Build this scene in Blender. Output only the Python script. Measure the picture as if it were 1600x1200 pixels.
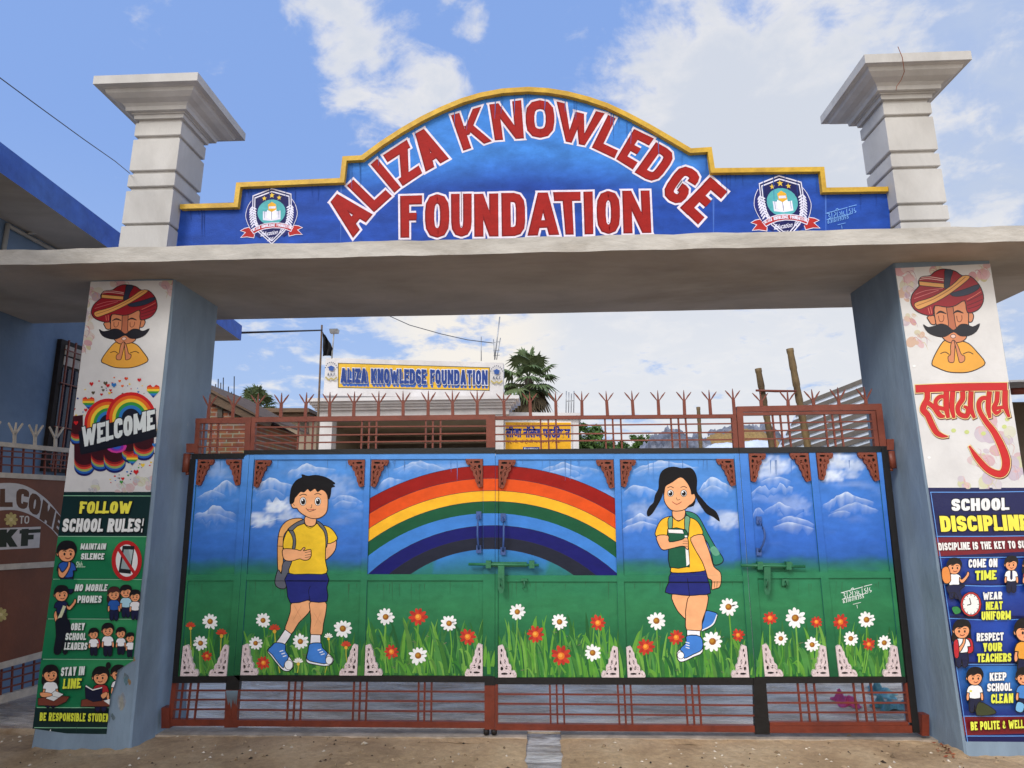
import bpy, bmesh, math, random
import numpy as np
from mathutils import Vector, Matrix
from mathutils.geometry import tessellate_polygon
random.seed(7)
SC = bpy.context.scene
for o in list(bpy.data.objects): bpy.data.objects.remove(o)
COL = SC.collection

# ------------------------------------------------------------------ camera
F = 1010.5; CAM = np.array([.3529, -5.1376, 1.6]); YAW, PIT, ROL = .041, .198, .0072
_fw = np.array([-math.sin(YAW)*math.cos(PIT), math.cos(YAW)*math.cos(PIT), math.sin(PIT)])
_rt = np.array([math.cos(YAW), math.sin(YAW), 0.]); _up = np.cross(_rt, _fw)
_R = _rt*math.cos(ROL)-_up*math.sin(ROL); _U = _rt*math.sin(ROL)+_up*math.cos(ROL)
cam = bpy.data.cameras.new('camera'); camo = bpy.data.objects.new('camera', cam); COL.objects.link(camo)
camo.matrix_world = Matrix(((_R[0], _U[0], -_fw[0], CAM[0]), (_R[1], _U[1], -_fw[1], CAM[1]), (_R[2], _U[2], -_fw[2], CAM[2]), (0, 0, 0, 1)))
cam.sensor_width = 36; cam.sensor_fit = 'HORIZONTAL'; cam.lens = 36*F/1600; cam.clip_start = .05; cam.clip_end = 3000
SC.camera = camo
def ray(u, v): return _fw+_R*((u-800)/F)+_U*((600-v)/F)
# measured photograph points -> points on a real vertical (Y) / side (X) / level (Z) plane of the place
def atY(u, v, Y):
    d = ray(u, v); p = CAM+d*((Y-CAM[1])/d[1]); return p
def atX(u, v, X):
    d = ray(u, v); return CAM+d*((X-CAM[0])/d[0])
def atZ(u, v, Z):
    d = ray(u, v); return CAM+d*((Z-CAM[2])/d[2])
def zY(u, v, Y): return float(atY(u, v, Y)[2])
def xY(u, v, Y): return float(atY(u, v, Y)[0])

# ------------------------------------------------------------------ light, sky, exposure
SUN_EL, SUN_AZ = math.radians(38), math.radians(212)      # azimuth clockwise from +Y: behind the camera, to the left
SC.view_settings.view_transform = 'Standard'; SC.view_settings.look = 'None'
SC.view_settings.exposure = 0.38; SC.view_settings.gamma = 1
sl = bpy.data.lights.new('sun', 'SUN'); sl.energy = 1.5; sl.angle = math.radians(20); sl.color = (1, .975, .935)
so = bpy.data.objects.new('sun', sl); COL.objects.link(so)
_sd = Vector((math.sin(SUN_AZ)*math.cos(SUN_EL), math.cos(SUN_AZ)*math.cos(SUN_EL), math.sin(SUN_EL)))
so.rotation_euler = _sd.to_track_quat('Z', 'Y').to_euler(); so.location = (-6, -20, 20)
W = bpy.data.worlds.new('World'); SC.world = W; W.use_nodes = True
nt = W.node_tree; nt.nodes.clear()
def N(t, **k):
    n = nt.nodes.new(t)
    for a, b in k.items(): setattr(n, a, b)
    return n
def L(a, b): nt.links.new(a, b)
def math_(op, a, b=None, c=None, clamp=False):
    n = N('ShaderNodeMath', operation=op); n.use_clamp = clamp
    for i, x in enumerate((a, b, c)):
        if x is None: continue
        if isinstance(x, (int, float)): n.inputs[i].default_value = x
        else: L(x, n.inputs[i])
    return n.outputs[0]
def smooth(x, a, b, lo=0., hi=1.):
    n = N('ShaderNodeMapRange'); n.interpolation_type = 'SMOOTHSTEP'
    L(x, n.inputs[0])
    for i, q in enumerate((a, b, lo, hi)): n.inputs[1+i].default_value = q
    return n.outputs[0]
def mixc(f, a, b):
    n = N('ShaderNodeMix', data_type='RGBA')
    if isinstance(f, float): n.inputs[0].default_value = f
    else: L(f, n.inputs[0])
    for i, x in ((6, a), (7, b)):
        if isinstance(x, tuple): n.inputs[i].default_value = (*x, 1)
        else: L(x, n.inputs[i])
    return n.outputs[2]
sky = N('ShaderNodeTexSky', sky_type='NISHITA'); sky.sun_disc = False
sky.sun_elevation = SUN_EL; sky.sun_rotation = SUN_AZ; sky.air_density = 1.2; sky.dust_density = 1.6; sky.ozone_density = 2.5
tc = N('ShaderNodeTexCoord'); sx = N('ShaderNodeSeparateXYZ'); L(tc.outputs['Generated'], sx.inputs[0])
zz = math_('ADD', math_('MAXIMUM', sx.outputs[2], 0.), .22)
cb = N('ShaderNodeCombineXYZ'); L(math_('DIVIDE', sx.outputs[0], zz), cb.inputs[0]); L(math_('DIVIDE', sx.outputs[1], zz), cb.inputs[1])
def noise(scale, detail, rough, dist, off=0.):
    m = N('ShaderNodeMapping'); m.inputs['Location'].default_value = (off, off*.7, off*.3); L(cb.outputs[0], m.inputs[0])
    n = N('ShaderNodeTexNoise'); L(m.outputs[0], n.inputs['Vector'])
    n.inputs['Scale'].default_value = scale; n.inputs['Detail'].default_value = detail; n.inputs['Roughness'].default_value = rough; n.inputs['Distortion'].default_value = dist
    return n.outputs['Fac']
n1 = noise(4.2, 10, .6, .5, 3.1); n2 = noise(11., 8, .62, .3, 9.7)
def blob(u, v, rad, gain):
    d = ray(u, v); d = d/np.linalg.norm(d)
    n = N('ShaderNodeVectorMath', operation='DOT_PRODUCT'); L(tc.outputs['Generated'], n.inputs[0]); n.inputs[1].default_value = tuple(d)
    return smooth(n.outputs['Value'], math.cos(math.radians(rad)), 1., 0., gain)
cov = None
for b in ((1150, 120, 13, .32), (1010, 110, 8, .30), (1270, 70, 8, .14), (1240, 250, 12, .5), (1100, 200, 9, .25), (600, 120, 6.5, .34), (500, 30, 5, .30), (680, 180, 5, .3), (540, 75, 4, .2),
          (480, 155, 2.2, .22), (200, 260, 20, -.22), (60, 60, 14, -.12), (470, 575, 7, .22), (770, 540, 14, .62), (1180, 560, 22, .75), (1560, 120, 9, .16), (140, 15, 5, .16), (725, 12, 3, .22)):
    q = blob(*b); cov = q if cov is None else math_('ADD', cov, q)
dens = math_('ADD', math_('ADD', math_('MULTIPLY', math_('SUBTRACT', n1, .5), 2.1), math_('MULTIPLY', math_('SUBTRACT', n2, .5), 1.3)), cov)
mask = smooth(dens, .12, .66)
shade = noise(5.5, 8, .62, .3, 21.)
K = 6.3
core = smooth(math_('ADD', math_('MULTIPLY', dens, .6), shade), .55, 1.1)
ccol = mixc(core, (K*1.04, K*1.03, K*1.04), (K*.82, K*.87, K*.97))
ccol = mixc(smooth(sx.outputs[2], .2, .42, .6, 0.), ccol, (K*1.06, K*1.07, K*1.09))
warm = blob(740, 520, 9, .9)
ccol = mixc(warm, ccol, (K*1.2, K*1.12, K*1.0))
veil = math_('MULTIPLY', blob(1580, 260, 22, 1.), smooth(shade, .2, .8, .6, 1.))
blue = mixc(.75, sky.outputs[0], (2.2, 3.6, 7.3))
low = smooth(sx.outputs[2], .05, .5, .6, 0.)
base = mixc(veil, mixc(low, blue, (4.0, 5.05, 6.7)), (4.2, 4.85, 6.1))
fin = mixc(math_('MULTIPLY', mask, .95), base, ccol)
# unseen bright bank added to the sky behind the camera as fill light
bank = smooth(math_('MULTIPLY', sx.outputs[1], -1.), .25, .85, 0., 1.)
fin = mixc(bank, fin, mixc(smooth(shade, .3, .7), (11.2, 11., 10.7), (15.5, 15.1, 14.6)))
bg = N('ShaderNodeBackground'); bg.inputs[1].default_value = .1; L(fin, bg.inputs[0])
wo = N('ShaderNodeOutputWorld'); L(bg.outputs[0], wo.inputs[0])
# ------------------------------------------------------------------ helpers
def lin(c): c = c/255.; return c/12.92 if c <= .04045 else ((c+.055)/1.055)**2.4
def C(r, g, b): return (lin(r), lin(g), lin(b))
class MB:
    """collects faces with a material slot and a paint colour; build() links them as ONE mesh object"""
    def __init__(s): s.v = []; s.f = []; s.m = []; s.c = []; s.s = []
    def add(s, vs, fs, m=0, col=(1, 1, 1), smooth=False):
        o = len(s.v); s.v += [tuple(map(float, p)) for p in vs]
        for f in fs:
            s.f.append([o+i for i in f]); s.m.append(m); s.s.append(smooth)
            s.c.append([col[i] for i in f] if isinstance(col, list) else [col]*len(f))
    def box(s, x0, x1, y0, y1, z0, z1, m=0, col=(1, 1, 1)):
        s.hexa([(x0, y0, z0), (x1, y0, z0), (x1, y1, z0), (x0, y1, z0), (x0, y0, z1), (x1, y0, z1), (x1, y1, z1), (x0, y1, z1)], m, col)
    def hexa(s, p, m=0, col=(1, 1, 1)):
        s.add(p, [(3, 2, 1, 0), (4, 5, 6, 7), (0, 1, 5, 4), (1, 2, 6, 5), (2, 3, 7, 6), (3, 0, 4, 7)], m, col)
    def prism(s, pts, Yf, Yb, m=0, col=(1, 1, 1), px=True, dx=0.):
        """outline in photo px measured on the plane Y=Yf (or world x,z) given a real thickness Yf..Yb"""
        P = [atY(u, v, Yf)[[0, 2]] for u, v in pts] if px else [np.array(p, float) for p in pts]
        n = len(P); a = sum(P[i][0]*P[(i+1) % n][1]-P[(i+1) % n][0]*P[i][1] for i in range(n))
        if a < 0: P = P[::-1]
        vs = [(p[0], Yf, p[1]) for p in P]+[(p[0]+dx, Yb, p[1]) for p in P]
        tri = tessellate_polygon([[Vector((p[0], p[1], 0)) for p in P]]) if n > 4 else ([(0, 1, 2, 3)] if n == 4 else [(0, 1, 2)])
        fs = []
        for t in tri:
            b = sum(P[t[i]][0]*P[t[(i+1) % len(t)]][1]-P[t[(i+1) % len(t)]][0]*P[t[i]][1] for i in range(len(t)))
            t = tuple(t) if b > 0 else tuple(t)[::-1]
            fs += [t, tuple(n+i for i in t)[::-1]]
        fs += [(i, n+i, n+(i+1) % n, (i+1) % n) for i in range(n)]
        s.add(vs, fs, m, col)
    def rect(s, u0, v0, u1, v1, Yf, Yb, m=0, col=(1, 1, 1)): s.prism([(u0, v1), (u1, v1), (u1, v0), (u0, v0)], Yf, Yb, m, col)
    def bar(s, a, b, w, h=None, m=0, col=(1, 1, 1), upv=(0, 0, 1)):
        a, b = Vector(a), Vector(b); d = (b-a).normalized(); h = h or w
        x = d.cross(Vector(upv)); x = x.normalized() if x.length > 1e-4 else Vector((1, 0, 0)); y = x.cross(d)
        c = [x*(sx*w/2)+y*(sy*h/2) for sx, sy in ((-1, -1), (1, -1), (1, 1), (-1, 1))]
        s.hexa([a+q for q in c]+[b+q for q in c], m, col)
    def tube(s, pts, r, n=8, m=0, col=(1, 1, 1), cap=True):
        pts = [Vector(p) for p in pts]; rs = r if isinstance(r, (list, tuple)) else [r]*len(pts); vs = []; fs = []
        for i, p in enumerate(pts):
            d = (pts[min(i+1, len(pts)-1)]-pts[max(i-1, 0)]).normalized()
            a = d.cross(Vector((0, 0, 1)) if abs(d.z) < .9 else Vector((0, 1, 0))).normalized(); b = d.cross(a)
            vs += [p+(a*math.cos(t)+b*math.sin(t))*rs[i] for t in [2*math.pi*k/n for k in range(n)]]
        for i in range(len(pts)-1):
            fs += [(i*n+k, i*n+(k+1) % n, (i+1)*n+(k+1) % n, (i+1)*n+k) for k in range(n)]
        if cap: fs += [tuple(range(n))[::-1], tuple((len(pts)-1)*n+k for k in range(n))]
        s.add(vs, fs, m, col, True)
    def build(s, name, mats, parent=None, label=None):
        if not s.v: return None
        V = np.array(s.v); off = Vector((0, 0, 0))
        if parent is None:
            off = Vector((float((V[:, 0].min()+V[:, 0].max())/2), float((V[:, 1].min()+V[:, 1].max())/2), float(V[:, 2].min())))
            V = V-np.array(off)
        else:
            V = V-np.array(ORG[parent.name])
        me = bpy.data.meshes.new(name); me.from_pydata([tuple(p) for p in V], [], s.f)
        mats = mats if isinstance(mats, (list, tuple)) else [mats]
        for m in mats: me.materials.append(m)
        me.polygons.foreach_set('material_index', s.m); me.polygons.foreach_set('use_smooth', s.s)
        at = me.color_attributes.new('Col', 'FLOAT_COLOR', 'CORNER')
        at.data.foreach_set('color', [x for f in s.c for c in f for x in (*c[:3], 1.)])
        me.update()
        o = bpy.data.objects.new(name, me); COL.objects.link(o)
        if parent is None: o.location = off; ORG[o.name] = tuple(off)
        else: o.parent = parent; ORG[o.name] = ORG[parent.name]
        if label: o['label'] = label
        return o
ORG = {}
def tag(o, label, cat, group=None, kind=None):
    if label: o['label'] = label
    if cat: o['category'] = cat
    if group: o['group'] = group
    if kind: o['kind'] = kind
    return o
def thing(name, label, cat, loc=(0, 0, 0), group=None):
    o = bpy.data.objects.new(name, None); COL.objects.link(o); o.location = loc; o.empty_display_size = .2
    ORG[o.name] = tuple(loc); return tag(o, label, cat, group)
def struct(mb, name, mats): return tag(mb.build(name, mats), None, None, kind='structure')
def smoothpts(P, closed=True, k=4):
    P = [np.array(p, float) for p in P]; n = len(P); out = []
    for i in range(n if closed else n-1):
        p0 = P[(i-1) % n] if closed or i > 0 else P[0]; p1 = P[i]; p2 = P[(i+1) % n]; p3 = P[(i+2) % n] if closed or i+2 < n else P[-1]
        for j in range(k):
            t = j/k; out.append(.5*(2*p1+(p2-p0)*t+(2*p0-5*p1+4*p2-p3)*t*t+(3*p1-p0-3*p2+p3)*t**3))
    if not closed: out.append(P[-1])
    return out
def ell(cx, cy, rx, ry=None, n=16, rot=0.):
    ry = ry or rx; c, s_ = math.cos(rot), math.sin(rot)
    return [(cx+rx*math.cos(t)*c-ry*math.sin(t)*s_, cy+rx*math.cos(t)*s_+ry*math.sin(t)*c) for t in [2*math.pi*i/n for i in range(n)]]
def offs(pts, w, closed=False, ext=0.):
    """both edges of a stroke of full width w (number or one per point)"""
    P = [np.array(p, float) for p in pts]; n = len(P); ws = w if isinstance(w, (list, tuple)) else [w]*n; A = []; B = []
    if not closed and ext:
        d = P[1]-P[0]; P[0] = P[0]-d/np.linalg.norm(d)*ext
        d = P[-1]-P[-2]; P[-1] = P[-1]+d/np.linalg.norm(d)*ext
    for i in range(n):
        a = P[i]-P[i-1] if (i > 0 or closed) else P[1]-P[0]
        b = P[(i+1) % n]-P[i] if (i < n-1 or closed) else P[-1]-P[-2]
        a = a/(np.linalg.norm(a)+1e-9); b = b/(np.linalg.norm(b)+1e-9)
        na = np.array((-a[1], a[0])); nb = np.array((-b[1], b[0])); m = na+nb; l = np.linalg.norm(m)
        m = na if l < 1e-3 else m/l; k = min(1/max(m@na, .35), 1.8)*ws[i]/2
        A.append(P[i]+m*k); B.append(P[i]-m*k)
    return A, B
# --- painted lettering: every capital as strokes in a unit box (x scaled by the letter's width)
_r = lambda pts: smoothpts(pts, False, 3)
def _rnd(pts, closed=False, r=.28):
    P = [np.array(p, float) for p in pts]; n = len(P); out = []
    for i in range(n):
        if not closed and i in (0, n-1): out.append(P[i]); continue
        a, p, b = P[i-1], P[i], P[(i+1) % n]
        ra = min(r, .49*np.linalg.norm(a-p))/np.linalg.norm(a-p); rb = min(r, .49*np.linalg.norm(b-p))/np.linalg.norm(b-p)
        q0 = p+(a-p)*ra; q2 = p+(b-p)*rb
        for t in (0, .33, .67, 1): out.append(q0*(1-t)**2+2*p*t*(1-t)+q2*t*t)
    return out
GL = {
 'A': (.70, [('D', 0, 0, .5, 1), ('D', 1, 0, .5, 1), ('B', (.2, .2), (.8, .2))]),
 'B': (.60, [('P', [(0, 0), (0, 1)]), ('R', [(0, 1), (.9, 1), (.9, .53), (0, .53)]), ('R', [(0, .53), (1, .53), (1, 0), (0, 0)])]),
 'C': (.58, [('R', [(1, .68), (1, 1), (0, 1), (0, 0), (1, 0), (1, .32)])]),
 'D': (.62, [('P', [(0, 0), (0, 1)]), ('R', [(0, 1), (1, 1), (1, 0), (0, 0)])]),
 'E': (.52, [('P', [(0, 0), (0, 1)]), ('P', [(0, 1), (1, 1)]), ('P', [(0, 0), (1, 0)]), ('B', (0, .5), (.9, .5))]),
 'F': (.50, [('P', [(0, 0), (0, 1)]), ('P', [(0, 1), (1, 1)]), ('B', (0, .5), (.9, .5))]),
 'G': (.60, [('R', [(1, .72), (1, 1), (0, 1), (0, 0), (1, 0), (1, .42), (.5, .42)])]),
 'H': (.62, [('P', [(0, 0), (0, 1)]), ('P', [(1, 0), (1, 1)]), ('B', (0, .5), (1, .5))]),
 'I': (.26, [('P', [(.5, 0), (.5, 1)])]),
 'J': (.46, [('R', [(1, 1.14), (1, 0), (0, 0), (0, .3)])]),
 'K': (.66, [('P', [(0, 0), (0, 1)]), ('D', .12, .36, 1, 1), ('E', .36, .62, 1, 0)]),
 'L': (.48, [('P', [(0, 0), (0, 1)]), ('P', [(0, 0), (1, 0)])]),
 'M': (.84, [('P', [(0, 0), (0, 1)]), ('P', [(1, 0), (1, 1)]), ('D', .5, .15, 0, 1), ('D', .5, .15, 1, 1)]),
 'N': (.66, [('P', [(0, 0), (0, 1)]), ('P', [(1, 0), (1, 1)]), ('D', 1, 0, 0, 1)]),
 'O': (.62, [('O', [(0, 0), (0, 1), (1, 1), (1, 0)])]),
 'P': (.58, [('P', [(0, 0), (0, 1)]), ('R', [(0, 1), (1, 1), (1, .42), (0, .42)])]),
 'R': (.62, [('P', [(0, 0), (0, 1)]), ('R', [(0, 1), (1, 1), (1, .48), (0, .48)]), ('D', 1, 0, .45, .52)]),
 'S': (.58, [('R', [(1, .72), (1, 1), (0, 1), (0, .53), (1, .47), (1, 0), (0, 0), (0, .28)])]),
 'T': (.58, [('P', [(.5, 0), (.5, 1)]), ('P', [(0, 1), (1, 1)])]),
 'U': (.62, [('R', [(0, 1.14), (0, 0), (1, 0), (1, 1.14)])]),
 'V': (.66, [('D', .5, 0, 0, 1), ('D', .5, 0, 1, 1)]),
 'W': (.98, [('D', .25, 0, 0, 1), ('D', .25, 0, .5, .85), ('D', .75, 0, .5, .85), ('D', .75, 0, 1, 1)]),
 'X': (.64, [('D', 0, 0, 1, 1), ('D', 1, 0, 0, 1)]),
 'Y': (.64, [('D', .5, .35, 0, 1), ('D', .5, .35, 1, 1), ('P', [(.5, 0), (.5, .45)])]),
 'Z': (.56, [('P', [(0, 1), (1, 1)]), ('P', [(0, 0), (1, 0)]), ('D', 0, .05, 1, .95)]),
 '!': (.26, [('P', [(.5, .62), (.5, 1)]), ('P', [(.5, -.04), (.5, -.03)])]),
 '.': (.24, [('P', [(.5, -.02), (.5, .06)])]), ' ': (.3, []),
 '&': (.62, [('R', [(1, 0), (.15, .75), (.4, 1), (.7, .75), (0, .3), (.3, 0), (1, .4)])]),
 '1': (.3, [('P', [(.6, 0), (.6, 1)])]), '3': (.5, [('R', [(0, 1), (1, 1), (1, .53), (.3, .53)]), ('R', [(.3, .53), (1, .53), (1, 0), (0, 0)])]),
 '6': (.5, [('R', [(1, 1), (0, 1), (0, 0), (1, 0), (1, .55), (0, .55)])]), '9': (.5, [('R', [(0, 0), (1, 0), (1, 1), (0, 1), (0, .45), (1, .45)])]),
 '5': (.5, [('R', [(1, 1), (0, 1), (0, .55), (1, .55), (1, 0), (0, 0)])]),
 '2': (.5, [('R', [(0, 1), (1, 1), (1, .6), (0, 0), (1, 0)])]), '0': (.5, [('O', [(0, 0), (0, 1), (1, 1), (1, 0)])]),
}
class Art:
    """paint lying on a real upright surface Y: flat pieces, each a hair in front of the one under it. Coordinates are read off
    enlargements of the photograph (origin x0,y0, scale) and put on the surface itself."""
    STEP = .9e-5
    def __init__(s, Y, d0=.0008, side=None):
        s.Y = Y; s.d = d0; s.pl = (lambda u, v, o: atY(u, v, Y-o)) if side is None else (lambda u, v, o: atX(u, v, side+o)); s.mb = MB(); s.clip = None; s.zoom()
    def zoom(s, x0=0., y0=0., k=1.): s.T = lambda x, y: (x0+x/k, y0+y/k); return s
    def quadmap(s, BL, BR, TR, TL):
        """unit square (y up) on four photo points"""
        BL, BR, TR, TL = map(lambda p: np.array(p, float), (BL, BR, TR, TL))
        s.T = lambda x, y: tuple(BL*(1-x)*(1-y)+BR*x*(1-y)+TR*x*y+TL*(1-x)*y); return s
    def _emit(s, tris, cols, lay=0):
        off = s.d+lay*s.STEP
        for t, c in zip(tris, cols):
            polys = [(t, c)]
            if s.clip is not None:
                polys = []
                for reg in s.clip:
                    q = cliptri(t, c, reg)
                    if q: polys.append(q)
            for P, cc in polys:
                W3 = [s.pl(u, v, off) for u, v in P]
                a = sum(P[i][0]*P[(i+1) % len(P)][1]-P[(i+1) % len(P)][0]*P[i][1] for i in range(len(P)))
                if abs(a) < 1e-7: continue
                a = -a
                if a < 0: W3 = W3[::-1]; cc = cc[::-1]
                s.mb.add(W3, [tuple(range(len(W3)))], 0, list(cc))
    def next(s, n=1): s.d += s.STEP*n
    def _cols(s, col, raw): return [col(x, y) for x, y in raw] if callable(col) else [col]*len(raw)
    def poly(s, pts, col, lay=None):
        P = [s.T(*p) for p in pts]; cs = s._cols(col, pts)
        idx = tessellate_polygon([[Vector((p[0], p[1], 0)) for p in P]])
        s._emit([[P[i] for i in t] for t in idx], [[cs[i] for i in t] for t in idx], lay or 0)
        if lay is None: s.next()
    def strip(s, A, B, ca, cb=None, closed=False, lay=None, fold=False):
        n = len(A); PA = [s.T(*p) for p in A]; PB = [s.T(*p) for p in B]; CA = s._cols(ca, A); CB = s._cols(ca if cb is None else cb, B)
        t = []; c = []
        for i in range(n if closed else n-1):
            j = (i+1) % n; t.append([PA[i], PA[j], PB[j], PB[i]]); c.append([CA[i], CA[j], CB[j], CB[i]])
        if fold:
            for q in range(4): s._emit(t[q::4], c[q::4], (lay or 0)*4+q)
        else: s._emit(t, c, lay or 0)
        if lay is None: s.next()
    def line(s, pts, w, col, closed=False, sm=True, ext=0., lay=None):
        if sm and len(pts) > 2:
            if isinstance(w, (list, tuple)):
                q = smoothpts([(*p, ww) for p, ww in zip(pts, w)], closed, 4); w = [max(a[2], .01) for a in q]; pts = [(a[0], a[1]) for a in q]
            else: pts = smoothpts(pts, closed, 4)
        A, B = offs(pts, w, closed, ext); s.strip(A, B, col, closed=closed, lay=lay)
    def shape(s, pts, fill, ink=None, lw=3., sm=True, k=3):
        P = smoothpts(pts, True, k) if sm else pts
        s.poly(P, fill)
        if ink is not None: s.line(P, lw, ink, closed=True, sm=False)
    def ell(s, cx, cy, rx, ry, col, ink=None, lw=3., rot=0., n=14):
        P = ell(cx, cy, rx, ry, n, rot); s.poly(P, col)
        if ink is not None: s.line(P, lw, ink, closed=True, sm=False)
    def glyph(s, ch, w, t, o, col, M):
        """one letter, box w x 1, stroke t, grown by o all round; M maps letter space to current coordinates"""
        gw, st = GL.get(ch, GL[' ']); T0 = s.T; s.T = lambda x, y: T0(*M(x, y))
        tx = min(t, w*.42) if len(st) > 1 or ch in 'COUSGJ' else min(t, w); ix = lambda x: tx/2+x*(w-tx); iy = lambda y: t/2+y*(1-t)
        # thickness differs across x and y when the letter is narrow: work in a stretched frame
        for k, e in enumerate(st):
            if e[0] in 'PR':
                pts = [(ix(x), iy(y)) for x, y in e[1]]
                if e[0] == 'R': pts = _rnd(pts, False, max(.24, tx/2+o+.012))
                A, B = offs(pts, tx+2*o, ext=(t/2 if e[0] == 'P' else 0)+o); s.strip(A, B, col, lay=k, fold=True)
            elif e[0] == 'O':
                pts = _rnd([(ix(x), iy(y)) for x, y in e[1]], True, max(.3, tx/2+o+.012)); A, B = offs(pts, tx+2*o, True); s.strip(A, B, col, closed=True, lay=k, fold=True)
            elif e[0] == 'B':
                A, B = offs([(ix(x), iy(y)) for x, y in (e[1], e[2])], t*.86+2*o); s.strip(A, B, col, lay=k*4)
            else:
                x0, y0, x1, y1 = e[1:]; h = tx*(.43 if ch in 'WM' else .5 if ch in 'NK' else .56)
                if y0 > y1: x0, y0, x1, y1 = x1, y1, x0, y0
                a, b = h+x0*(w-2*h), h+x1*(w-2*h); oo = o*1.15; sl_ = (b-a)/(y1-y0)
                s.poly([(a-h-oo-sl_*o, y0-o), (a+h+oo-sl_*o, y0-o), (b+h+oo+sl_*o, y1+o), (b-h-oo+sl_*o, y1+o)], col, lay=k*4)
        s.T = T0
    def text(s, txt, BL, BR, TL, fill, edge=None, o=.08, t=.25, sp=.09, slant=0., shadow=None, wmul=1.):
        """a line of capitals on the baseline BL..BR with cap height up to TL, in current coordinates"""
        BL, BR, TL = (np.array(p, float) for p in (BL, BR, TL)); ws = [GL.get(c, GL[' '])[0]*wmul for c in txt]
        tot = sum(ws)+sp*(len(txt)-1); ux = (BR-BL)/tot; uy = TL-BL
        # keep strokes even: letter space is 1 high and as wide as the line needs
        def run(col, oo, dx=0., dy=0.):
            x = 0.
            for c, w in zip(txt, ws):
                if oo > 0: s.next(16)
                M = lambda a, b, x=x: tuple(BL+ux*(x+a+slant*b+dx)+uy*(b+dy)); s.glyph(c, w, t, oo, col, M); x += w+sp
            s.next(17)
        if shadow is not None: run(shadow, o*.8, .06, -.07)
        if edge is not None: run(edge, o)
        run(fill, 0.)
    def ftext(s, txt, BL, BR, TL, col, bold=0.0, shear=0.):
        """handwriting and Devanagari: Blender's own font turned into flat paint"""
        cu = bpy.data.curves.new('lettering', 'FONT'); cu.body = txt; cu.size = 1; cu.offset = bold; cu.shear = shear; cu.resolution_u = 3; cu.fill_mode = 'FRONT'
        ob = bpy.data.objects.new('lettering', cu); COL.objects.link(ob)
        me = bpy.data.meshes.new_from_object(ob.evaluated_get(bpy.context.evaluated_depsgraph_get()))
        V = np.array([v.co[:2] for v in me.vertices]).reshape(-1, 2); fs = [list(p.vertices) for p in me.polygons]
        bpy.data.objects.remove(ob); bpy.data.curves.remove(cu); bpy.data.meshes.remove(me)
        if not len(V): return
        lo, hi = V.min(0), V.max(0); BL, BR, TL = (np.array(p, float) for p in (BL, BR, TL))
        q = [s.T(*(BL+(BR-BL)*((p[0]-lo[0])/(hi[0]-lo[0]))+(TL-BL)*((p[1]-lo[1])/(hi[1]-lo[1])))) for p in V]
        s._emit([[q[i] for i in f] for f in fs], [[col]*len(f) for f in fs]); s.next()
    def build(s, *a, **k): return s.mb.build(*a, **k)
def cliptri(t, c, reg):
    """convex clip of a coloured polygon by a convex region (points, any winding)"""
    n = len(reg); ar = sum(reg[i][0]*reg[(i+1) % n][1]-reg[(i+1) % n][0]*reg[i][1] for i in range(n)); sg = 1 if ar > 0 else -1
    P = [(p[0], p[1], *cc[:3]) for p, cc in zip(t, c)]
    for i in range(n):
        (x0, y0), (x1, y1) = reg[i], reg[(i+1) % n]; out = []
        D = [sg*((x1-x0)*(p[1]-y0)-(y1-y0)*(p[0]-x0)) for p in P]
        for j in range(len(P)):
            a, b, da, db = P[j], P[(j+1) % len(P)], D[j], D[(j+1) % len(P)]
            if da >= 0: out.append(a)
            if (da >= 0) != (db >= 0):
                q = da/(da-db); out.append(tuple(a[m]+(b[m]-a[m])*q for m in range(5)))
        P = out
        if len(P) < 3: return None
    return [(p[0], p[1]) for p in P], [tuple(p[2:]) for p in P]

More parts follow.
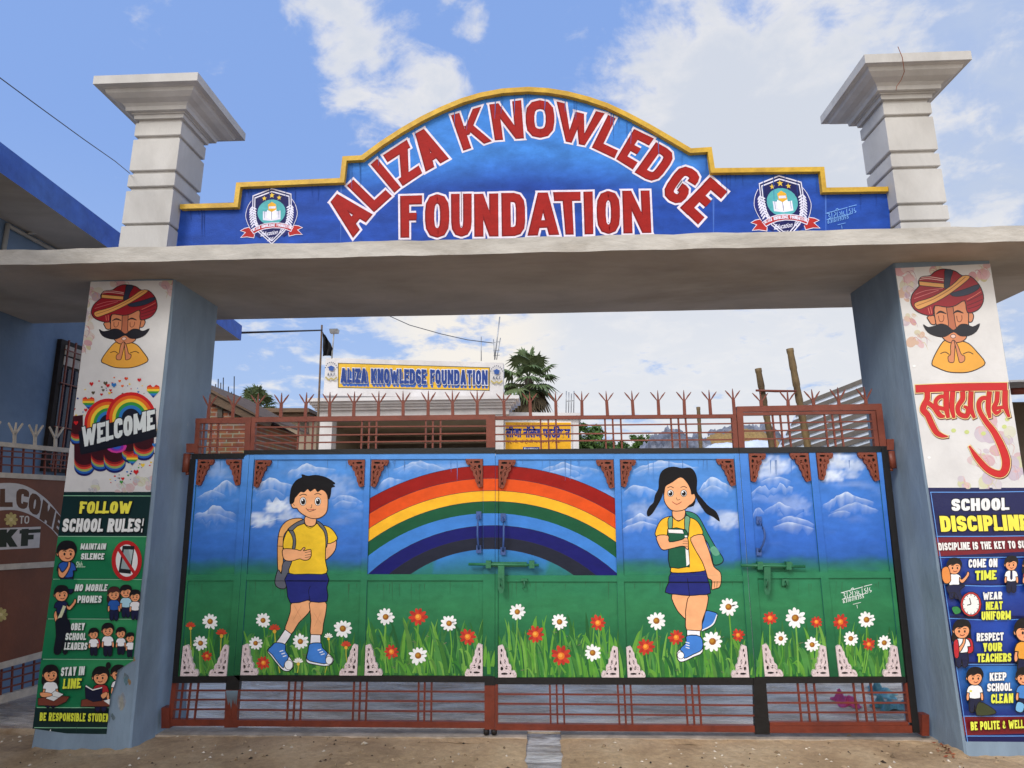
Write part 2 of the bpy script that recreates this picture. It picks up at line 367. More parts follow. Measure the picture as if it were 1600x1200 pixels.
# ------------------------------------------------------------------ materials (all procedural)
def newmat(name):
    m = bpy.data.materials.new(name); m.use_nodes = True; t = m.node_tree; return m, t, t.nodes['Principled BSDF']
def mat(name, col=None, rough=.7, var=.25, scale=6., detail=6, bump=.0, bscale=60., tint=None, spots=None, metallic=0., spec=.4, stretch=(1, 1, 1), tr=0.):
    """colour (or the paint attribute when col is None) broken up by two noises; tint = second colour in large patches; spots = (colour, threshold, scale)"""
    m, t, b = newmat(name); n = t.nodes; l = t.links
    def nz(sc, det, ro=.6, st=(1, 1, 1), dis=.2):
        g = n.new('ShaderNodeNewGeometry'); mp = n.new('ShaderNodeMapping'); mp.inputs['Scale'].default_value = st; l.new(g.outputs['Position'], mp.inputs[0])
        x = n.new('ShaderNodeTexNoise'); l.new(mp.outputs[0], x.inputs['Vector']); x.inputs['Scale'].default_value = sc; x.inputs['Detail'].default_value = det; x.inputs['Roughness'].default_value = ro; x.inputs['Distortion'].default_value = dis
        return x.outputs['Fac']
    def mr(x, a, c, lo=0., hi=1., sm=True):
        q = n.new('ShaderNodeMapRange'); q.interpolation_type = 'SMOOTHSTEP' if sm else 'LINEAR'; l.new(x, q.inputs[0])
        for i, z in enumerate((a, c, lo, hi)): q.inputs[1+i].default_value = z
        return q.outputs[0]
    def mx(f, a, c, bt='MIX'):
        q = n.new('ShaderNodeMix'); q.data_type = 'RGBA'; q.blend_type = bt; l.new(f, q.inputs[0]) if not isinstance(f, float) else setattr(q.inputs[0], 'default_value', f)
        for i, z in ((6, a), (7, c)):
            if isinstance(z, tuple): q.inputs[i].default_value = (*z, 1)
            else: l.new(z, q.inputs[i])
        return q.outputs[2]
    if col is None:
        at = n.new('ShaderNodeAttribute'); at.attribute_name = 'Col'; c = at.outputs['Color']
    else:
        rg = n.new('ShaderNodeRGB'); rg.outputs[0].default_value = (*col, 1); c = rg.outputs[0]
    if tint is not None: c = mx(mr(nz(scale*.35, 5, .65, stretch, .6), .38, .68, 0., tint[1]), c, tint[0])
    if var:
        g = nz(scale, detail, .65, stretch); hv = n.new('ShaderNodeCombineColor'); v = mr(g, .25, .75, 1-var, 1+var, False)
        for i in range(3): l.new(v, hv.inputs[i])
        c = mx(1., c, hv.outputs[0], 'MULTIPLY')
    if spots is not None: c = mx(mr(nz(spots[2], 7, .7, stretch), spots[1], spots[1]+.06, 0., .85), c, spots[0])
    l.new(c, b.inputs['Base Color']); b.inputs['Roughness'].default_value = rough; b.inputs['Metallic'].default_value = metallic
    b.inputs['Specular IOR Level'].default_value = spec
    if bump:
        bp = n.new('ShaderNodeBump'); bp.inputs['Strength'].default_value = bump; bp.inputs['Distance'].default_value = .01; l.new(nz(bscale, 6, .6, stretch), bp.inputs['Height']); l.new(bp.outputs[0], b.inputs['Normal'])
    return m
M = {}
M['enamel'] = mat('painted_sheet', None, .45, .17, 7, 8, .4, 4.5, spec=.2, stretch=(1, 1, 1.5))
M['wallpaint'] = mat('sign_wall_paint', None, .65, .2, 9, 8, .35, 45, stretch=(1, 1, 1.6), spec=.2)
M['vinyl'] = mat('printed_vinyl', None, .34, .09, 4, 6, .9, 3.2, spec=.4)
M['plaster_blue'] = mat('blue_grey_plaster', C(130, 149, 166), .75, .19, 3.5, 9, .7, 13, tint=(C(112, 128, 144), .8), spots=(C(164, 172, 176), .69, 5), stretch=(1, 1, .4))
M['wall_blue'] = mat('blue_wall_paint', C(106, 126, 148), .75, .15, 2.5, 8, .3, 25, tint=(C(86, 106, 130), .8))
M['fascia_blue'] = mat('royal_blue_paint', C(52, 92, 176), .6, .25, 6, 8, .3, 30, tint=(C(70, 112, 190), .6))
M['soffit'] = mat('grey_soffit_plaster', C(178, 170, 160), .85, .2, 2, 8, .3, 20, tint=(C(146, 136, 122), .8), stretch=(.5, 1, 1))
M['slab'] = mat('cast_concrete', C(192, 187, 178), .85, .2, 8, 9, .5, 30, tint=(C(160, 153, 142), .7), spots=(C(118, 110, 100), .66, 9), stretch=(.5, 1, 1.5))
M['cap'] = mat('grey_white_plaster', C(194, 191, 186), .85, .1, 4, 9, .3, 40, tint=(C(170, 166, 160), .6), stretch=(1, 1, .5))
M['red'] = mat('red_oxide_paint', C(122, 62, 46), .45, .2, 12, 7, .2, 60, tint=(C(105, 48, 34), .6), spots=(C(165, 110, 95), .74, 30))
M['redlow'] = mat('red_oxide_paint_worn', C(112, 46, 28), .45, .25, 10, 7, .3, 60, tint=(C(88, 34, 22), .6), spots=(C(150, 120, 110), .76, 26))
M['black'] = mat('black_enamel', C(22, 21, 22), .35, .35, 14, 6, .15, 60, spots=(C(90, 82, 76), .76, 34))
M['terracotta'] = mat('terracotta_paint', C(126, 62, 42), .5, .22, 40, 5, .2, 90, spots=(C(214, 176, 168), .66, 40))
M['pinkwhite'] = mat('pinkish_white_paint', C(214, 196, 196), .5, .15, 40, 5, .2, 90)
M['iron'] = mat('dark_iron', C(40, 34, 32), .6, .3, 20, 5, .2, 60, metallic=.3)
M['yellow'] = mat('yellow_trim_paint', C(205, 165, 48), .55, .25, 12, 7, .25, 40, tint=(C(176, 132, 34), .6))
M['white'] = mat('white_wall_paint', C(214, 210, 208), .7, .1, 3, 7, .2, 30, tint=(C(190, 184, 180), .6))
M['beige'] = mat('beige_plaster', C(150, 136, 118), .85, .15, 3, 7, .2, 30)
M['porch'] = mat('porch_ceiling_plaster', C(150, 140, 122), .85, .12, 3, 6)
M['darkroom'] = mat('painted_interior_shade', C(96, 87, 76), .8, .3, 3, 6)  # darkness inside doorway, windows and open shed, put into the colour
M['wood'] = mat('weathered_wood', C(104, 84, 66), .8, .35, 14, 7, .4, 50, stretch=(.3, .3, 2))
M['bamboo'] = mat('bamboo', C(120, 98, 62), .6, .4, 10, 7, .3, 40, tint=(C(70, 52, 34), .7), stretch=(1, 1, .4))
M['tin'] = mat('galvanised_tin', C(168, 170, 172), .4, .2, 5, 7, .2, 20, metallic=.5, tint=(C(120, 118, 114), .6))
M['ridgeshade'] = mat('ridge_shade_brown', C(96, 90, 84), .6, .25, 6, 7, .2, 20)
M['straw'] = mat('straw', C(150, 122, 76), .9, .5, 30, 6, .6, 60)
M['tarp'] = mat('grey_tarpaulin', C(128, 130, 138), .35, .6, 5, 8, .6, 12, tint=(C(66, 66, 72), .7))
M['leaf'] = mat('palm_leaf', C(88, 106, 66), .55, .4, 3, 4, tint=(C(112, 122, 84), .6))
M['leafdry'] = mat('dry_palm_leaf', C(84, 72, 52), .8, .4, 4, 4)
M['shrub'] = mat('broad_leaf', C(58, 88, 38), .6, .5, 3, 4, tint=(C(92, 124, 52), .6))
M['trunk'] = mat('palm_trunk', C(72, 62, 52), .9, .4, 10, 6, .5, 30)
M['gatebrown'] = mat('brown_gate_sheet', C(116, 62, 34), .5, .2, 4, 7, .15, 30, tint=(C(94, 48, 25), .6))
M['silver'] = mat('aluminium_paint', C(190, 178, 162), .55, .25, 12, 7, .2, 50)
M['cable'] = mat('black_cable', C(84, 88, 96), .6, 0)
M['redwire'] = mat('red_copper_wire', C(140, 88, 66), .5, 0)
M['cloth'] = mat('black_cloth', C(26, 26, 28), .9, .3, 20, 5)
M['pvc'] = mat('grey_pvc_pipe', C(160, 158, 152), .5, .2, 6, 5)
M['glass'] = mat('dark_window_glass', C(34, 34, 48), .15, .2, 5, 4)
def em(name, col, st):
    m, t, b = newmat(name); b.inputs['Base Color'].default_value = (*col, 1); b.inputs['Emission Color'].default_value = (*col, 1); b.inputs['Emission Strength'].default_value = st; return m
M['bulb'] = em('lit_bulb', (1, .95, .85), 3.)
def brickmat():
    m, t, b = newmat('old_brick'); n = t.nodes; l = t.links
    g = n.new('ShaderNodeNewGeometry'); mp = n.new('ShaderNodeMapping'); mp.inputs['Rotation'].default_value = (math.radians(90), 0, 0); l.new(g.outputs['Position'], mp.inputs[0])
    br = n.new('ShaderNodeTexBrick'); l.new(mp.outputs[0], br.inputs['Vector'])
    br.inputs['Color1'].default_value = (*C(150, 92, 60), 1); br.inputs['Color2'].default_value = (*C(116, 70, 48), 1); br.inputs['Mortar'].default_value = (*C(150, 136, 116), 1)
    br.inputs['Scale'].default_value = 1; br.inputs['Brick Width'].default_value = .24; br.inputs['Row Height'].default_value = .085; br.inputs['Mortar Size'].default_value = .012; br.inputs['Bias'].default_value = -.1
    x = n.new('ShaderNodeTexNoise'); x.inputs['Scale'].default_value = 7; x.inputs['Detail'].default_value = 6; l.new(g.outputs['Position'], x.inputs['Vector'])
    q = n.new('ShaderNodeMix'); q.data_type = 'RGBA'; q.blend_type = 'OVERLAY'; q.inputs[0].default_value = .6; l.new(br.outputs[0], q.inputs[6]); l.new(x.outputs['Color'], q.inputs[7])
    l.new(q.outputs[2], b.inputs['Base Color']); b.inputs['Roughness'].default_value = .9
    return m
M['brick'] = brickmat()
def groundmat():
    m, t, b = newmat('sandy_concrete'); n = t.nodes; l = t.links
    g = n.new('ShaderNodeNewGeometry')
    def nz(sc, d=8, ro=.62, dis=.3):
        x = n.new('ShaderNodeTexNoise'); l.new(g.outputs['Position'], x.inputs['Vector']); x.inputs['Scale'].default_value = sc; x.inputs['Detail'].default_value = d; x.inputs['Roughness'].default_value = ro; x.inputs['Distortion'].default_value = dis; return x.outputs['Fac']
    def ramp(x, *st):
        r_ = n.new('ShaderNodeValToRGB'); l.new(x, r_.inputs[0]); e = r_.color_ramp.elements
        while len(e) < len(st): e.new(.5)
        for k, (p, c) in zip(e, st): k.position = p; k.color = (*c, 1)
        return r_.outputs[0]
    base = ramp(nz(1.7), (.3, C(150, 122, 90)), (.5, C(188, 158, 121)), (.7, C(202, 176, 140)))
    fine = ramp(nz(22, 8, .7), (.3, (.74, .72, .7)), (.7, (1.15, 1.15, 1.15)))
    q = n.new('ShaderNodeMix'); q.data_type = 'RGBA'; q.blend_type = 'MULTIPLY'; q.inputs[0].default_value = 1; l.new(base, q.inputs[6]); l.new(fine, q.inputs[7])
    sp = n.new('ShaderNodeTexVoronoi'); sp.inputs['Scale'].default_value = 26; l.new(g.outputs['Position'], sp.inputs['Vector'])
    mr = n.new('ShaderNodeMapRange'); l.new(sp.outputs['Distance'], mr.inputs[0]); mr.inputs[1].default_value = .10; mr.inputs[2].default_value = .16; mr.inputs[3].default_value = 1; mr.inputs[4].default_value = 0
    mm = n.new('ShaderNodeMath'); mm.operation = 'MULTIPLY'; l.new(mr.outputs[0], mm.inputs[0]); l.new(ramp(nz(3.3), (.57, (0, 0, 0)), (.68, (.5, .5, .5))), mm.inputs[1])
    q2 = n.new('ShaderNodeMix'); q2.data_type = 'RGBA'; l.new(mm.outputs[0], q2.inputs[0]); l.new(q.outputs[2], q2.inputs[6]); q2.inputs[7].default_value = (*C(186, 170, 146), 1)
    l.new(q2.outputs[2], b.inputs['Base Color'])
    l.new(ramp(nz(1.1, 4), (.4, (.55,)*3), (.7, (.9,)*3)), b.inputs['Roughness'])
    bp = n.new('ShaderNodeBump'); bp.inputs['Strength'].default_value = .9; bp.inputs['Distance'].default_value = .02; l.new(nz(14, 9, .72), bp.inputs['Height']); l.new(bp.outputs[0], b.inputs['Normal'])
    return m
M['ground'] = groundmat()
def wetmat(name, c0, c1, scale, wet):
    m, t, b = newmat(name); n = t.nodes; l = t.links
    g = n.new('ShaderNodeNewGeometry'); mp = n.new('ShaderNodeMapping'); mp.inputs['Scale'].default_value = (.55, 1.5, 1); l.new(g.outputs['Position'], mp.inputs[0])
    def nz(sc, d=8, ro=.62):
        x = n.new('ShaderNodeTexNoise'); l.new(mp.outputs[0], x.inputs['Vector']); x.inputs['Scale'].default_value = sc; x.inputs['Detail'].default_value = d; x.inputs['Roughness'].default_value = ro; x.inputs['Distortion'].default_value = .5; return x.outputs['Fac']
    r_ = n.new('ShaderNodeValToRGB'); l.new(nz(scale*.5), r_.inputs[0]); r_.color_ramp.elements[0].color = (*c0, 1); r_.color_ramp.elements[1].color = (*c1, 1); r_.color_ramp.elements[0].position = .35; r_.color_ramp.elements[1].position = .65
    l.new(r_.outputs[0], b.inputs['Base Color'])
    r2 = n.new('ShaderNodeValToRGB'); l.new(nz(scale*.4, 5), r2.inputs[0]); r2.color_ramp.elements[0].color = (wet,)*3+(1,); r2.color_ramp.elements[1].color = (.45,)*3+(1,); r2.color_ramp.elements[0].position = .42; r2.color_ramp.elements[1].position = .62
    l.new(r2.outputs[0], b.inputs['Roughness']); b.inputs['Specular IOR Level'].default_value = .7
    bp = n.new('ShaderNodeBump'); bp.inputs['Strength'].default_value = .9; bp.inputs['Distance'].default_value = .025; l.new(nz(scale*2.2, 6), bp.inputs['Height']); l.new(bp.outputs[0], b.inputs['Normal'])
    return m
M['wet'] = wetmat('wet_concrete', C(172, 142, 112), C(252, 234, 208), 6.5, .05)
M['water'] = wetmat('drain_water', C(110, 104, 98), C(244, 242, 240), 9, .03)  # whitish tone puts bright reflections into the water's colour
M['thresh'] = mat('grey_threshold_concrete', C(176, 160, 142), .8, .3, 9, 8, .6, 40, tint=(C(134, 120, 102), .7))
# ------------------------------------------------------------------ ground
g = MB(); g.add([(-700, -300, -.1), (700, -300, -.1), (700, 900, -.1), (-700, 900, -.1)], [(0, 1, 2, 3)]); struct(g, 'ground', M['ground'])
CX0, CX1 = .236, .478                                   # the drain's two edges
def paved(x0, x1, y0, y1, nx, ny, edge):
    """broken, slightly uneven slab with real thickness"""
    mb = MB(); xs = np.linspace(x0, x1, nx); ys = np.linspace(y0, y1, ny); rr = np.random.RandomState(int(abs(x0)*10)+3)
    vs = []
    for j, y in enumerate(ys):
        for i, x in enumerate(xs):
            z = .006*math.sin(x*3.1+y*2.3)+.005*math.sin(x*7.7-y*5.1)+rr.uniform(-.003, .003)-.006
            xx = x
            if (edge > 0 and i == nx-1) or (edge < 0 and i == 0): xx += rr.uniform(-.012, .012); z -= .008
            vs.append((xx, y, z))
    fs = [(j*nx+i, j*nx+i+1, (j+1)*nx+i+1, (j+1)*nx+i) for j in range(ny-1) for i in range(nx-1)]
    mb.add(vs, fs, 0, (1, 1, 1), True)
    def skirt(ids):
        a = [vs[k] for k in ids]; b = [(p[0], p[1], -.11) for p in a]; n = len(a)
        mb.add(a+b, [(k, k+1, n+k+1, n+k) for k in range(n-1)])
    skirt([j*nx+(nx-1 if edge > 0 else 0) for j in range(ny)]); skirt([(ny-1)*nx+i for i in range(nx)])
    return mb
struct(paved(-9, CX0, -5.5, -.02, 110, 60, 1), 'pavement', M['ground'])
struct(paved(CX1, 9, -5.5, -.02, 110, 60, -1), 'pavement', M['ground'])
t = MB(); t.box(-2.55, CX0-.004, -.02, .16, -.1, .004); t.box(CX1+.004, 3.2, -.02, .16, -.1, .004); struct(t, 'gate_threshold', M['thresh'])
w = MB(); w.add([(CX0-.02, -5.5, -.03), (CX1+.02, -5.5, -.03), (CX1+.02, .5, -.024), (CX0-.02, .5, -.024)], [(0, 1, 2, 3)]); struct(w, 'drain_water', M['water'])
cy = MB(); cy.box(-4.63, 14, .16, 26, -.1, -.012); struct(cy, 'courtyard', M['wet'])

# ------------------------------------------------------------------ gate pillars and slab
YF, YB = -.3118, .4099
def pillar(px, label):
    """px: front corners TL TR BR BL"""
    P = [atY(u, v, YF) for u, v in px]; cx = sum(p[0] for p in P)/4
    r = thing('gate_pillar', label, 'pillar', (cx, (YF+YB)/2, 0), 'plastered gate pillars')
    mb = MB(); zs = 3.478; n = 14
    xl = lambda z: P[3][0]+(P[0][0]-P[3][0])*(z/zs); xr = lambda z: P[2][0]+(P[1][0]-P[2][0])*(z/zs)
    rr = random.Random(int(cx*10)); ring = []
    for k in range(n+1):
        z = -.06+(zs+.06)*k/n; j = lambda: rr.uniform(-.004, .004)
        fl = .012 if k == 0 else 0
        c = .012
        x0, x1 = xl(z)-fl, xr(z)+fl; y0, y1 = YF-fl, YB+fl
        ring.append([(x0+c, y0, z), (x1-c+j(), y0, z), (x1+j(), y0+c, z), (x1, y1-c, z), (x1-c, y1, z), (x0+c, y1, z), (x0, y1-c, z), (x0+j(), y0+c, z)])
    vs = [p for r_ in ring for p in r_]
    mb.add(vs, [(k*8+i, k*8+(i+1) % 8, (k+1)*8+(i+1) % 8, (k+1)*8+i) for k in range(n) for i in range(8)])
    mb.build('shaft', M['plaster_blue'], r)
    return r
pillar([(141.7, 438), (273, 435), (203, 1170), (50.5, 1168)], 'blue-grey plastered gate pillar with the rainbow welcome poster, left of the gate')
pillar([(1397, 416), (1548, 410), (1674, 1190), (1509, 1180)], 'blue-grey plastered gate pillar with the navy discipline poster, right of the gate')
# patched and peeled places on the two front faces
def patches(lst, name_parent, seed):
    a = Art(YF, .0003); rr = random.Random(seed); a.zoom()
    for x, y, rx, ry, c in lst:
        for k in range(5):
            n_ = 13; px, py = x+rr.uniform(-.5, .5)*rx, y+rr.uniform(-.4, .4)*ry; q = rr.uniform(.4, 1)
            a.poly([(px+rx*q*math.cos(t)*rr.uniform(.6, 1.1), py+ry*q*math.sin(t)*rr.uniform(.6, 1.1)) for t in [2*math.pi*i/n_ for i in range(n_)]], tuple(z*rr.uniform(.85, 1.12) for z in c))
    a.build('peeled_patch', M['litter'], name_parent)
M['litter'] = mat('stones_and_leaves', None, .9, .3, 30, 4)
_pil = [o for o in bpy.data.objects if o.name.startswith('gate_pillar')]
_pl, _pr = sorted(_pil, key=lambda o: o.location.x)
G1, G2_, TN = C(146, 152, 154), C(182, 184, 182), C(150, 118, 88)
patches([(96, 1156, 34, 6, G1), (150, 1158, 30, 5, G2_), (160, 1166, 8, 2.5, C(214, 206, 190)), (190, 1100, 6, 16, G1), (176, 1120, 3, 5, C(96, 110, 124)), (197, 1062, 4, 10, C(100, 116, 132)), (212, 905, 3, 9, G2_), (208, 1030, 4, 5, TN), (203, 1065, 3.5, 5, TN), (182, 1150, 14, 5, G2_), (228, 830, 1.5, 30, G2_)], _pl, 3)
patches([(1530, 1172, 20, 5, G1), (1580, 1172, 26, 5, G2_), (1512, 1165, 3, 10, TN)], _pr, 5)
ZS, ZT = 3.475, 3.595
s = MB(); xs = np.linspace(-4.66, 4.6, 61); rr = random.Random(5); fr = []; bk = []
for x in xs: fr.append((-.676+rr.uniform(-.004, .004), rr.uniform(-.005, .005))); bk.append(rr.uniform(-.003, .003))
vs = []
for x, (y, dz), b in zip(xs, fr, bk): vs += [(x, y, ZS+dz*.6), (x, y+.002, ZT+dz), (x, .796+b, ZT), (x, .796+b, ZS)]
n = len(xs)
s.add(vs, [(i*4+a, (i+1)*4+a, (i+1)*4+b, i*4+b) for i in range(n-1) for a, b in ((0, 1), (1, 2), (2, 3), (3, 0))]+[(0, 1, 2, 3), tuple((n-1)*4+k for k in (3, 2, 1, 0))],
      0)
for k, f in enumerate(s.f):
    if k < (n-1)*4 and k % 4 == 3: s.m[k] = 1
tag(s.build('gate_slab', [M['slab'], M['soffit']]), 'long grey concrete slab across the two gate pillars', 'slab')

# ------------------------------------------------------------------ the two ornamental posts on the slab
def post(sides, label, xc, tilt):
    YC = .07
    r = thing('ornamental_post', label, 'post', (xc, YC, ZT), 'grey ornamental posts on the slab')
    def sq(mb, h0, z0, h1, z1):
        x0 = xc+tilt*(z0-ZT); x1 = xc+tilt*(z1-ZT)
        mb.hexa([(x0-h0, YC-h0, z0), (x0+h0, YC-h0, z0), (x0+h0, YC+h0, z0), (x0-h0, YC+h0, z0), (x1-h1, YC-h1, z1), (x1+h1, YC-h1, z1), (x1+h1, YC+h1, z1), (x1-h1, YC+h1, z1)])
    Z = [zY(sides['u'], v, YC-sides['h']) for v in sides['v']]     # block edges bottom..top
    h = sides['h']; mb = MB(); zb = ZT-.003
    for k in range(0, len(Z), 2):
        # Z[k] = top of a block, Z[k+1] = bottom of the next one (groove between)
        if Z[k] > zb+.02:
            c = .006
            sq(mb, h-c, zb, h, zb+c); sq(mb, h, zb+c, h, Z[k]-c); sq(mb, h, Z[k]-c, h-c, Z[k])
            if k+1 < len(Z): sq(mb, h-.024, Z[k], h-.024, Z[k+1])
        zb = Z[k+1] if k+1 < len(Z) else zb
    mb.build('shaft', M['cap'], r)
    zt = Z[-1]; q = MB(); H = sides['cap']; z = zt; u = H/.44
    prof = [(h-.016, 0), (h-.016, .035), (h+.012, .035), (h+.016, .075), (h+.03, .075), (h+.03, .09), (h+.062, .09), (h+.066, .128), (h+.085, .15), (h+.135, .17), (h+.175, .20), (h+.185, .232), (h+.205, .24), (H, .24), (H, .326), (H-.008, .332)]
    sc = (sides['ztop']-zt)/.332
    for (a, z0), (b, z1) in zip(prof[:-1], prof[1:]):
        x0 = xc+tilt*(zt-ZT)
        def rg(hh, zz): return [(x0-hh, YC-hh, zz), (x0+hh, YC-hh, zz), (x0+hh, YC+hh, zz), (x0-hh, YC+hh, zz)]
        q.add(rg(a, zt+z0*sc)+rg(b, zt+z1*sc), [(0, 1, 5, 4), (1, 2, 6, 5), (2, 3, 7, 6), (3, 0, 4, 7)])
    q.add(rg(H-.008, sides['ztop']), [(0, 1, 2, 3)])
    q.build('capital', M['cap'], r)
    return r
post(dict(u=235, h=.208, cap=.455, v=[352, 348.5, 297, 291, 271.5, 266, 217, 212, 191.5], ztop=5.305), 'grey ornamental post where the slanting cable ends, left of the sign wall', -2.978, .02)
post(dict(u=1430, h=.197, cap=.425, v=[347, 344, 321, 317, 264, 260, 240, 234.5, 182, 178, 0][:-1]+[160], ztop=5.275), 'grey ornamental post with a red wire over its capital', 3.505, -.012)
rw = MB(); pts = [(1403, 73), (1410, 90), (1413, 112), (1408, 125), (1401, 135), (1400, 141)]
rw.tube([tuple(atY(u, v, -.395 if k < 2 else (-.33 if k < 3 else -.26))) for k, (u, v) in enumerate(pts)], .003, 6)
tag(rw.build('loose_wire', M['redwire']), 'thin red wire hanging down the capital of an ornamental post', 'wire')
# ------------------------------------------------------------------ the painted gate
INK = C(16, 14, 18)
_st = [(690, (92, 150, 218)), (730, (82, 142, 214)), (780, (70, 130, 208)), (850, (58, 112, 196)), (872, (52, 104, 178)), (884, (42, 104, 112)), (896, (44, 122, 86)), (950, (48, 122, 78)), (1000, (36, 102, 64)), (1065, (28, 84, 52))]
def bgcol(u, v):
    if u > 1150: v = v+4
    for (a, ca), (b, cb_) in zip(_st[:-1], _st[1:]):
        if v <= b:
            t = min(max((v-a)/(b-a), 0), 1); c = [ca[i]+(cb_[i]-ca[i])*t for i in range(3)]; break
    else: c = list(_st[-1][1])
    if u > 1150 and v < 880: c = [c[0]*.9, c[1]*.92, c[2]*.98]
    return C(*c)
from mathutils import noise as NZ
def fbm(x, y, z=0., o=4):
    v = 0.; k = .5
    for i in range(o): v += k*NZ.noise(Vector((x, y, z+i*7.3))); x *= 2.03; y *= 2.03; k *= .5
    return v
PUFFS = [(433, 790, 17, 11, .95), (408, 812, 20, 9, .9), (450, 806, 18, 7, .6), (1135, 812, 22, 13, .6), (1086, 792, 14, 9, .5), (1210, 728, 24, 12, .75), (1196, 742, 14, 8, .6), (1310, 720, 26, 10, .85), (1334, 728, 16, 9, .6), (1300, 743, 18, 9, .85), (1330, 740, 12, 6, .5), (340, 735, 14, 12, .25), (700, 735, 26, 10, .2), (890, 740, 24, 10, .25), (520, 760, 30, 16, .25), (1010, 800, 26, 14, .3), (1240, 790, 24, 14, .25), (1090, 860, 26, 10, .2)]
def mural(u, v):
    n = fbm(u*.018, v*.055, 2.)
    c = bgcol(u, v+n*15); w = 0.
    if v < 862:
        for x, y, rx, ry, s in PUFFS:
            d = ((u-x)/rx)**2+((v-y)/ry)**2
            if d < 3.2: w = max(w, s*max(0, min(1, 1.15-d*.62+fbm(u*.11, v*.14, 9.)*1.5)))
        w = max(w, max(0, fbm(u*.012, v*.06, 5.)*.55-.08)*(1-max(0, v-800)/62.))
        c = mixpx(c, C(222, 232, 246), min(.95, w))
    k = 1+fbm(u*.05, v*.16, 4.)*.16
    return tuple(min(1, q*k) for q in c)
def mixpx(a, b, t): return tuple(a[i]+(b[i]-a[i])*t for i in range(3))
def gquad(a, TL, TR, BR, BL, nv=22, nu=2, fn=bgcol):
    TL, TR, BR, BL = (np.array(p, float) for p in (TL, TR, BR, BL))
    for j in range(nv):
        for i in range(nu):
            q = lambda s, t: tuple((TL*(1-s)+TR*s)*(1-t)+(BL*(1-s)+BR*s)*t)
            P = [q(i/nu, j/nv), q((i+1)/nu, j/nv), q((i+1)/nu, (j+1)/nv), q(i/nu, (j+1)/nv)]
            a._emit([P], [[fn(*p) for p in P]])
    a.next()
def ridge(a, pts, depth, strength=.8):
    """a white painted crest that fades downwards into the sky colour"""
    P = smoothpts(pts, False, 5); n = len(P); k0 = a.T
    W_ = C(216, 228, 244)
    A = []; B = []; D = []
    P = [np.array((p[0], p[1]+fbm(p[0]*.03, p[1]*.03, 31.)*depth*.3)) for p in P]
    for i, p in enumerate(P):
        e = math.sin(math.pi*min(max(i/(n-1), .02), .98))**.5
        A.append((p[0], p[1])); f_ = 1+fbm(p[0]*.05, p[1]*.02, 77.)*1.3; B.append((p[0], p[1]+depth*.3*e*f_)); D.append((p[0], p[1]+depth*1.15*e*f_))
    bgc = lambda x, y: bgcol(*a.T(x, y))
    def tint(s_): return lambda x, y: mixpx(bgc(x, y), W_, s_)
    e = lambda i: strength*(math.sin(math.pi*i/(n-1))**.6)*max(.25, min(1, .85+fbm(P[i][0]*.045, P[i][1]*.04, 3.)*1.6))
    def emit(Q, R_, s0, s1):
        t = []; c = []
        for i in range(n-1):
            t.append([a.T(*Q[i]), a.T(*Q[i+1]), a.T(*R_[i+1]), a.T(*R_[i])])
            c.append([mixpx(bgc(*Q[i]), W_, s0*e(i)), mixpx(bgc(*Q[i+1]), W_, s0*e(i+1)), mixpx(bgc(*R_[i+1]), W_, s1*e(i+1)), mixpx(bgc(*R_[i]), W_, s1*e(i))])
        a._emit(t, c)
    emit(A, B, 1, .42); emit(B, D, .42, 0); a.next()
def puff(a, x, y, r, strength, n, rr):
    W_ = C(232, 240, 250)
    for k in range(n):
        px, py, q = x+rr.uniform(-1, 1)*r*1.4, y+rr.uniform(-.5, .5)*r*.8, r*rr.uniform(.18, .45)
        E_ = ell(px, py, q*1.25, q*.8, 9); s_ = strength*rr.uniform(.35, 1)
        bgc = lambda u, v: bgcol(*a.T(u, v)); t = []; c = []
        for i in range(9):
            p0, p1 = E_[i], E_[(i+1) % 9]; t.append([a.T(px, py), a.T(*p0), a.T(*p1)]); c.append([mixpx(bgc(px, py), W_, s_), bgc(*p0), bgc(*p1)])
        a._emit(t, c); a.next()
def arc3(p0, p1, p2, n=26):
    (x0, y0), (x1, y1), (x2, y2) = p0, p1, p2; d = 2*(x0*(y1-y2)+x1*(y2-y0)+x2*(y0-y1))
    ux = ((x0*x0+y0*y0)*(y1-y2)+(x1*x1+y1*y1)*(y2-y0)+(x2*x2+y2*y2)*(y0-y1))/d
    uy = ((x0*x0+y0*y0)*(x2-x1)+(x1*x1+y1*y1)*(x0-x2)+(x2*x2+y2*y2)*(x1-x0))/d
    r = math.hypot(x0-ux, y0-uy); a0 = math.atan2(y0-uy, x0-ux); a2 = math.atan2(y2-uy, x2-ux)
    return [(ux+r*math.cos(a0+(a2-a0)*k/n), uy+r*math.sin(a0+(a2-a0)*k/n)) for k in range(n+1)]
def rainbow(a):
    a.zoom(560, 690, 3)
    E_ = [arc3((20, 286), (640, 112), (1240, 290)), arc3((20, 358), (640, 172), (1240, 366)), arc3((20, 428), (640, 230), (1240, 434)), arc3((20, 491), (640, 280), (1240, 497)),
          arc3((20, 557), (640, 336), (1240, 572)), arc3((-20, 690), (640, 393), (1290, 700)), arc3((70, 690), (640, 450), (1180, 690)), arc3((190, 662), (640, 503), (1060, 665))]
    cs = [C(146, 16, 8), C(222, 80, 22), C(242, 180, 40), C(20, 84, 54), None, C(18, 20, 100), C(30, 34, 50)]
    for k, c in enumerate(cs):
        if c is None: c = lambda x, y: C(62, 126, 204)
        a.strip(E_[k], E_[k+1], c)
    q = E_[7]; a.strip(q, [(x, max(y, 640)) for x, y in q], lambda x, y: C(52, 120, 190) if y < 560 else C(44, 118, 128) if y < 615 else C(42, 112, 96))
    for k in range(8):
        if k in (4,): continue
        a.line(E_[k], 2.2, C(40, 40, 60), sm=False)
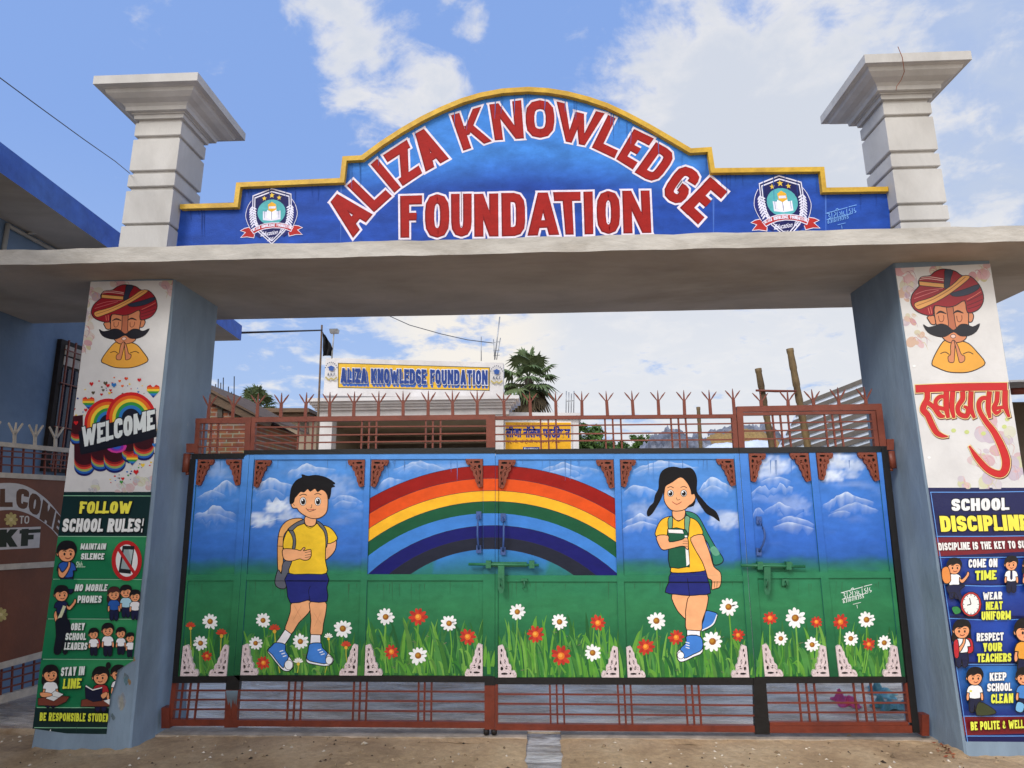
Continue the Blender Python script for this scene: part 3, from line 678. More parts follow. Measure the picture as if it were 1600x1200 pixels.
GR = [C(86, 148, 54), C(56, 122, 50), C(112, 164, 70), C(46, 106, 52), C(76, 136, 66), C(98, 154, 58)]
def blade(a, x, y, dx, h, w, c, bend=.3):
    P = [(x, y), (x+dx*.3, y-h*.45), (x+dx*.7, y-h*.8), (x+dx, y-h+abs(dx)*bend)]
    a.line(P, [w, w*1.1, w*.7, .3], c)
def grass(a, quad, n, seed, tall=1.):
    rr = random.Random(seed); (x0, y0), (x1, y1) = quad; k = (x1-x0)
    for i in range(n):
        f = (i+rr.random())/n; x = x0+k*f; h = rr.uniform(16, 66)*tall; c = GR[rr.randrange(6)]
        base = y0+(y1-y0)*f-rr.choice((0, 0, 8, 20))
        blade(a, x, base+4, rr.uniform(-20, 20), h, rr.uniform(2.4, 6.4), c if rr.random() > .35 else mixpx(c, C(24, 76, 48), .5), rr.uniform(.1, .6))
def flower(a, x, y, r, kind, rr):
    n = 11 if kind == 'w' else 10
    petal = C(238, 238, 236) if kind == 'w' else C(198, 62, 44)
    for k in range(n):
        t = 2*math.pi*(k+rr.uniform(-.15, .15))/n; d = r*rr.uniform(.9, 1.08)
        cx_, cy_ = x+math.cos(t)*d*.62, y+math.sin(t)*d*.62
        a.poly(ell(cx_, cy_, d*.40, d*.20, 9, t), petal if kind == 'w' or k % 2 else C(176, 50, 40), lay=k % 2)
    a.next(3); a.ell(x, y, r*.36, r*.36, C(150, 92, 30) if kind == 'w' else C(226, 120, 40), n=10); a.ell(x-r*.06, y-r*.06, r*.2, r*.2, C(186, 132, 48) if kind == 'w' else C(240, 168, 70), n=8)
def bud(a, x, y, r, kind, rr):
    col = C(238, 236, 226) if kind == 'W' else C(196, 66, 46)
    for k in range(6):
        t = -math.pi/2+(k-2.5)*.52; a.poly(ell(x+math.cos(t)*r*.5, y+math.sin(t)*r*.5, r*.5, r*.2, 8, t), col, lay=k % 2)
    a.next(3); a.ell(x, y+r*.3, r*.3, r*.34, C(226, 168, 60) if kind == 'R' else C(224, 190, 70), n=8)
def flowers(a, z, lst, seed, base):
    """z: zoom; lst: (x, y, r, kind)"""
    rr = random.Random(seed); a.zoom(*z)
    for x, y, r, k in lst:
        a.line([(x, y), (x+rr.uniform(-10, 14), y+(base-y)*.5), (x+rr.uniform(-25, 25), base)], [r*.16, r*.16, r*.2], GR[rr.choice((0, 2, 5))] if k in 'wr' else C(176, 178, 60))
    for x, y, r, k in lst: (flower if k in 'wr' else bud)(a, x, y, r, k, rr)
SKIN = C(240, 172, 122); YEL = C(240, 196, 46); NAVY = C(34, 42, 118); SHOE = C(66, 126, 206)
def boy(a):
    a.zoom(400, 720, 3.53); S = lambda p, c, **k: a.shape(p, c, INK, 4.4, **k)
    S([(250, 318), (200, 320), (160, 340), (132, 380), (120, 440), (118, 520), (122, 610), (134, 625), (150, 560), (150, 430), (172, 385), (215, 350), (262, 335)], C(226, 164, 96))
    S([(122, 600), (140, 622), (150, 560), (200, 545), (184, 620), (168, 660), (165, 700), (140, 706), (112, 692), (104, 660)], C(96, 98, 110))
    for y in (418, 470): a.line([(119, y), (148, y+2)], 3, INK)
    S([(395, 452), (440, 436), (440, 480), (425, 510), (400, 535), (380, 545), (380, 500)], SKIN)
    S([(200, 782), (298, 770), (300, 820), (275, 855), (235, 895), (195, 955), (160, 930), (175, 880), (190, 830)], SKIN)
    S([(300, 778), (382, 778), (386, 830), (372, 900), (360, 962), (302, 962), (303, 880), (298, 820)], SKIN)
    for p, q in (((212, 800), (255, 880)), ((250, 800), (205, 880)), ((320, 840), (360, 900)), ((355, 840), (322, 915))): a.line([p, q], 1.6, C(206, 132, 92))
    S([(160, 930), (195, 955), (185, 975), (160, 1012), (140, 1010), (108, 1005), (130, 975)], C(236, 232, 236), sm=False)
    S([(302, 958), (356, 960), (357, 1008), (330, 1012), (298, 1012)], C(236, 232, 236), sm=False)
    S([(108, 1003), (160, 1012), (162, 1045), (185, 1082), (206, 1115), (203, 1142), (180, 1160), (148, 1155), (118, 1122), (85, 1080), (62, 1048), (85, 1022)], C(236, 238, 242))
    S([(108, 1003), (160, 1012), (162, 1045), (180, 1082), (158, 1120), (150, 1142), (118, 1108), (90, 1070), (66, 1045), (88, 1020)], SHOE)
    a.ell(180, 1126, 23, 27, C(240, 240, 242), INK, 3)
    S([(298, 1010), (357, 1005), (366, 1030), (395, 1058), (426, 1090), (420, 1118), (390, 1132), (335, 1126), (278, 1108), (286, 1050)], C(236, 238, 242))
    S([(298, 1010), (357, 1005), (366, 1030), (395, 1060), (385, 1085), (388, 1118), (340, 1114), (282, 1096), (287, 1050)], SHOE)
    a.ell(403, 1100, 19, 23, C(240, 240, 242), INK, 3)
    for x, y in ((130, 1052), (140, 1066), (148, 1080)): a.line([(x, y), (x+20, y-6)], 5, C(240, 240, 242))
    for x, y in ((340, 1045), (350, 1058), (358, 1070)): a.line([(x, y), (x+20, y-6)], 5, C(240, 240, 242))
    S([(175, 620), (388, 618), (390, 700), (392, 776), (300, 776), (296, 766), (286, 768), (190, 785), (170, 700)], NAVY, k=2)
    a.line([(300, 690), (290, 720), (298, 766)], 3, INK); a.line([(170, 662), (390, 664)], 3.5, INK)
    S([(262, 345), (300, 365), (335, 345), (375, 362), (388, 410), (384, 480), (383, 550), (388, 620), (290, 624), (183, 620), (200, 550), (205, 490), (155, 488), (152, 440), (175, 385), (215, 356)], YEL)
    S([(370, 358), (410, 370), (440, 405), (446, 436), (395, 456), (388, 400)], YEL)
    S([(175, 378), (196, 373), (214, 405), (220, 445), (214, 488), (200, 486), (205, 442), (194, 405)], C(98, 102, 112))
    S([(330, 330), (362, 346), (388, 385), (396, 440), (386, 482), (384, 430), (374, 390), (350, 360)], C(98, 102, 112))
    S([(178, 376), (215, 345), (258, 325), (272, 330), (266, 345), (228, 360), (198, 386)], C(98, 102, 112))
    S([(272, 308), (328, 308), (328, 350), (300, 362), (272, 350)], SKIN)
    a.line([(266, 348), (298, 372), (334, 348)], 3, INK)
    S([(150, 487), (215, 488), (245, 495), (262, 478), (272, 482), (262, 496), (299, 489), (305, 505), (303, 528), (288, 546), (262, 548), (240, 541), (200, 552), (165, 550), (149, 530)], SKIN)
    for y in (505, 520, 533): a.line([(270, y+2), (303, y-5)], 2.4, INK)
    S([(212, 212), (215, 190), (245, 165), (300, 148), (345, 150), (385, 170), (396, 200), (396, 250), (388, 285), (365, 308), (335, 319), (300, 316), (265, 300), (238, 280), (225, 262), (206, 262), (194, 246), (198, 226)], SKIN)
    S([(188, 236), (190, 180), (200, 140), (225, 107), (255, 92), (254, 76), (285, 85), (330, 80), (385, 92), (425, 116), (434, 126), (421, 130), (433, 141), (415, 148), (411, 182), (402, 210), (394, 190), (382, 170), (360, 158), (340, 170), (325, 152), (300, 168), (285, 154), (265, 172), (245, 170), (225, 192), (212, 207), (208, 228)], INK)
    for x in (259, 341):
        a.ell(x, 224, 17, 23, C(240, 240, 240), INK, 2.5); a.ell(x+1, 225, 12, 17, C(46, 32, 26)); a.ell(x+1, 226, 7, 10, INK); a.ell(x-3, 217, 4, 5, C(250, 250, 250), n=8)
    a.line([(240, 192), (262, 184), (280, 190)], 4, INK); a.line([(322, 186), (342, 180), (360, 188)], 4, INK)
    a.line([(308, 240), (306, 258), (298, 260)], 2.6, INK); a.line([(275, 260), (295, 279), (330, 268)], 3, INK); a.line([(283, 268), (300, 270), (322, 268)], 4.5, C(190, 90, 76))
    a.line([(205, 236), (212, 248)], 2.5, INK)
def girl(a):
    a.zoom(950, 690, 3); S = lambda p, c, **k: a.shape(p, c, INK, 3.8, **k)
    S([(360, 330), (400, 334), (430, 360), (462, 420), (502, 490), (536, 540), (539, 562), (520, 576), (495, 576), (488, 540), (470, 480), (440, 440), (400, 380)], C(44, 122, 98))
    a.shape([(478, 505), (500, 490), (524, 525), (500, 535)], C(96, 160, 132))
    S([(458, 795), (480, 795), (514, 810), (492, 855), (466, 880), (438, 886), (440, 860), (450, 830)], SHOE); a.line([(512, 812), (490, 858), (440, 886)], 7, C(238, 238, 240)); a.line([(514, 812), (494, 860), (440, 889)], 2.5, INK)
    S([(300, 716), (385, 720), (372, 770), (366, 828), (345, 815), (318, 780)], SKIN)
    S([(385, 720), (465, 714), (462, 780), (442, 840), (435, 888), (370, 886), (364, 820), (366, 780)], SKIN)
    S([(370, 883), (433, 887), (432, 916), (370, 914)], C(238, 236, 240), sm=False)
    S([(370, 910), (435, 915), (444, 985), (400, 1010), (354, 1031), (330, 1026), (323, 990), (350, 962), (366, 942)], C(238, 238, 242))
    S([(370, 910), (435, 915), (442, 972), (398, 998), (358, 1016), (352, 990), (338, 972), (366, 942)], SHOE); a.ell(341, 1002, 16, 17, C(240, 240, 242), INK, 2.5)
    for y in (940, 952, 964): a.line([(364, y), (382, y+5)], 4, C(240, 240, 242))
    S([(297, 612), (400, 615), (460, 600), (466, 640), (481, 710), (430, 718), (380, 722), (320, 716), (268, 706), (285, 660)], NAVY, k=2)
    a.line([(372, 640), (382, 722)], 2.5, INK); a.line([(285, 661), (470, 661)], 3, INK)
    S([(300, 350), (330, 372), (360, 355), (402, 362), (430, 390), (444, 436), (388, 450), (412, 500), (440, 560), (463, 600), (400, 612), (300, 614), (296, 585), (285, 510), (282, 440), (224, 443), (230, 400), (255, 363)], C(246, 186, 48))
    S([(282, 362), (302, 352), (300, 410), (284, 412)], C(112, 160, 128)); S([(360, 352), (384, 356), (380, 400), (376, 446), (362, 430)], C(112, 160, 128))
    S([(280, 410), (365, 414), (374, 460), (382, 575), (370, 587), (290, 589), (284, 500)], C(26, 88, 62), k=2)
    a.poly([(281, 411), (350, 413), (356, 432), (284, 428)], C(232, 232, 230)); a.line([(281, 411), (350, 413), (356, 432), (284, 428)], 2, INK, closed=True, sm=False)
    a.poly([(360, 440), (371, 440), (382, 574), (368, 584)], C(232, 232, 230))
    S([(228, 443), (282, 440), (288, 470), (345, 460), (358, 452), (374, 454), (377, 492), (372, 507), (352, 490), (300, 500), (260, 508), (240, 488)], SKIN)
    for y in (466, 478, 490): a.line([(350, y), (374, y+1)], 2, INK)
    S([(388, 451), (441, 435), (458, 470), (480, 530), (496, 585), (526, 612), (531, 650), (523, 682), (500, 690), (486, 692), (487, 652), (468, 640), (459, 610), (440, 560), (405, 500)], SKIN)
    for x in (500, 512): a.line([(x, 655), (x-2, 686)], 2, INK)
    S([(305, 320), (358, 316), (358, 355), (330, 371), (305, 355)], SKIN)
    a.line([(304, 352), (330, 374), (358, 354)], 2.6, INK)
    S([(265, 265), (260, 232), (252, 256), (245, 272), (226, 305), (207, 335), (188, 349), (184, 330), (196, 305), (215, 285), (222, 252), (238, 220), (240, 180), (250, 145), (275, 125), (310, 119), (345, 126), (385, 124), (408, 148), (416, 185), (415, 235), (440, 268), (470, 303), (506, 330), (522, 371), (495, 352), (463, 336), (443, 310), (423, 280), (405, 246), (400, 300), (300, 310)], INK)
    S([(265, 225), (272, 206), (300, 190), (340, 166), (370, 190), (388, 225), (392, 246), (405, 245), (410, 266), (395, 290), (380, 300), (360, 318), (325, 326), (295, 320), (272, 295), (262, 265)], SKIN)
    for x in (293, 355):
        a.ell(x, 242, 14, 16, C(240, 240, 240), INK, 2.5); a.ell(x, 243, 10, 12, C(46, 32, 26)); a.ell(x, 243, 6, 8, INK); a.ell(x-4, 237, 3.5, 4, C(250, 250, 250), n=8)
    a.line([(278, 217), (294, 211), (308, 217)], 3, INK); a.line([(340, 215), (356, 210), (370, 217)], 3, INK)
    a.line([(320, 262), (326, 274), (338, 270)], 2.2, INK); a.line([(300, 281), (322, 294), (345, 282)], 3, C(150, 40, 40))
def signature(a, x, y, k, col):
    """the sign writer's Devanagari name and number"""
    p = lambda q, w=1.2: a.line([(x+u*k, y+v*k) for u, v in q], w*k, col)
    a.line([(x, y+12*k), (x+44*k, y)], 1.3*k, col); a.line([(x+46*k, y-1*k), (x+62*k, y-5*k)], 1.2*k, col)
    for q in ([(3, 12), (8, 13), (6, 17), (10, 20), (5, 24)], [(12, 10), (13, 22)], [(17, 9), (21, 13), (17, 17), (19, 21)], [(23, 8), (24, 20)], [(20, 5), (24, 2), (26, 6)], [(27, 9), (30, 12), (28, 16)], [(32, 7), (33, 18)], [(36, 8), (35, 13), (39, 14)], [(42, 3), (43, 15)], [(49, 2), (47, 6), (51, 8), (48, 12)], [(53, 1), (54, 11)], [(58, 1), (57, 6), (61, 8), (58, 11)]): p(q)
    a.text('6316119355', (x+4*k, y+33*k), (x+46*k, y+22*k), (x+4*k, y+26*k), col, t=.16, sp=.14)
    a.line([(x+2*k, y+25*k), (x+54*k, y+12*k)], 1.2*k, col); a.line([(x+24*k, y+35*k), (x+40*k, y+31*k)], 1*k, col); a.line([(x+32*k, y+36*k), (x+33*k, y+43*k)], 1*k, col)

PAN = {1: ((309, 717), (378.8, 716), (354, 1057), (281, 1057)), 2: ((397.5, 718), (571, 717.5), (558, 1055.5), (375, 1055)), 3: ((579, 717.5), (755, 717), (754.5, 1056.5), (569, 1055.5)),
       4: ((778.5, 718), (959, 717.5), (968.5, 1059), (777.5, 1058.5)), 5: ((968, 717.5), (1147, 717), (1172, 1059), (980, 1059)), 6: ((1169, 708), (1264, 707), (1297, 1057.5), (1195, 1057.5)), 7: ((1274, 707), (1370, 706), (1409, 1057.5), (1311, 1057.5))}
def panel_art(n):
    a = Art(.012, .0006); q = PAN[n]; TL, TR, BR, BL = q
    g_ = 6; a.clip = [[(TL[0]-g_, TL[1]-g_), (TR[0]+g_, TR[1]-g_), (BR[0]+g_, BR[1]+3), (BL[0]-g_, BL[1]+3)]]
    gquad(a, (TL[0]-g_, TL[1]-g_), (TR[0]+g_, TR[1]-g_), (BR[0]+g_, BR[1]+3), (BL[0]-g_, BL[1]+3), 88, int((TR[0]-TL[0])/4.5)+2, mural)
    a.clip = [list(q)]; rr = random.Random(40+n)
    a.zoom()
    if n == 1:
        a.zoom(260, 690, 3); ridge(a, [(140, 270), (190, 235), (235, 215), (270, 178), (305, 195), (335, 215)], 55, .8); ridge(a, [(140, 262), (190, 250), (215, 228), (250, 240), (280, 256)], 30, .5); ridge(a, [(128, 345), (180, 325), (225, 296), (275, 318), (330, 345)], 65, .9); ridge(a, [(128, 360), (200, 340), (260, 345), (330, 375)], 34, .5)
    if n == 2:
        a.zoom(260, 690, 3); ridge(a, [(400, 225), (440, 195), (495, 170), (540, 190), (600, 205)], 55, .95); ridge(a, [(560, 150), (610, 125), (655, 100), (700, 118), (800, 132)], 60, .9); ridge(a, [(600, 168), (660, 135), (720, 150)], 26, .6)
        ridge(a, [(770, 275), (830, 250), (880, 262), (920, 285)], 40, .7); ridge(a, [(780, 300), (830, 276), (900, 290)], 30, .5); ridge(a, [(415, 250), (480, 220), (560, 250)], 40, .4)
        a.line([(400, 405), (470, 375), (550, 355)], [1, 5, 1], C(190, 212, 238))
    if n == 3: a.zoom(560, 690, 3); ridge(a, [(160, 130), (230, 105), (290, 90), (350, 108), (430, 128)], 55, .7); ridge(a, [(180, 145), (260, 110), (320, 128)], 30, .5); ridge(a, [(90, 215), (120, 180), (160, 172), (220, 185)], 46, .6)
    if n == 4: a.zoom(560, 690, 3); ridge(a, [(860, 130), (920, 110), (965, 97), (1010, 112), (1080, 125)], 40, .8); ridge(a, [(880, 150), (960, 122), (1040, 150)], 36, .7); ridge(a, [(1040, 130), (1090, 122), (1140, 140)], 24, .4)
    if n == 5:
        a.zoom(950, 690, 3); ridge(a, [(110, 135), (180, 108), (250, 90), (330, 100), (430, 122)], 50, .8); ridge(a, [(120, 150), (200, 120), (300, 118)], 30, .6); ridge(a, [(70, 235), (120, 205), (180, 215), (240, 238)], 44, .7)
        ridge(a, [(420, 240), (450, 195), (490, 168), (540, 190), (590, 220)], 60, .85); ridge(a, [(430, 240), (490, 205), (570, 240)], 44, .6); ridge(a, [(66, 385), (110, 358), (150, 340), (190, 355), (235, 365)], 50, .85); ridge(a, [(60, 412), (150, 376), (235, 395)], 40, .8)
    if n == 6:
        a.zoom(1150, 690, 3); ridge(a, [(66, 240), (120, 205), (190, 190), (240, 205), (270, 215)], 46, .95); ridge(a, [(110, 190), (190, 164), (260, 185)], 40, .7); ridge(a, [(130, 325), (170, 300), (205, 284), (250, 305), (320, 320)], 45, .8)
        ridge(a, [(78, 345), (90, 320), (110, 312), (135, 335)], 34, .7); ridge(a, [(190, 372), (250, 350), (310, 362), (370, 385)], 40, .75); ridge(a, [(170, 400), (265, 377), (370, 412)], 40, .9)
    if n == 7:
        a.zoom(1150, 690, 3); ridge(a, [(405, 300), (460, 265), (512, 238), (570, 258), (650, 280)], 55, .95); ridge(a, [(440, 330), (500, 305), (570, 284), (620, 305), (670, 320)], 45, .7); ridge(a, [(430, 345), (490, 322), (540, 335)], 30, .6)
    if n in (3, 4): a.clip = [[TL, TR, (BR[0], 904), (BL[0], 904)]]; TLx = q; rainbow(a); a.clip = [list(q)]
    a.zoom(); nb = {1: 56, 2: 150, 3: 190, 4: 200, 5: 170, 6: 95, 7: 95}[n]
    grass(a, (BL, BR), nb, 100+n, 1.35 if n in (3, 4) else 1.1)
    FL = {1: ((260, 690, 3), [(205, 843, 38, 'w'), (160, 945, 35, 'w'), (113, 868, 25, 'R'), (258, 903, 28, 'R'), (190, 1005, 25, 'r')]),
          2: ((260, 690, 3), [(453, 838, 35, 'w'), (418, 945, 32, 'w'), (628, 937, 37, 'w'), (827, 877, 43, 'w'), (760, 918, 22, 'W'), (618, 1035, 24, 'W'), (507, 882, 28, 'R'), (455, 1037, 32, 'r'), (842, 958, 26, 'R')]),
          3: ((560, 690, 3), [(128, 822, 40, 'w'), (425, 852, 38, 'w'), (280, 1003, 43, 'w'), (280, 822, 43, 'r'), (512, 915, 40, 'r'), (155, 985, 35, 'r')]),
          4: ((560, 690, 3), [(745, 798, 37, 'w'), (943, 845, 38, 'w'), (1098, 990, 40, 'w'), (830, 903, 42, 'r'), (1123, 850, 38, 'r'), (950, 1005, 48, 'r')]),
          5: ((950, 690, 3), [(227, 840, 43, 'w'), (565, 775, 43, 'w'), (490, 937, 47, 'w'), (177, 962, 40, 'r'), (320, 918, 37, 'r'), (610, 907, 30, 'r')]),
          6: ((1150, 690, 3), [(278, 827, 48, 'w'), (210, 923, 33, 'w'), (357, 952, 35, 'w'), (160, 827, 33, 'r'), (377, 845, 28, 'r')]),
          7: ((1150, 690, 3), [(612, 835, 40, 'w'), (538, 923, 35, 'w'), (695, 943, 35, 'w'), (490, 845, 37, 'r'), (623, 950, 30, 'r')])}[n]
    flowers(a, FL[0], FL[1], n, 1085)
    a.zoom(); rr = random.Random(70+n)
    for k in range(int((TR[0]-TL[0])/9)):      # rust and dirt runs below the rails
        f = rr.random(); v0 = rr.choice((719, 719, 909, 912)); u = TL[0]+(TR[0]-TL[0])*f+((BL[0]-TL[0])*(1-f)+(BR[0]-TR[0])*f)*(v0-708)/350; h = rr.uniform(6, 34)
        a.line([(u, v0), (u+rr.uniform(-.5, .5), v0+h*.5), (u+rr.uniform(-1, 1), v0+h)], [rr.uniform(.8, 1.8), .8, .15], mixpx(bgcol(u, v0+10), C(64, 52, 40), rr.uniform(.15, .42)))
    for k in range(int((TR[0]-TL[0])/14)):     # scuffs near the foot
        f = rr.random(); v0 = rr.uniform(985, 1052); u = BL[0]+(BR[0]-BL[0])*f; L_ = rr.uniform(2, 7); t_ = rr.uniform(-.6, .6)
        a.line([(u, v0), (u+L_*math.cos(t_), v0+L_*math.sin(t_))], rr.uniform(.5, 1.3), mixpx(bgcol(u, v0), C(150, 136, 112), rr.uniform(.25, .6)), sm=False)
    if n == 2: boy(a)
    if n == 5: girl(a)
    if n == 7: a.zoom(); signature(a, 1314, 917, .78, C(226, 232, 228))
    return a
def spike(leaf, u, vb, vf, vt, hw=11.5, vs=None, lean=0.):
    mb = MB(); Yf, Yb = -.004, .006; vs = vt+3 if vs is None else vs; l = (u-740)*.00021
    T = lambda du, v: (u+du-(v-vb)*-l*-1*-1+lean*(vb-v), v)
    T = lambda du, v: (u+du+l*(v-vb)*1.0+lean*(vb-v), v)
    mb.prism([T(-2.5, vb), T(2.5, vb), T(2.3, vf), T(-2.3, vf)], Yf, Yb)
    mb.prism([T(-1.3, vf), T(1.3, vf), T(.9, vt+6), T(.15, vt), T(-.15, vt), T(-.9, vt+6)], Yf, Yb)
    for s_ in (-1, 1):
        mb.prism([T(s_*.2, vf+2.4), T(s_*2.4, vf+1.2), T(s_*(hw*.62+1.5), vf-(vf-vs)*.58), T(s_*hw, vs), T(s_*(hw-1.0), vs), T(s_*(hw*.55-.6), vf-(vf-vs)*.58)][::s_], Yf+.001, Yb-.001)
    return mb.build('spike', M['red'], leaf)
def ornament(leaf, u, v, sx, sy, w, h, mt):
    """pierced scroll bracket in a panel corner: u,v = the corner, sx/sy point into the panel"""
    out = [(0, 0), (1, 0), (1.03, .05), (1.0, .13), (.93, .2), (.84, .22), (.77, .19), (.73, .24), (.74, .33), (.68, .4), (.6, .42), (.57, .5), (.56, .58), (.48, .63), (.45, .7), (.44, .8), (.37, .86), (.33, .95), (.25, 1.02), (.12, 1.0), (0, .97)]
    hol = [ell(.34, .11, .2, .04, 8), ell(.2, .27, .085, .07, 7), ell(.46, .3, .07, .055, 7, .6), ell(.15, .47, .06, .075, 7), ell(.38, .49, .05, .085, 7, .3), ell(.16, .68, .06, .06, 7), ell(.2, .84, .05, .06, 7), ell(.68, .12, .06, .035, 6)]
    l = (u-740)*.00021
    def P(x, y): d = sy*y*h; return atY(u+sx*x*w+l*d, v+d, -.012)
    loops = [out]+[hh[::-1] for hh in hol]; flat = [p for q in loops for p in q]
    tri = tessellate_polygon([[Vector((p[0], p[1], 0)) for p in q] for q in loops]); W3 = [P(*p) for p in flat]; mb = MB()
    vs = [(p[0], -.012, p[2]) for p in W3]+[(p[0], .011, p[2]) for p in W3]; n = len(flat); fs = []
    for t in tri:
        b = sum(W3[t[i]][0]*W3[t[(i+1) % 3]][2]-W3[t[(i+1) % 3]][0]*W3[t[i]][2] for i in range(3))
        fs.append(tuple(t) if b > 0 else tuple(t)[::-1])
    k = 0
    for q in loops:
        m = len(q); fs += [(k+i, k+(i+1) % m, n+k+(i+1) % m, n+k+i) for i in range(m)]; k += m
    mb.add(vs, fs, 0)
    # raised scroll ribs
    for q, r_ in (([(.1, .95), (.14, .6), (.3, .34), (.6, .28), (.86, .1)], .0035), ([(.3, .9), (.3, .62), (.46, .4), (.66, .33)], .003), ([(.78, .2), (.9, .06), (.98, .12)], .003)):
        mb.tube([(P(*p)[0], -.0125, P(*p)[2]) for p in smoothpts(q, False, 3)], r_, 5)
    bk = [(.03, .03), (.8, .03), (.55, .36), (.4, .66), (.24, .93), (.03, .93)]; mb.prism([((u+sx*x*w+l*sy*y*h), v+sy*y*h) for x, y in bk], .004, .0105, 1)  # dark plate added behind the holes to stand in for their shade
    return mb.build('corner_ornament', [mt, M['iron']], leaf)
def grille(leaf, mt, hb, vb, frame=()):
    """hb: (u0,v0,u1,v1) rods across; vb: (u0,v0,u1,v1) rods up; frame: quads"""
    mb = MB()
    for u0, v0, u1, v1 in hb: mb.bar(atY(u0, v0, .006), atY(u1, v1, .006), .011, .011)
    for u0, v0, u1, v1 in vb: mb.bar(atY(u0, v0, .014), atY(u1, v1, .014), .013, .013, upv=(0, 1, 0))
    mb.build('grille', mt, leaf)
def framepart(leaf, name, quads, mt, Yf=-.002, Yb=.034):
    mb = MB()
    for k, q in enumerate(quads): mb.prism(q, Yf-.0015*(k % 3), Yb-.001*(k % 2))
    return mb.build(name, mt, leaf)
def stile(leaf, quads, extra=None):
    """raised frame of the painted panels, carrying the mural's own colours"""
    a = Art(0, .0004); a.mb = MB()
    for k, (q, nv) in enumerate(quads):
        a.mb.prism(q, .0, .0119, 0, bgcol(sum(p[0] for p in q)/4, sum(p[1] for p in q)/4))
        a.clip = None; a.d = .0004+.00008*(k % 4); gquad(a, *q, nv=nv, nu=1)
    a.d = .0008
    if extra: extra(a)
    return a.build('panel_frame', M['enamel'], leaf)
def at(q, t, side):   # point down a panel's left/right edge
    TL, TR, BR, BL = (np.array(p, float) for p in q); A, B = (TL, BL) if side == 'l' else (TR, BR); return tuple(A+(B-A)*t)
def rail(q, dark=False): return [at(q, .532, 'l'), at(q, .532, 'r'), at(q, .560, 'r'), at(q, .560, 'l')]
def leaf_obj(label, cx): return thing('gate_leaf', label, 'gate', (float(xY(cx, 1140, 0)), 0, .05), 'leaves of the painted gate')
def bolt(leaf, u0, u1, v, br, hasp):
    mb = MB(); mb.tube([atY(u0, v-.5, -.035), atY(u1, v+1, -.035)], .0105, 10); mb.build('bolt_rod', M['boltgreen'], leaf)
    k = MB()
    for b in br: k.rect(b-4, v-6, b+4, v+6, -.048, 0)
    k.prism([(hasp-5, v+2), (hasp+5, v+2), (hasp+5, v+38), (hasp+2.5, v+45), (hasp-2.5, v+45), (hasp-5, v+38)], -.05, -.043)
    k.tube([atY(hasp-1, v+22, -.05), atY(hasp-1, v+22, -.075), atY(hasp-1, v+33, -.075), atY(hasp-1, v+33, -.05)], .006, 6)
    k.rect(hasp-24, v-4, hasp+40, v+4, -.006, -.001)
    k.build('bolt_bracket', M['boltgreen'], leaf)
M['boltgreen'] = mat('green_painted_bolt', C(44, 110, 76), .4, .25, 14, 6, .2, 60, spots=(C(150, 96, 70), .72, 40))
M['handblue'] = mat('painted_iron_handle', C(58, 84, 140), .4, .3, 12, 5, .1, 60)
def handle(leaf, u, v0, v1, bulge, mt, out=.05):
    mb = MB(); pts = []
    for k in range(9):
        t = k/8; s_ = math.sin(math.pi*t); pts.append(atY(u+bulge*s_, v0+(v1-v0)*t, -.004-out*s_**.6))
    mb.tube(pts, .008, 8)
    for v in (v0, v1): mb.rect(u-4, v-6, u+4, v+6, -.008, 0)
    mb.build('handle', mt, leaf)
def hinge(leaf, u, v0, v1, u0, u1, vb0, vb1):
    mb = MB(); mb.tube([atY(u, v0, .02), atY(u+(v1-v0)*(u-740)*.00021, v1, .02)], .03, 12); mb.rect(u0, vb0, u1, vb1, -.01, .05)
    mb.tube([atY(u+.4, v1, .02), atY(u+.5, v1+4, .02)], .018, 8); mb.build('hinge', M['red'], leaf)

def lerp(a, b, t): return a+(b-a)*t
# ---- narrow fixed section at the left
Lf = leaf_obj('narrow gate section with a single panel of flowers, hinged to the left pillar', 330)
q = PAN[1]; panel_art(1).build('painted_panel', M['enamel'], Lf)
stile(Lf, [([(378.8, 716), (389.8, 708), (365, 1056), (354, 1057)], 26), ([(305, 717), (309, 717), (281, 1057), (277, 1057)], 26), (rail(q), 2)])
framepart(Lf, 'black_border', [[(299, 709), (381, 708), (380.5, 716.5), (299, 717.5)], [(297, 717.2), (305.5, 717.2), (277.5, 1057), (269.5, 1057)], [(269.5, 1057), (355, 1056.6), (354, 1067), (268.7, 1067.5)], [(354, 1056.5), (375, 1055.4), (373.5, 1078), (352.5, 1078)]], M['black'], -.006)
framepart(Lf, 'frame', [[(305.6, 653.8), (392.6, 651.8), (392, 661), (305, 661.5)], [(305.6, 661.5), (312.5, 661.5), (309.5, 708.8), (302.5, 708.8)], [(383, 661), (391.6, 661), (390, 704), (381, 708)]], M['red'])
framepart(Lf, 'lower_frame', [[(268.6, 1067.5), (276, 1067.5), (269, 1124), (262, 1124)], [(262, 1124), (356, 1124.5), (355, 1134.5), (260, 1134.5)], [(352.5, 1078), (363, 1078), (360, 1136), (350, 1136)]], M['redlow'])
grille(Lf, M['red'], [(309, lerp(673, 673, 0), 384, 672.5), (308, 686, 383, 685.5), (307, 698, 382, 697.5)], [(319.4, 661, 316.5, 709), (330.5, 661, 327.5, 709), (341.6, 661, 338.6, 709)])
grille(Lf, M['redlow'], [(275, 1079, 354, 1078.5), (273, 1093.5, 353, 1093), (271, 1108.5, 352, 1108)], [(286.5, 1066, 280, 1125), (298.5, 1066, 292, 1125), (310.5, 1066, 304, 1125)])
for u, vt in ((324.8, 615), (362.9, 615)): spike(Lf, u, 654, 633, vt)
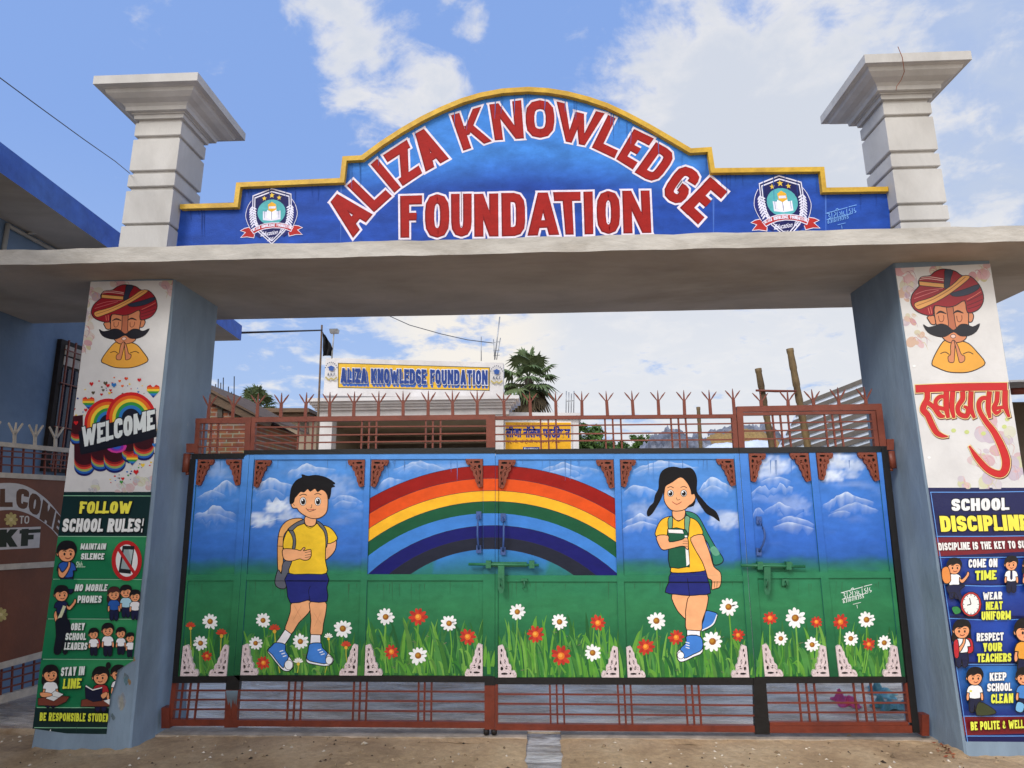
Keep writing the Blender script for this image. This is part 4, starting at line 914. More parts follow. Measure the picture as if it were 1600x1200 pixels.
for a_ in ((309.5, 718, 1, 1, 24, 40, 'terracotta'), (377.5, 718, -1, 1, 24, 40, 'terracotta'), (281.5, 1056.5, 1, -1, 27, 48, 'pinkwhite'), (353.5, 1056.5, -1, -1, 27, 48, 'pinkwhite')): ornament(Lf, *a_[:6], M[a_[6]])
hinge(Lf, 293, 709, 738, 291, 309, 693, 707)
hb = MB(); hb.rect(252, 1106, 265, 1138, -.01, .06); hb.build('hinge', M['redlow'], Lf)
a = Art(-.005, .0004); a.zoom()
a.poly([(353, 1079), (372, 1079), (370.5, 1092), (369, 1104), (367.6, 1094), (366, 1101), (364, 1091), (361, 1108), (359, 1096), (356.5, 1102), (354, 1090)], lambda x, y: C(112, 134, 150) if y < 1085 else C(96, 104, 112))
a.build('bare_patch', M['enamel'], Lf)
# ---- left leaf (boy, half the rainbow)
Lf = leaf_obj('left gate leaf painted with a schoolboy and the left half of a rainbow', 570)
for k in (2, 3): panel_art(k).build('painted_panel', M['enamel'], Lf)
def rbs(quads):
    def f(a):
        for q_ in quads: a.clip = [q_]; rainbow(a)
    return f
def stems(a, q_, n, seed): a.clip = [q_]; a.zoom(); grass(a, (q_[3], q_[2]), n, seed, 1.2)
def exl(a):
    q_ = rail(PAN[2]); a.clip = [q_]; boy(a)
    rbs([[(755, 717), (773.6, 717), (773.2, 897), (755, 897)]])(a)
    stems(a, [(755, 930), (773.3, 930), (773, 1057.5), (754.5, 1057.5)], 7, 3); stems(a, [(566, 940), (572, 940), (569, 1056), (558, 1056)], 4, 5)
stile(Lf, [([(390.2, 709), (397.5, 709), (375, 1055.5), (365.4, 1055.5)], 26), ([(571, 709), (579, 708.8), (569, 1056), (558, 1056)], 26), ([(755, 708), (773.6, 708), (773, 1057), (754.5, 1057)], 26),
           ([(397.5, 709.5), (571, 709), (571, 717.6), (397.5, 718)], 2), ([(579, 709), (755, 708.2), (755, 717), (579, 717.6)], 2), (rail(PAN[2]), 2), (rail(PAN[3]), 2)], exl)
framepart(Lf, 'black_border', [[(381, 703.5), (773.8, 699), (773.8, 708.2), (381, 710)]], M['black'], -.006); framepart(Lf, 'black_border', [[(365, 1055.2), (757, 1056.4), (757, 1066.4), (374, 1064.5)], [(757, 1056.4), (773.2, 1057), (773.2, 1071), (757, 1071)]], M['black'], -.006)
framepart(Lf, 'frame', [[(392.8, 651.8), (759.6, 647.6), (759.6, 655.4), (392.8, 659.5)], [(392.8, 659.5), (399, 659.4), (397, 703.2), (390.4, 703.4)], [(759.6, 647.6), (773.8, 647.4), (773.8, 699), (759.8, 699.2)]], M['red'])
framepart(Lf, 'lower_frame', [[(363.5, 1078), (373, 1078), (370, 1125), (360.4, 1125)], [(360.4, 1125), (757, 1128.6), (757, 1138), (360, 1134.8)], [(757, 1071), (773.2, 1071), (773.2, 1140), (757, 1140)], [(350, 1134.5), (372, 1134.5), (371, 1137), (350, 1137)]], M['redlow'])
G = lambda us, v0, v1: [(u, v0, u+(u-740)*.00021*(v1-v0), v1) for u in us]
grille(Lf, M['red'], [(398, 667.5, 760, 665.8), (398, 681, 760, 677), (397, 692.5, 760, 688.5)], G([467.5, 478.5, 490, 566, 577.3, 588.7, 665.6, 676.6, 688.6], 655, 704))
grille(Lf, M['redlow'], [(373, 1078.5, 757, 1081), (372, 1094, 757, 1096), (371, 1109, 757, 1112)], G([452, 462, 472.5, 553.6, 563.3, 573.6, 654.4, 663.8, 674.6], 1064, 1129))
for k, u in enumerate((401.2, 438.3, 476.6, 514.6, 552.3, 591, 629.7, 668.7, 707.4, 745.7)): spike(Lf, u, 652.5-k*.45, 630-k*.3, 614-k*.6, 11.8, None, random.uniform(-.03, .03))
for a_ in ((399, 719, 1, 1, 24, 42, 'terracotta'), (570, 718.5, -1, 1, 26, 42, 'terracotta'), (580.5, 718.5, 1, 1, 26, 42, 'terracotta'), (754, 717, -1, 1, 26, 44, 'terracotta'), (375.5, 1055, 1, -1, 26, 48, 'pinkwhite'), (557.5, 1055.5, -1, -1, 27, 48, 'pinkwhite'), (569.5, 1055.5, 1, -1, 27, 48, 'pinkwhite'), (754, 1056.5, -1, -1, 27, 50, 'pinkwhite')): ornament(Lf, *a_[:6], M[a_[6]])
handle(Lf, 748, 805, 858, -2, M['handblue'])
for u in (760, 772):
    wh = MB(); wh.tube([atY(u, 1139.5, .016), atY(u, 1147, .016)], .022, 8); wh.build('floor_stop', M['iron'], Lf)
# ---- right leaf (other half of the rainbow, girl)
Lf = leaf_obj('right gate leaf painted with a schoolgirl holding a book and half a rainbow', 970)
for k in (4, 5): panel_art(k).build('painted_panel', M['enamel'], Lf)
def exr(a):
    q_ = rail(PAN[5]); a.clip = [q_]; girl(a)
    rbs([[(774.2, 717), (778.5, 717), (778, 897), (774, 897)]])(a)
    stems(a, [(963, 940), (970, 940), (980, 1059), (968.5, 1059)], 4, 15); stems(a, [(1165, 940), (1172, 940), (1180, 1059), (1172, 1059)], 4, 16)
stile(Lf, [([(774.2, 709), (778.5, 709), (777.5, 1059), (773.6, 1059)], 26), ([(959, 708.6), (968, 708.6), (980, 1059), (968.5, 1059)], 26), ([(1147, 708), (1154.6, 708), (1180, 1059), (1172, 1059)], 26),
           ([(778.5, 709), (959, 708.6), (959, 717.6), (778.5, 718)], 2), ([(968, 708.6), (1147, 708), (1147, 717), (968, 717.5)], 2), (rail(PAN[4]), 2), (rail(PAN[5]), 2)], exr)
framepart(Lf, 'black_border', [[(774.2, 702), (1154, 699.4), (1154.6, 708), (774.2, 709)]], M['black'], -.006); framepart(Lf, 'black_border', [[(773.6, 1059), (1177, 1059), (1177, 1070.6), (773.6, 1069.4)]], M['black'], -.006)
framepart(Lf, 'frame', [[(774.2, 650.2), (1150, 647), (1150.4, 652.8), (774.2, 655.6)], [(1143.5, 652.6), (1150.6, 652.6), (1153.8, 699.4), (1146.6, 699.6)]], M['red'])
framepart(Lf, 'lower_frame', [[(773.8, 1069), (778, 1069), (778, 1132), (773.8, 1132)], [(773.8, 1131), (1179, 1134), (1180, 1144.4), (773.8, 1141)]], M['redlow'])
G2 = [844.5, 856.5, 868.5, 945, 957, 969.6, 1048, 1059.6, 1071]
grille(Lf, M['red'], [(774, 666, 1144, 662), (774, 679, 1145, 675.5), (774, 689.5, 1146, 687)], G(G2, 653, 703))
grille(Lf, M['redlow'], [(774, 1084.4, 1177, 1086.2), (774, 1099.4, 1178, 1102), (774, 1115.4, 1179, 1118)], G([859, 869.5, 880, 965, 975, 985, 1070, 1080.5, 1091], 1069, 1133))
for k, u in enumerate((788, 829, 869, 909.5, 949.4, 989.7, 1029.7, 1070, 1110.6)): spike(Lf, u, 650.5-k*.4, 626.5-k*.3, 612-k*.4, 12, None, random.uniform(-.03, .03))
spike(Lf, 1148, 647.5, 622, 607, 12)
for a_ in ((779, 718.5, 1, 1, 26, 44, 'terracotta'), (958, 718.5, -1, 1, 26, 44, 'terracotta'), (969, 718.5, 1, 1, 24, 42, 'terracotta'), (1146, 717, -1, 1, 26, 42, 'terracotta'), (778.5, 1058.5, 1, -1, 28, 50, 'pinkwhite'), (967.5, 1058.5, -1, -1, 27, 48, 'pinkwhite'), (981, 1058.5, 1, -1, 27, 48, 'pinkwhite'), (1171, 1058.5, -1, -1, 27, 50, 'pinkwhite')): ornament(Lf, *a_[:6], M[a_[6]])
handle(Lf, 786, 808, 861, 1, M['handblue'])
bolt(Lf, 732, 842, 882, (763, 831), 783)
hk = MB(); hk.rect(814, 904, 824, 908, -.02, 0); hk.tube([atY(819, 906, -.02), atY(820, 918, -.024), atY(816, 919, -.024)], .006, 6); hk.build('latch_hook', M['boltgreen'], Lf)
# ---- right section (two narrow panels, small door)
Lf = leaf_obj('gate section with two narrow flower panels and handle, hinged to the right pillar', 1290)
for k in (6, 7): panel_art(k).build('painted_panel', M['enamel'], Lf)
def exs(a): stems(a, [(1186, 940), (1192, 940), (1195, 1057.5), (1181, 1057.5)], 6, 25)
stile(Lf, [([(1155.4, 708), (1169, 708), (1195, 1058), (1181, 1059)], 26), ([(1264, 707), (1274, 707), (1311, 1057.6), (1297, 1057.6)], 26), ([(1370, 706), (1377, 706), (1414, 1057.6), (1409, 1057.6)], 26), (rail(PAN[6]), 2), (rail(PAN[7]), 2)], exs)
framepart(Lf, 'black_border', [[(1155, 699.4), (1377, 697), (1377, 706.2), (1155.4, 708)], [(1376.8, 697), (1387, 697), (1437.5, 1145), (1427, 1145)], [(1181, 1058), (1415, 1057.6), (1416, 1067), (1181, 1068)], [(1177.6, 1059), (1196.5, 1059), (1203, 1147.5), (1180, 1147.5)]], M['black'], -.006)
framepart(Lf, 'frame', [[(1151.4, 635), (1377.5, 630.6), (1378.6, 640.4), (1151.4, 643.6)], [(1151.2, 643.6), (1161, 643.6), (1164, 699.2), (1155, 699.4)], [(1368.8, 640.4), (1378.8, 640.4), (1385.2, 697), (1375, 697)], [(1161, 644.6), (1368, 641.6), (1368, 646.2), (1161, 649)], [(1361.4, 646.2), (1367.8, 646.2), (1374, 697), (1367.6, 697)]], M['red'])
framepart(Lf, 'lower_frame', [[(1414, 1067), (1422, 1067), (1428, 1129), (1420, 1129)], [(1203, 1128.4), (1419, 1128), (1420, 1133.6), (1203, 1134)], [(1203, 1134.4), (1425, 1134), (1426, 1145.4), (1203, 1145.4)]], M['redlow'])
grille(Lf, M['red'], [(1162, 661.5, 1363, 658.5), (1163, 673.5, 1365, 671), (1164, 686, 1366, 684.5)], G([1206.8, 1218.8, 1230.8, 1288, 1300, 1312], 648, 699))
grille(Lf, M['redlow'], [(1198, 1082.4, 1416, 1082), (1199, 1098, 1418, 1098), (1200, 1113, 1420, 1113)], G([1246, 1259, 1271.6, 1333, 1347, 1360], 1067, 1129))
for u, vb, vt in ((1190, 634.5, 611), (1232, 634, 609), (1272, 633.4, 608), (1311.5, 633, 605), (1354, 632, 604)): spike(Lf, u, vb, vb-9, vt, 12.6, vt+3, random.uniform(-.04, .04))
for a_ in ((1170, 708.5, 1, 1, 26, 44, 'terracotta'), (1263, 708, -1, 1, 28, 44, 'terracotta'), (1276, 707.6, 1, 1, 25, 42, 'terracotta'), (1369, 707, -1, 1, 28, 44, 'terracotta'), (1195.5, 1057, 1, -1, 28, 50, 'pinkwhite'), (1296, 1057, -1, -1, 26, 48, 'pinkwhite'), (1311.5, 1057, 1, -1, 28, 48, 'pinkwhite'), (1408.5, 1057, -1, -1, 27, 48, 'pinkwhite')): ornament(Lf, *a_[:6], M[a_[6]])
handle(Lf, 1186, 813, 862, 9, M['handblue'])
bolt(Lf, 1158, 1258, 884, (1188, 1233), 1199)
hk = MB(); hk.rect(1222, 905, 1232, 915, -.012, 0); hk.tube([atY(1227, 908, -.012), atY(1229, 912, -.03), atY(1227, 917, -.012)], .006, 6); hk.build('latch_hook', M['boltgreen'], Lf)
hinge(Lf, 1391, 705, 732, 1386, 1397, 686, 703)
hb = MB(); hb.rect(1441, 1117, 1452, 1150, -.01, .06); hb.build('hinge', M['redlow'], Lf)
# ------------------------------------------------------------------ the name wall on the slab
SR = thing('sign_wall', 'blue name wall with arched top, yellow coping and big red school name, on the gate slab', 'sign wall', (.26, .06, ZT))
OUT = [(281, 319), (365, 316.5), (369, 285), (531, 278), (535, 244), (564.5, 242.5)]
ARC = [(595, 220), (625, 200.5), (656, 182.5), (687.5, 167), (720, 153.5), (750, 144.5), (785, 138), (825, 135.5), (857, 137.5), (887.5, 142.5), (919, 150.5), (950, 161), (981, 175.5), (1012.5, 192), (1036, 205.5), (1059, 219), (1080, 231.5)]
OUT += ARC+[(1112, 229.5), (1117, 262.5), (1288, 260.5), (1291.5, 293), (1388, 291.5)]
wl = MB(); wl.prism([(272, 425)]+OUT+[(1394, 415)], 0, .12); wl.build('wall', M['fascia_blue'], SR)
def signcol(u, v):
    # royal blue at foot and ends, sky blue bow under the arch, as brushed by the painter
    e = ((u-820)/330)**2; bow = 262+abs(u-820)*.09
    t = max(0, min(1, (bow+34-v)/60))*max(0, 1-max(0, e-.62)*3)
    t2 = max(0, min(1, (300-v)/26))*.25 if not 560 < u < 1090 else 0
    band = math.exp(-((v-292-abs(u-820)*.02)/13)**2)*max(0, 1-e*2.6)*.35
    c = mixpx((34, 72, 158), (62, 126, 204), max(t, t2)); c = mixpx(c, (18, 44, 124), band*.9); q_ = 1+fbm(u*.02, v*.06)*.22; c = tuple(x*q_ for x in c)
    return C(*c)
pa = Art(0, .0006)
# background paint, clipped to the wall outline
def wallclip():
    R_ = [[(275, 420), (281, 319), (369, 316), (369, 420)], [(368.8, 420), (369, 285), (532, 278), (532, 420)], [(531.8, 420), (535, 244), (564.5, 242.5), (564.5, 420)]]
    A_ = [(564.3, 242.5)]+ARC
    for p, q_ in zip(A_[:-1], A_[1:]): R_.append([(p[0]-.1, 420), p, q_, (q_[0], 420)])
    return R_+[[(1079.8, 420), (1080, 231.5), (1112, 229.5), (1115, 420)], [(1114.8, 420), (1117, 262.5), (1288, 260.5), (1291, 420)], [(1290.8, 420), (1291.5, 293), (1388, 291.5), (1394, 420)]]
WC = wallclip()
for k in range(len(WC)):
    pa.clip = [WC[k]]; us = [p[0] for p in WC[k]]; vs_ = [p[1] for p in WC[k]]; u0, u1, v0 = min(us), max(us), min(vs_)
    nu = max(1, int((u1-u0)/7)); d_ = pa.d
    gquad(pa, (u0, v0), (u1, v0), (u1, 420), (u0, 420), int((420-v0)/5), nu, signcol); pa.d = d_
pa.next(); pa.clip = None
RED = C(154, 28, 22); REDK = C(122, 18, 18); WHT = C(226, 216, 226)
def letters(lst, t, o):
    T0 = pa.T; info = []
    for ch, BL, BR, TL, TR in lst: info.append((ch, *[np.array(p, float) for p in (BL, BR, TL, TR)]))
    for ps, (col, oo) in enumerate(((WHT, o), (REDK, .0), (RED, -.02))):
        for ch, BL, BR, TL, TR in info:
            w = (np.linalg.norm(BR-BL)+np.linalg.norm(TR-TL))/(np.linalg.norm(TL-BL)+np.linalg.norm(TR-BR))
            Mf = lambda x, y, w=w: tuple((BL*(1-x/w)+BR*x/w)*(1-y)+(TL*(1-x/w)+TR*x/w)*y)
            if ps == 0: pa.next(16)
            if ps == 1 or ps == 0: pa.glyph(ch, w, t, oo, col, Mf)
            else: pa.glyph(ch, w, t, oo, col, lambda x, y, f=Mf: f(x+.012, y+.012))
        pa.next(17)
pa.zoom(250, 120, 3.2)
letters([('A', (965, 806), (1064, 688), (820, 664), (917, 546)), ('L', (1070, 678), (1160, 597), (934, 545), (1022, 460)), ('I', (1166, 586), (1210, 548), (1046, 444), (1092, 404)),
         ('Z', (1213, 548), (1312, 482), (1114, 392), (1234, 314)), ('A', (1328, 476), (1446, 410), (1238, 306), (1356, 238))], .235, .05)
pa.zoom(700, 120, 3.2)
letters([('K', (76, 370), (220, 322), (14, 192), (166, 148)), ('N', (234, 318), (380, 308), (206, 138), (366, 116)), ('O', (390, 306), (532, 304), (386, 118), (532, 116)),
         ('W', (556, 318), (716, 350), (542, 122), (784, 182)), ('L', (718, 354), (832, 408), (800, 190), (910, 238)), ('E', (840, 412), (924, 464), (930, 260), (1030, 308)),
         ('D', (932, 478), (1036, 540), (1040, 326), (1148, 386)), ('G', (1058, 588), (1158, 652), (1170, 428), (1274, 492)), ('E', (1160, 656), (1248, 740), (1312, 500), (1398, 572))], .235, .05)
pa.zoom()
letters([('F', (625.5, 371.5), (659, 371.5), (625, 306), (659.5, 305)), ('O', (664, 371.5), (702, 371), (664, 304), (702, 303)), ('U', (705, 370.5), (737, 370), (704.5, 303), (737, 302.5)),
         ('N', (741, 370), (779, 369.5), (740.5, 303), (778.5, 302)), ('D', (784, 369.5), (821, 368.5), (783, 301.5), (820, 301)), ('A', (824, 368.5), (874, 367), (824, 301), (872, 300.5)),
         ('T', (872, 367), (908, 366.5), (864, 300), (907, 299.5)), ('I', (912, 366.5), (928.5, 366), (910, 299.5), (927.5, 299)), ('O', (933, 366), (969, 365), (931.5, 299), (968.5, 298)), ('N', (974, 365), (1018, 364), (972, 298), (1015, 297.5))], .215, .045)
def emblem(f, sub):
    """shield emblem in the coordinates of an enlargement; f maps them on"""
    pa.T = f; wh = C(222, 220, 236); nv = C(28, 30, 84); rd = C(176, 44, 40)
    for s_ in (-1, 1):        # side ribbons
        q = [(700+s_*270, 850), (700+s_*380, 800), (700+s_*460, 815), (700+s_*530, 850), (700+s_*445, 885), (700+s_*525, 968), (700+s_*420, 962), (700+s_*300, 985)]
        pa.poly(q, rd); pa.line(q, 10, wh, closed=True, sm=False)
        q = [(700+s_*330, 340), (700+s_*390, 430), (700+s_*440, 560), (700+s_*425, 690), (700+s_*370, 820), (700+s_*250, 960), (700+s_*180, 960), (700+s_*300, 600)]
        pa.poly(smoothpts(q, True, 2), C(34, 42, 110)); pa.line([(700+s_*345, 350), (700+s_*405, 450), (700+s_*440, 590), (700+s_*415, 710), (700+s_*360, 830)], 9, wh)
    sh = [(706, 152), (1040, 262), (1045, 480), (1010, 700), (930, 900), (706, 1110), (480, 900), (400, 700), (372, 480), (378, 262)]
    pa.poly(sh, wh); pa.poly([(706+(x-706)*.955, 620+(y-620)*.955) for x, y in sh], nv); pa.poly([(706+(x-706)*.90, 620+(y-620)*.90) for x, y in sh], wh); pa.poly([(706+(x-706)*.855, 620+(y-620)*.855) for x, y in sh], nv)
    for x, y, r_ in ((578, 322, 44), (706, 275, 52), (830, 320, 44)):
        pa.poly([(x+(r_ if k % 2 == 0 else r_*.42)*math.sin(math.pi*k/5), y-(r_ if k % 2 == 0 else r_*.42)*math.cos(math.pi*k/5)) for k in range(10)], C(224, 190, 70))
    pa.ell(700, 560, 240, 214, C(84, 168, 172), n=22)
    for s_ in (-1, 1):        # laurel
        for k in range(8):
            y = 480+k*42; x = 700+s_*(330-k*k*1.2+k*4-10); pa.poly(ell(x-s_*28, y, 44, 13, 8, s_*-.5), wh, lay=0); pa.poly(ell(x+s_*28, y, 44, 13, 8, s_*.9), wh, lay=1)
        pa.next(2); pa.line([(700+s_*345, 470), (700+s_*320, 640), (700+s_*230, 800)], 8, wh)
    pa.poly([(640, 430), (706, 385), (775, 430), (785, 520), (706, 560), (645, 520)], C(226, 170, 50)); pa.poly([(655, 462), (770, 462), (770, 500), (655, 500)], wh)
    for s_ in (-1, 1):
        pa.poly([(704, 560), (704+s_*150, 540), (704+s_*150, 690), (704, 710)], wh); pa.poly([(704+s_*8, 555), (704+s_*80, 520), (704+s_*84, 650), (704+s_*8, 690)], C(240, 238, 244)); pa.line([(704+s_*84, 530), (704+s_*120, 545), (704+s_*122, 660)], 7, C(60, 110, 130), sm=False)
    pa.line([(704, 560), (704, 690)], 8, C(50, 70, 110), sm=False)
    band = [(350, 850), (450, 790), (580, 752), (706, 742), (830, 750), (960, 778), (1070, 830), (1030, 905), (930, 860), (830, 836), (706, 828), (580, 842), (470, 878), (398, 915)]
    pa.poly(band, rd); pa.line(band, 12, wh, closed=True, sm=False)
    n = 22; tx = 'ALIZA KNOWLEDGE FOUNDATION'; TT = pa.T
    for k, ch in enumerate(tx):
        q = k/(len(tx)-1)*2-1; x = 712+q*320; y = 815+q*q*62; sl_ = q*.34
        if ch != ' ': pa.glyph(ch, .55, .26, 0, wh, lambda a, b, x=x, y=y, s=sl_: (x+(a-.3)*46, y-8-b*50+s*(a-.3)*46))
    pa.next(17)
    pa.ftext('Education For', (510, 968), (930, 925), (530, 892), wh, .015, .3); pa.ftext(sub, (622, 1056), (716, 1050), (640, 990), wh, .015, .3)
L0 = (360, 280, 10.907)
emblem(lambda x, y: (L0[0]+x/L0[2]+.0*(y-155), L0[1]+y/L0[2]-.0045*(x-706)), 'All')
emblem(lambda x, y: (1217+(x-706)/10.907*1.1+(y-155)/10.907*.16, 274+(y-155)/10.907*1.13-.0035*(x-706)), 'All')
pa.zoom(); signature(pa, 1290, 324, .78, C(120, 168, 226))
rr = random.Random(77)
for k in range(60):       # rain runs below the coping
    u = rr.uniform(288, 1380); top = np.interp(u, [p[0] for p in OUT], [p[1] for p in OUT])+8; h = rr.uniform(8, 46)
    pa.line([(u, top), (u+rr.uniform(-.6, .6), top+h*.5), (u+rr.uniform(-1, 1), top+h)], [rr.uniform(.8, 2.2), 1, .2], mixpx(signcol(u, top+8), C(30, 34, 54), rr.uniform(.15, .5)))
pa.build('painted_lettering', M['wallpaint'], SR)
cp = MB(); wd = 7.2
P = [np.array(p) for p in OUT]; A_, B_ = offs(OUT, wd*2)
for i in range(len(OUT)-1):
    q = [tuple(P[i]), tuple(P[i+1]), tuple(A_[i+1] if A_[i+1][1] > P[i+1][1]-1 and True else B_[i+1]), tuple(A_[i] if A_[i][1] > P[i][1]-1 else B_[i])]
    inn = [np.array(A_[j]) for j in (i, i+1)]
    a0, a1 = inn; cp.prism([tuple(P[i]), tuple(P[i+1]), tuple(a1), tuple(a0)], -.045, .001)
cp.build('coping', M['yellow'], SR)
# ------------------------------------------------------------------ printed posters on the pillars
YP = YF-.0035
def sheet(a, quad, fn, nv=1, nu=1, wav=.0):
    gquad(a, *quad, nv=nv, nu=nu, fn=fn)
INKP = C(24, 20, 22); SK = C(236, 160, 112); SKD = C(206, 120, 82)
def kid(a, x, y, s, shirt=None, low=None, hair=INKP, girl=False, arm=0, tie=False, bag=None, full=True, look=0, tilt=0):
    """a printed cartoon pupil: x,y = centre of the head, s = head radius"""
    T0 = a.T; ca, sa = math.cos(tilt), math.sin(tilt); a.T = lambda u, v: T0(x+(u*ca-v*sa)*s, y+(u*sa+v*ca)*s)
    S = lambda p, c, **k: a.shape(p, c, INKP, .11, **k); shirt = shirt or C(240, 240, 240); low = low or C(26, 30, 64)
    if girl: S([(-.95, -.1), (-.7, -.95), (0, -1.25), (.75, -.95), (1, -.1), (1.1, .9), (.9, 1.5), (-.9, 1.5), (-1.2, .8)], hair)
    if full:
        if bag is not None: S([(.5, 1.1), (1.25, 1.2), (1.4, 2.6), (.6, 2.8)], bag)
        S([(-.62, 2.6), (.66, 2.6), (.72, 4.4), (.1, 4.5), (0, 3.4), (-.12, 4.5), (-.7, 4.4)], low, k=2)
        if arm == 0: S([(-.8, 1.4), (-.55, 1.5), (-.75, 2.9), (-1.05, 3.0), (-1.1, 2.4)], SK); S([(.8, 1.4), (.55, 1.5), (.8, 2.9), (1.08, 3.0), (1.12, 2.4)], SK)
        S([(-.3, 1.0), (.3, 1.0), (.85, 1.25), (1.08, 2.0), (.72, 2.05), (.7, 2.75), (-.68, 2.75), (-.7, 2.05), (-1.08, 2.0), (-.85, 1.25)], shirt, k=2)
        if tie: S([(-.1, 1.15), (.12, 1.15), (.16, 2.3), (0, 2.5), (-.14, 2.3)], C(34, 40, 92), sm=False)
        if arm == 1: S([(.75, 1.5), (1.1, 1.8), (1.7, 1.2), (1.9, .7), (2.15, .8), (2.1, 1.3), (1.3, 2.3), (.8, 2.1)], SK)
        if arm == 2: S([(-.9, 1.6), (-.5, 2.2), (.1, 1.5), (.15, .75), (.35, .8), (.4, 1.6), (-.3, 2.8), (-.9, 2.6)], SK)
    S([(-.98, .05), (-1.15, -.02), (-1.12, .32), (-.92, .4)], SK)
    S([(-.9, -.2), (-.5, -.75), (.4, -.78), (.9, -.2), (.88, .4), (.5, .92), (0, 1.05), (-.55, .9), (-.9, .4)], SK)
    S([(-1.0, .1), (-1.05, -.5), (-.6, -1.15), (.1, -1.3), (.75, -1.12), (1.08, -.5), (.98, .05), (.8, -.35), (.35, -.5), (-.1, -.3), (-.5, -.35), (-.8, -.2)], hair)
    for e in (-.34, .36): a.ell(e+look*.1, .18, .12, .17, C(30, 24, 22), n=8); a.line([(e-.2+look*.1, -.12), (e, -.2), (e+.2+look*.1, -.12)], .09, C(50, 30, 24))
    a.line([(-.25+look*.1, .58), (.05+look*.1, .7), (.35+look*.1, .55)], .11, C(130, 40, 34)); a.ell(-.55, .42, .16, .1, C(232, 140, 100), n=8); a.ell(.58, .42, .16, .1, C(232, 140, 100), n=8)
    a.T = T0
def turban_man(a, f):
    """moustached man with folded hands; drawn in the coordinates of an enlargement, f maps them on"""
    a.T = f; K_ = C(34, 22, 26); S = lambda p, c, lw=4.5, **k: a.shape(p, c, K_, lw, **k); sk = C(206, 132, 92); dk = C(150, 26, 38); gold = C(226, 164, 92); sl_ = C(44, 52, 72)
    S([(520, 432), (545, 425), (590, 425), (640, 440), (680, 480), (718, 530), (690, 556), (640, 574), (590, 577), (540, 572), (490, 552), (468, 536), (484, 490)], C(228, 164, 64))
    a.line([(508, 488), (530, 480), (550, 492)], 4, K_); a.line([(614, 490), (640, 480), (662, 490)], 4, K_)
    S([(452, 330), (446, 318), (462, 306), (480, 312), (486, 348), (466, 350)], sk); S([(634, 300), (655, 296), (664, 312), (656, 338), (638, 336)], sk)
    S([(482, 262), (530, 262), (628, 236), (640, 330), (636, 390), (620, 425), (570, 438), (530, 425), (500, 380), (484, 330)], sk)
    a.poly([(535, 262), (566, 258), (578, 350), (584, 372), (562, 378), (540, 372), (545, 350)], C(178, 104, 74)); a.line([(535, 264), (546, 348), (540, 372), (562, 378), (584, 372), (578, 348), (566, 258)], 3.5, K_)
    S([(408, 170), (405, 150), (420, 128), (460, 122), (480, 105), (510, 92), (545, 93), (580, 102), (610, 122), (650, 126), (690, 165), (710, 215), (705, 255), (680, 285), (635, 295), (622, 240), (580, 262), (540, 270), (480, 264), (474, 308), (430, 304), (390, 284), (370, 250), (376, 210), (400, 180)], dk)
    S([(408, 148), (528, 160), (530, 180), (410, 168)], gold, 3, sm=False)
    S([(530, 95), (566, 98), (556, 135), (548, 178), (526, 176), (528, 130)], sl_, 3)
    S([(556, 206), (620, 186), (682, 164), (688, 182), (640, 210), (580, 220)], sl_, 3)
    S([(388, 250), (470, 222), (560, 168), (610, 124), (648, 128), (600, 172), (520, 228), (440, 268), (402, 280)], gold, 3.4)
    a.line([(396, 264), (480, 230), (560, 182), (626, 128)], 3, C(150, 90, 50))
    for q in ([(410, 140), (450, 136), (524, 146)], [(418, 130), (460, 128), (522, 138)]): a.line(q, 3, C(226, 190, 180))
    for q in ([(385, 230), (430, 214), (500, 190)], [(392, 210), (440, 192), (520, 182)]): a.line(q, 3, C(206, 110, 110))
    for q in ([(632, 244), (670, 226), (704, 208)], [(634, 262), (676, 246), (706, 232)], [(636, 278), (676, 266), (700, 254)]): a.line(q, 3, C(70, 12, 26))
    for q in ([(632, 236), (668, 216), (698, 196)], [(450, 272), (458, 300)], [(462, 268), (468, 300)]): a.line(q, 3, C(220, 120, 100))
    for x0, y0 in ((488, 303), (568, 300)): a.line([(x0, y0), (x0+20, y0-12), (x0+48, y0-2)], [3, 10, 4], K_)
    for x0 in (512, 597): a.line([(x0-13, 310), (x0-8, 334), (x0+4, 338), (x0+12, 326), (x0+11, 308)], 3.4, C(110, 54, 36))
    S([(428, 352), (450, 364), (480, 358), (510, 348), (540, 356), (570, 378), (600, 352), (630, 350), (660, 362), (692, 348), (676, 384), (640, 404), (600, 404), (570, 386), (530, 408), (490, 406), (450, 388)], C(28, 26, 34), 3)
    a.ell(568, 406, 12, 9, C(226, 190, 176), K_, 2.5)
    S([(566, 424), (576, 440), (574, 500), (570, 528), (548, 526), (544, 502), (556, 490), (556, 450)], sk, 3.4); S([(572, 424), (590, 450), (606, 490), (622, 500), (620, 522), (600, 530), (592, 510), (578, 450)], sk, 3.4)
def splash(a, seed, spots, cols):
    rr = random.Random(seed)
    for x, y, r_ in spots:
        for k in range(7):
            c = rr.choice(cols); q = r_*rr.uniform(.3, .7); a.poly(ell(x+rr.uniform(-.8, .8)*r_, y+rr.uniform(-.8, .8)*r_, q, q*rr.uniform(.6, 1.2), 12, rr.random()), mixpx(c, PW, rr.uniform(.3, .75)))
        for k in range(6):
            x0, y0 = x+rr.uniform(-.7, .7)*r_, y+rr.uniform(-.7, .7)*r_; d = rr.uniform(-.8, .8); l_ = r_*rr.uniform(.6, 1.3)
            a.line([(x0, y0), (x0+l_*.4*math.cos(d), y0+l_*.5*math.sin(d)), (x0+l_*math.cos(d+.9), y0+l_*math.sin(d+.9))], [.6, 2.4, .6], mixpx(rr.choice(cols), PW, .15))
PW = C(216, 214, 212)
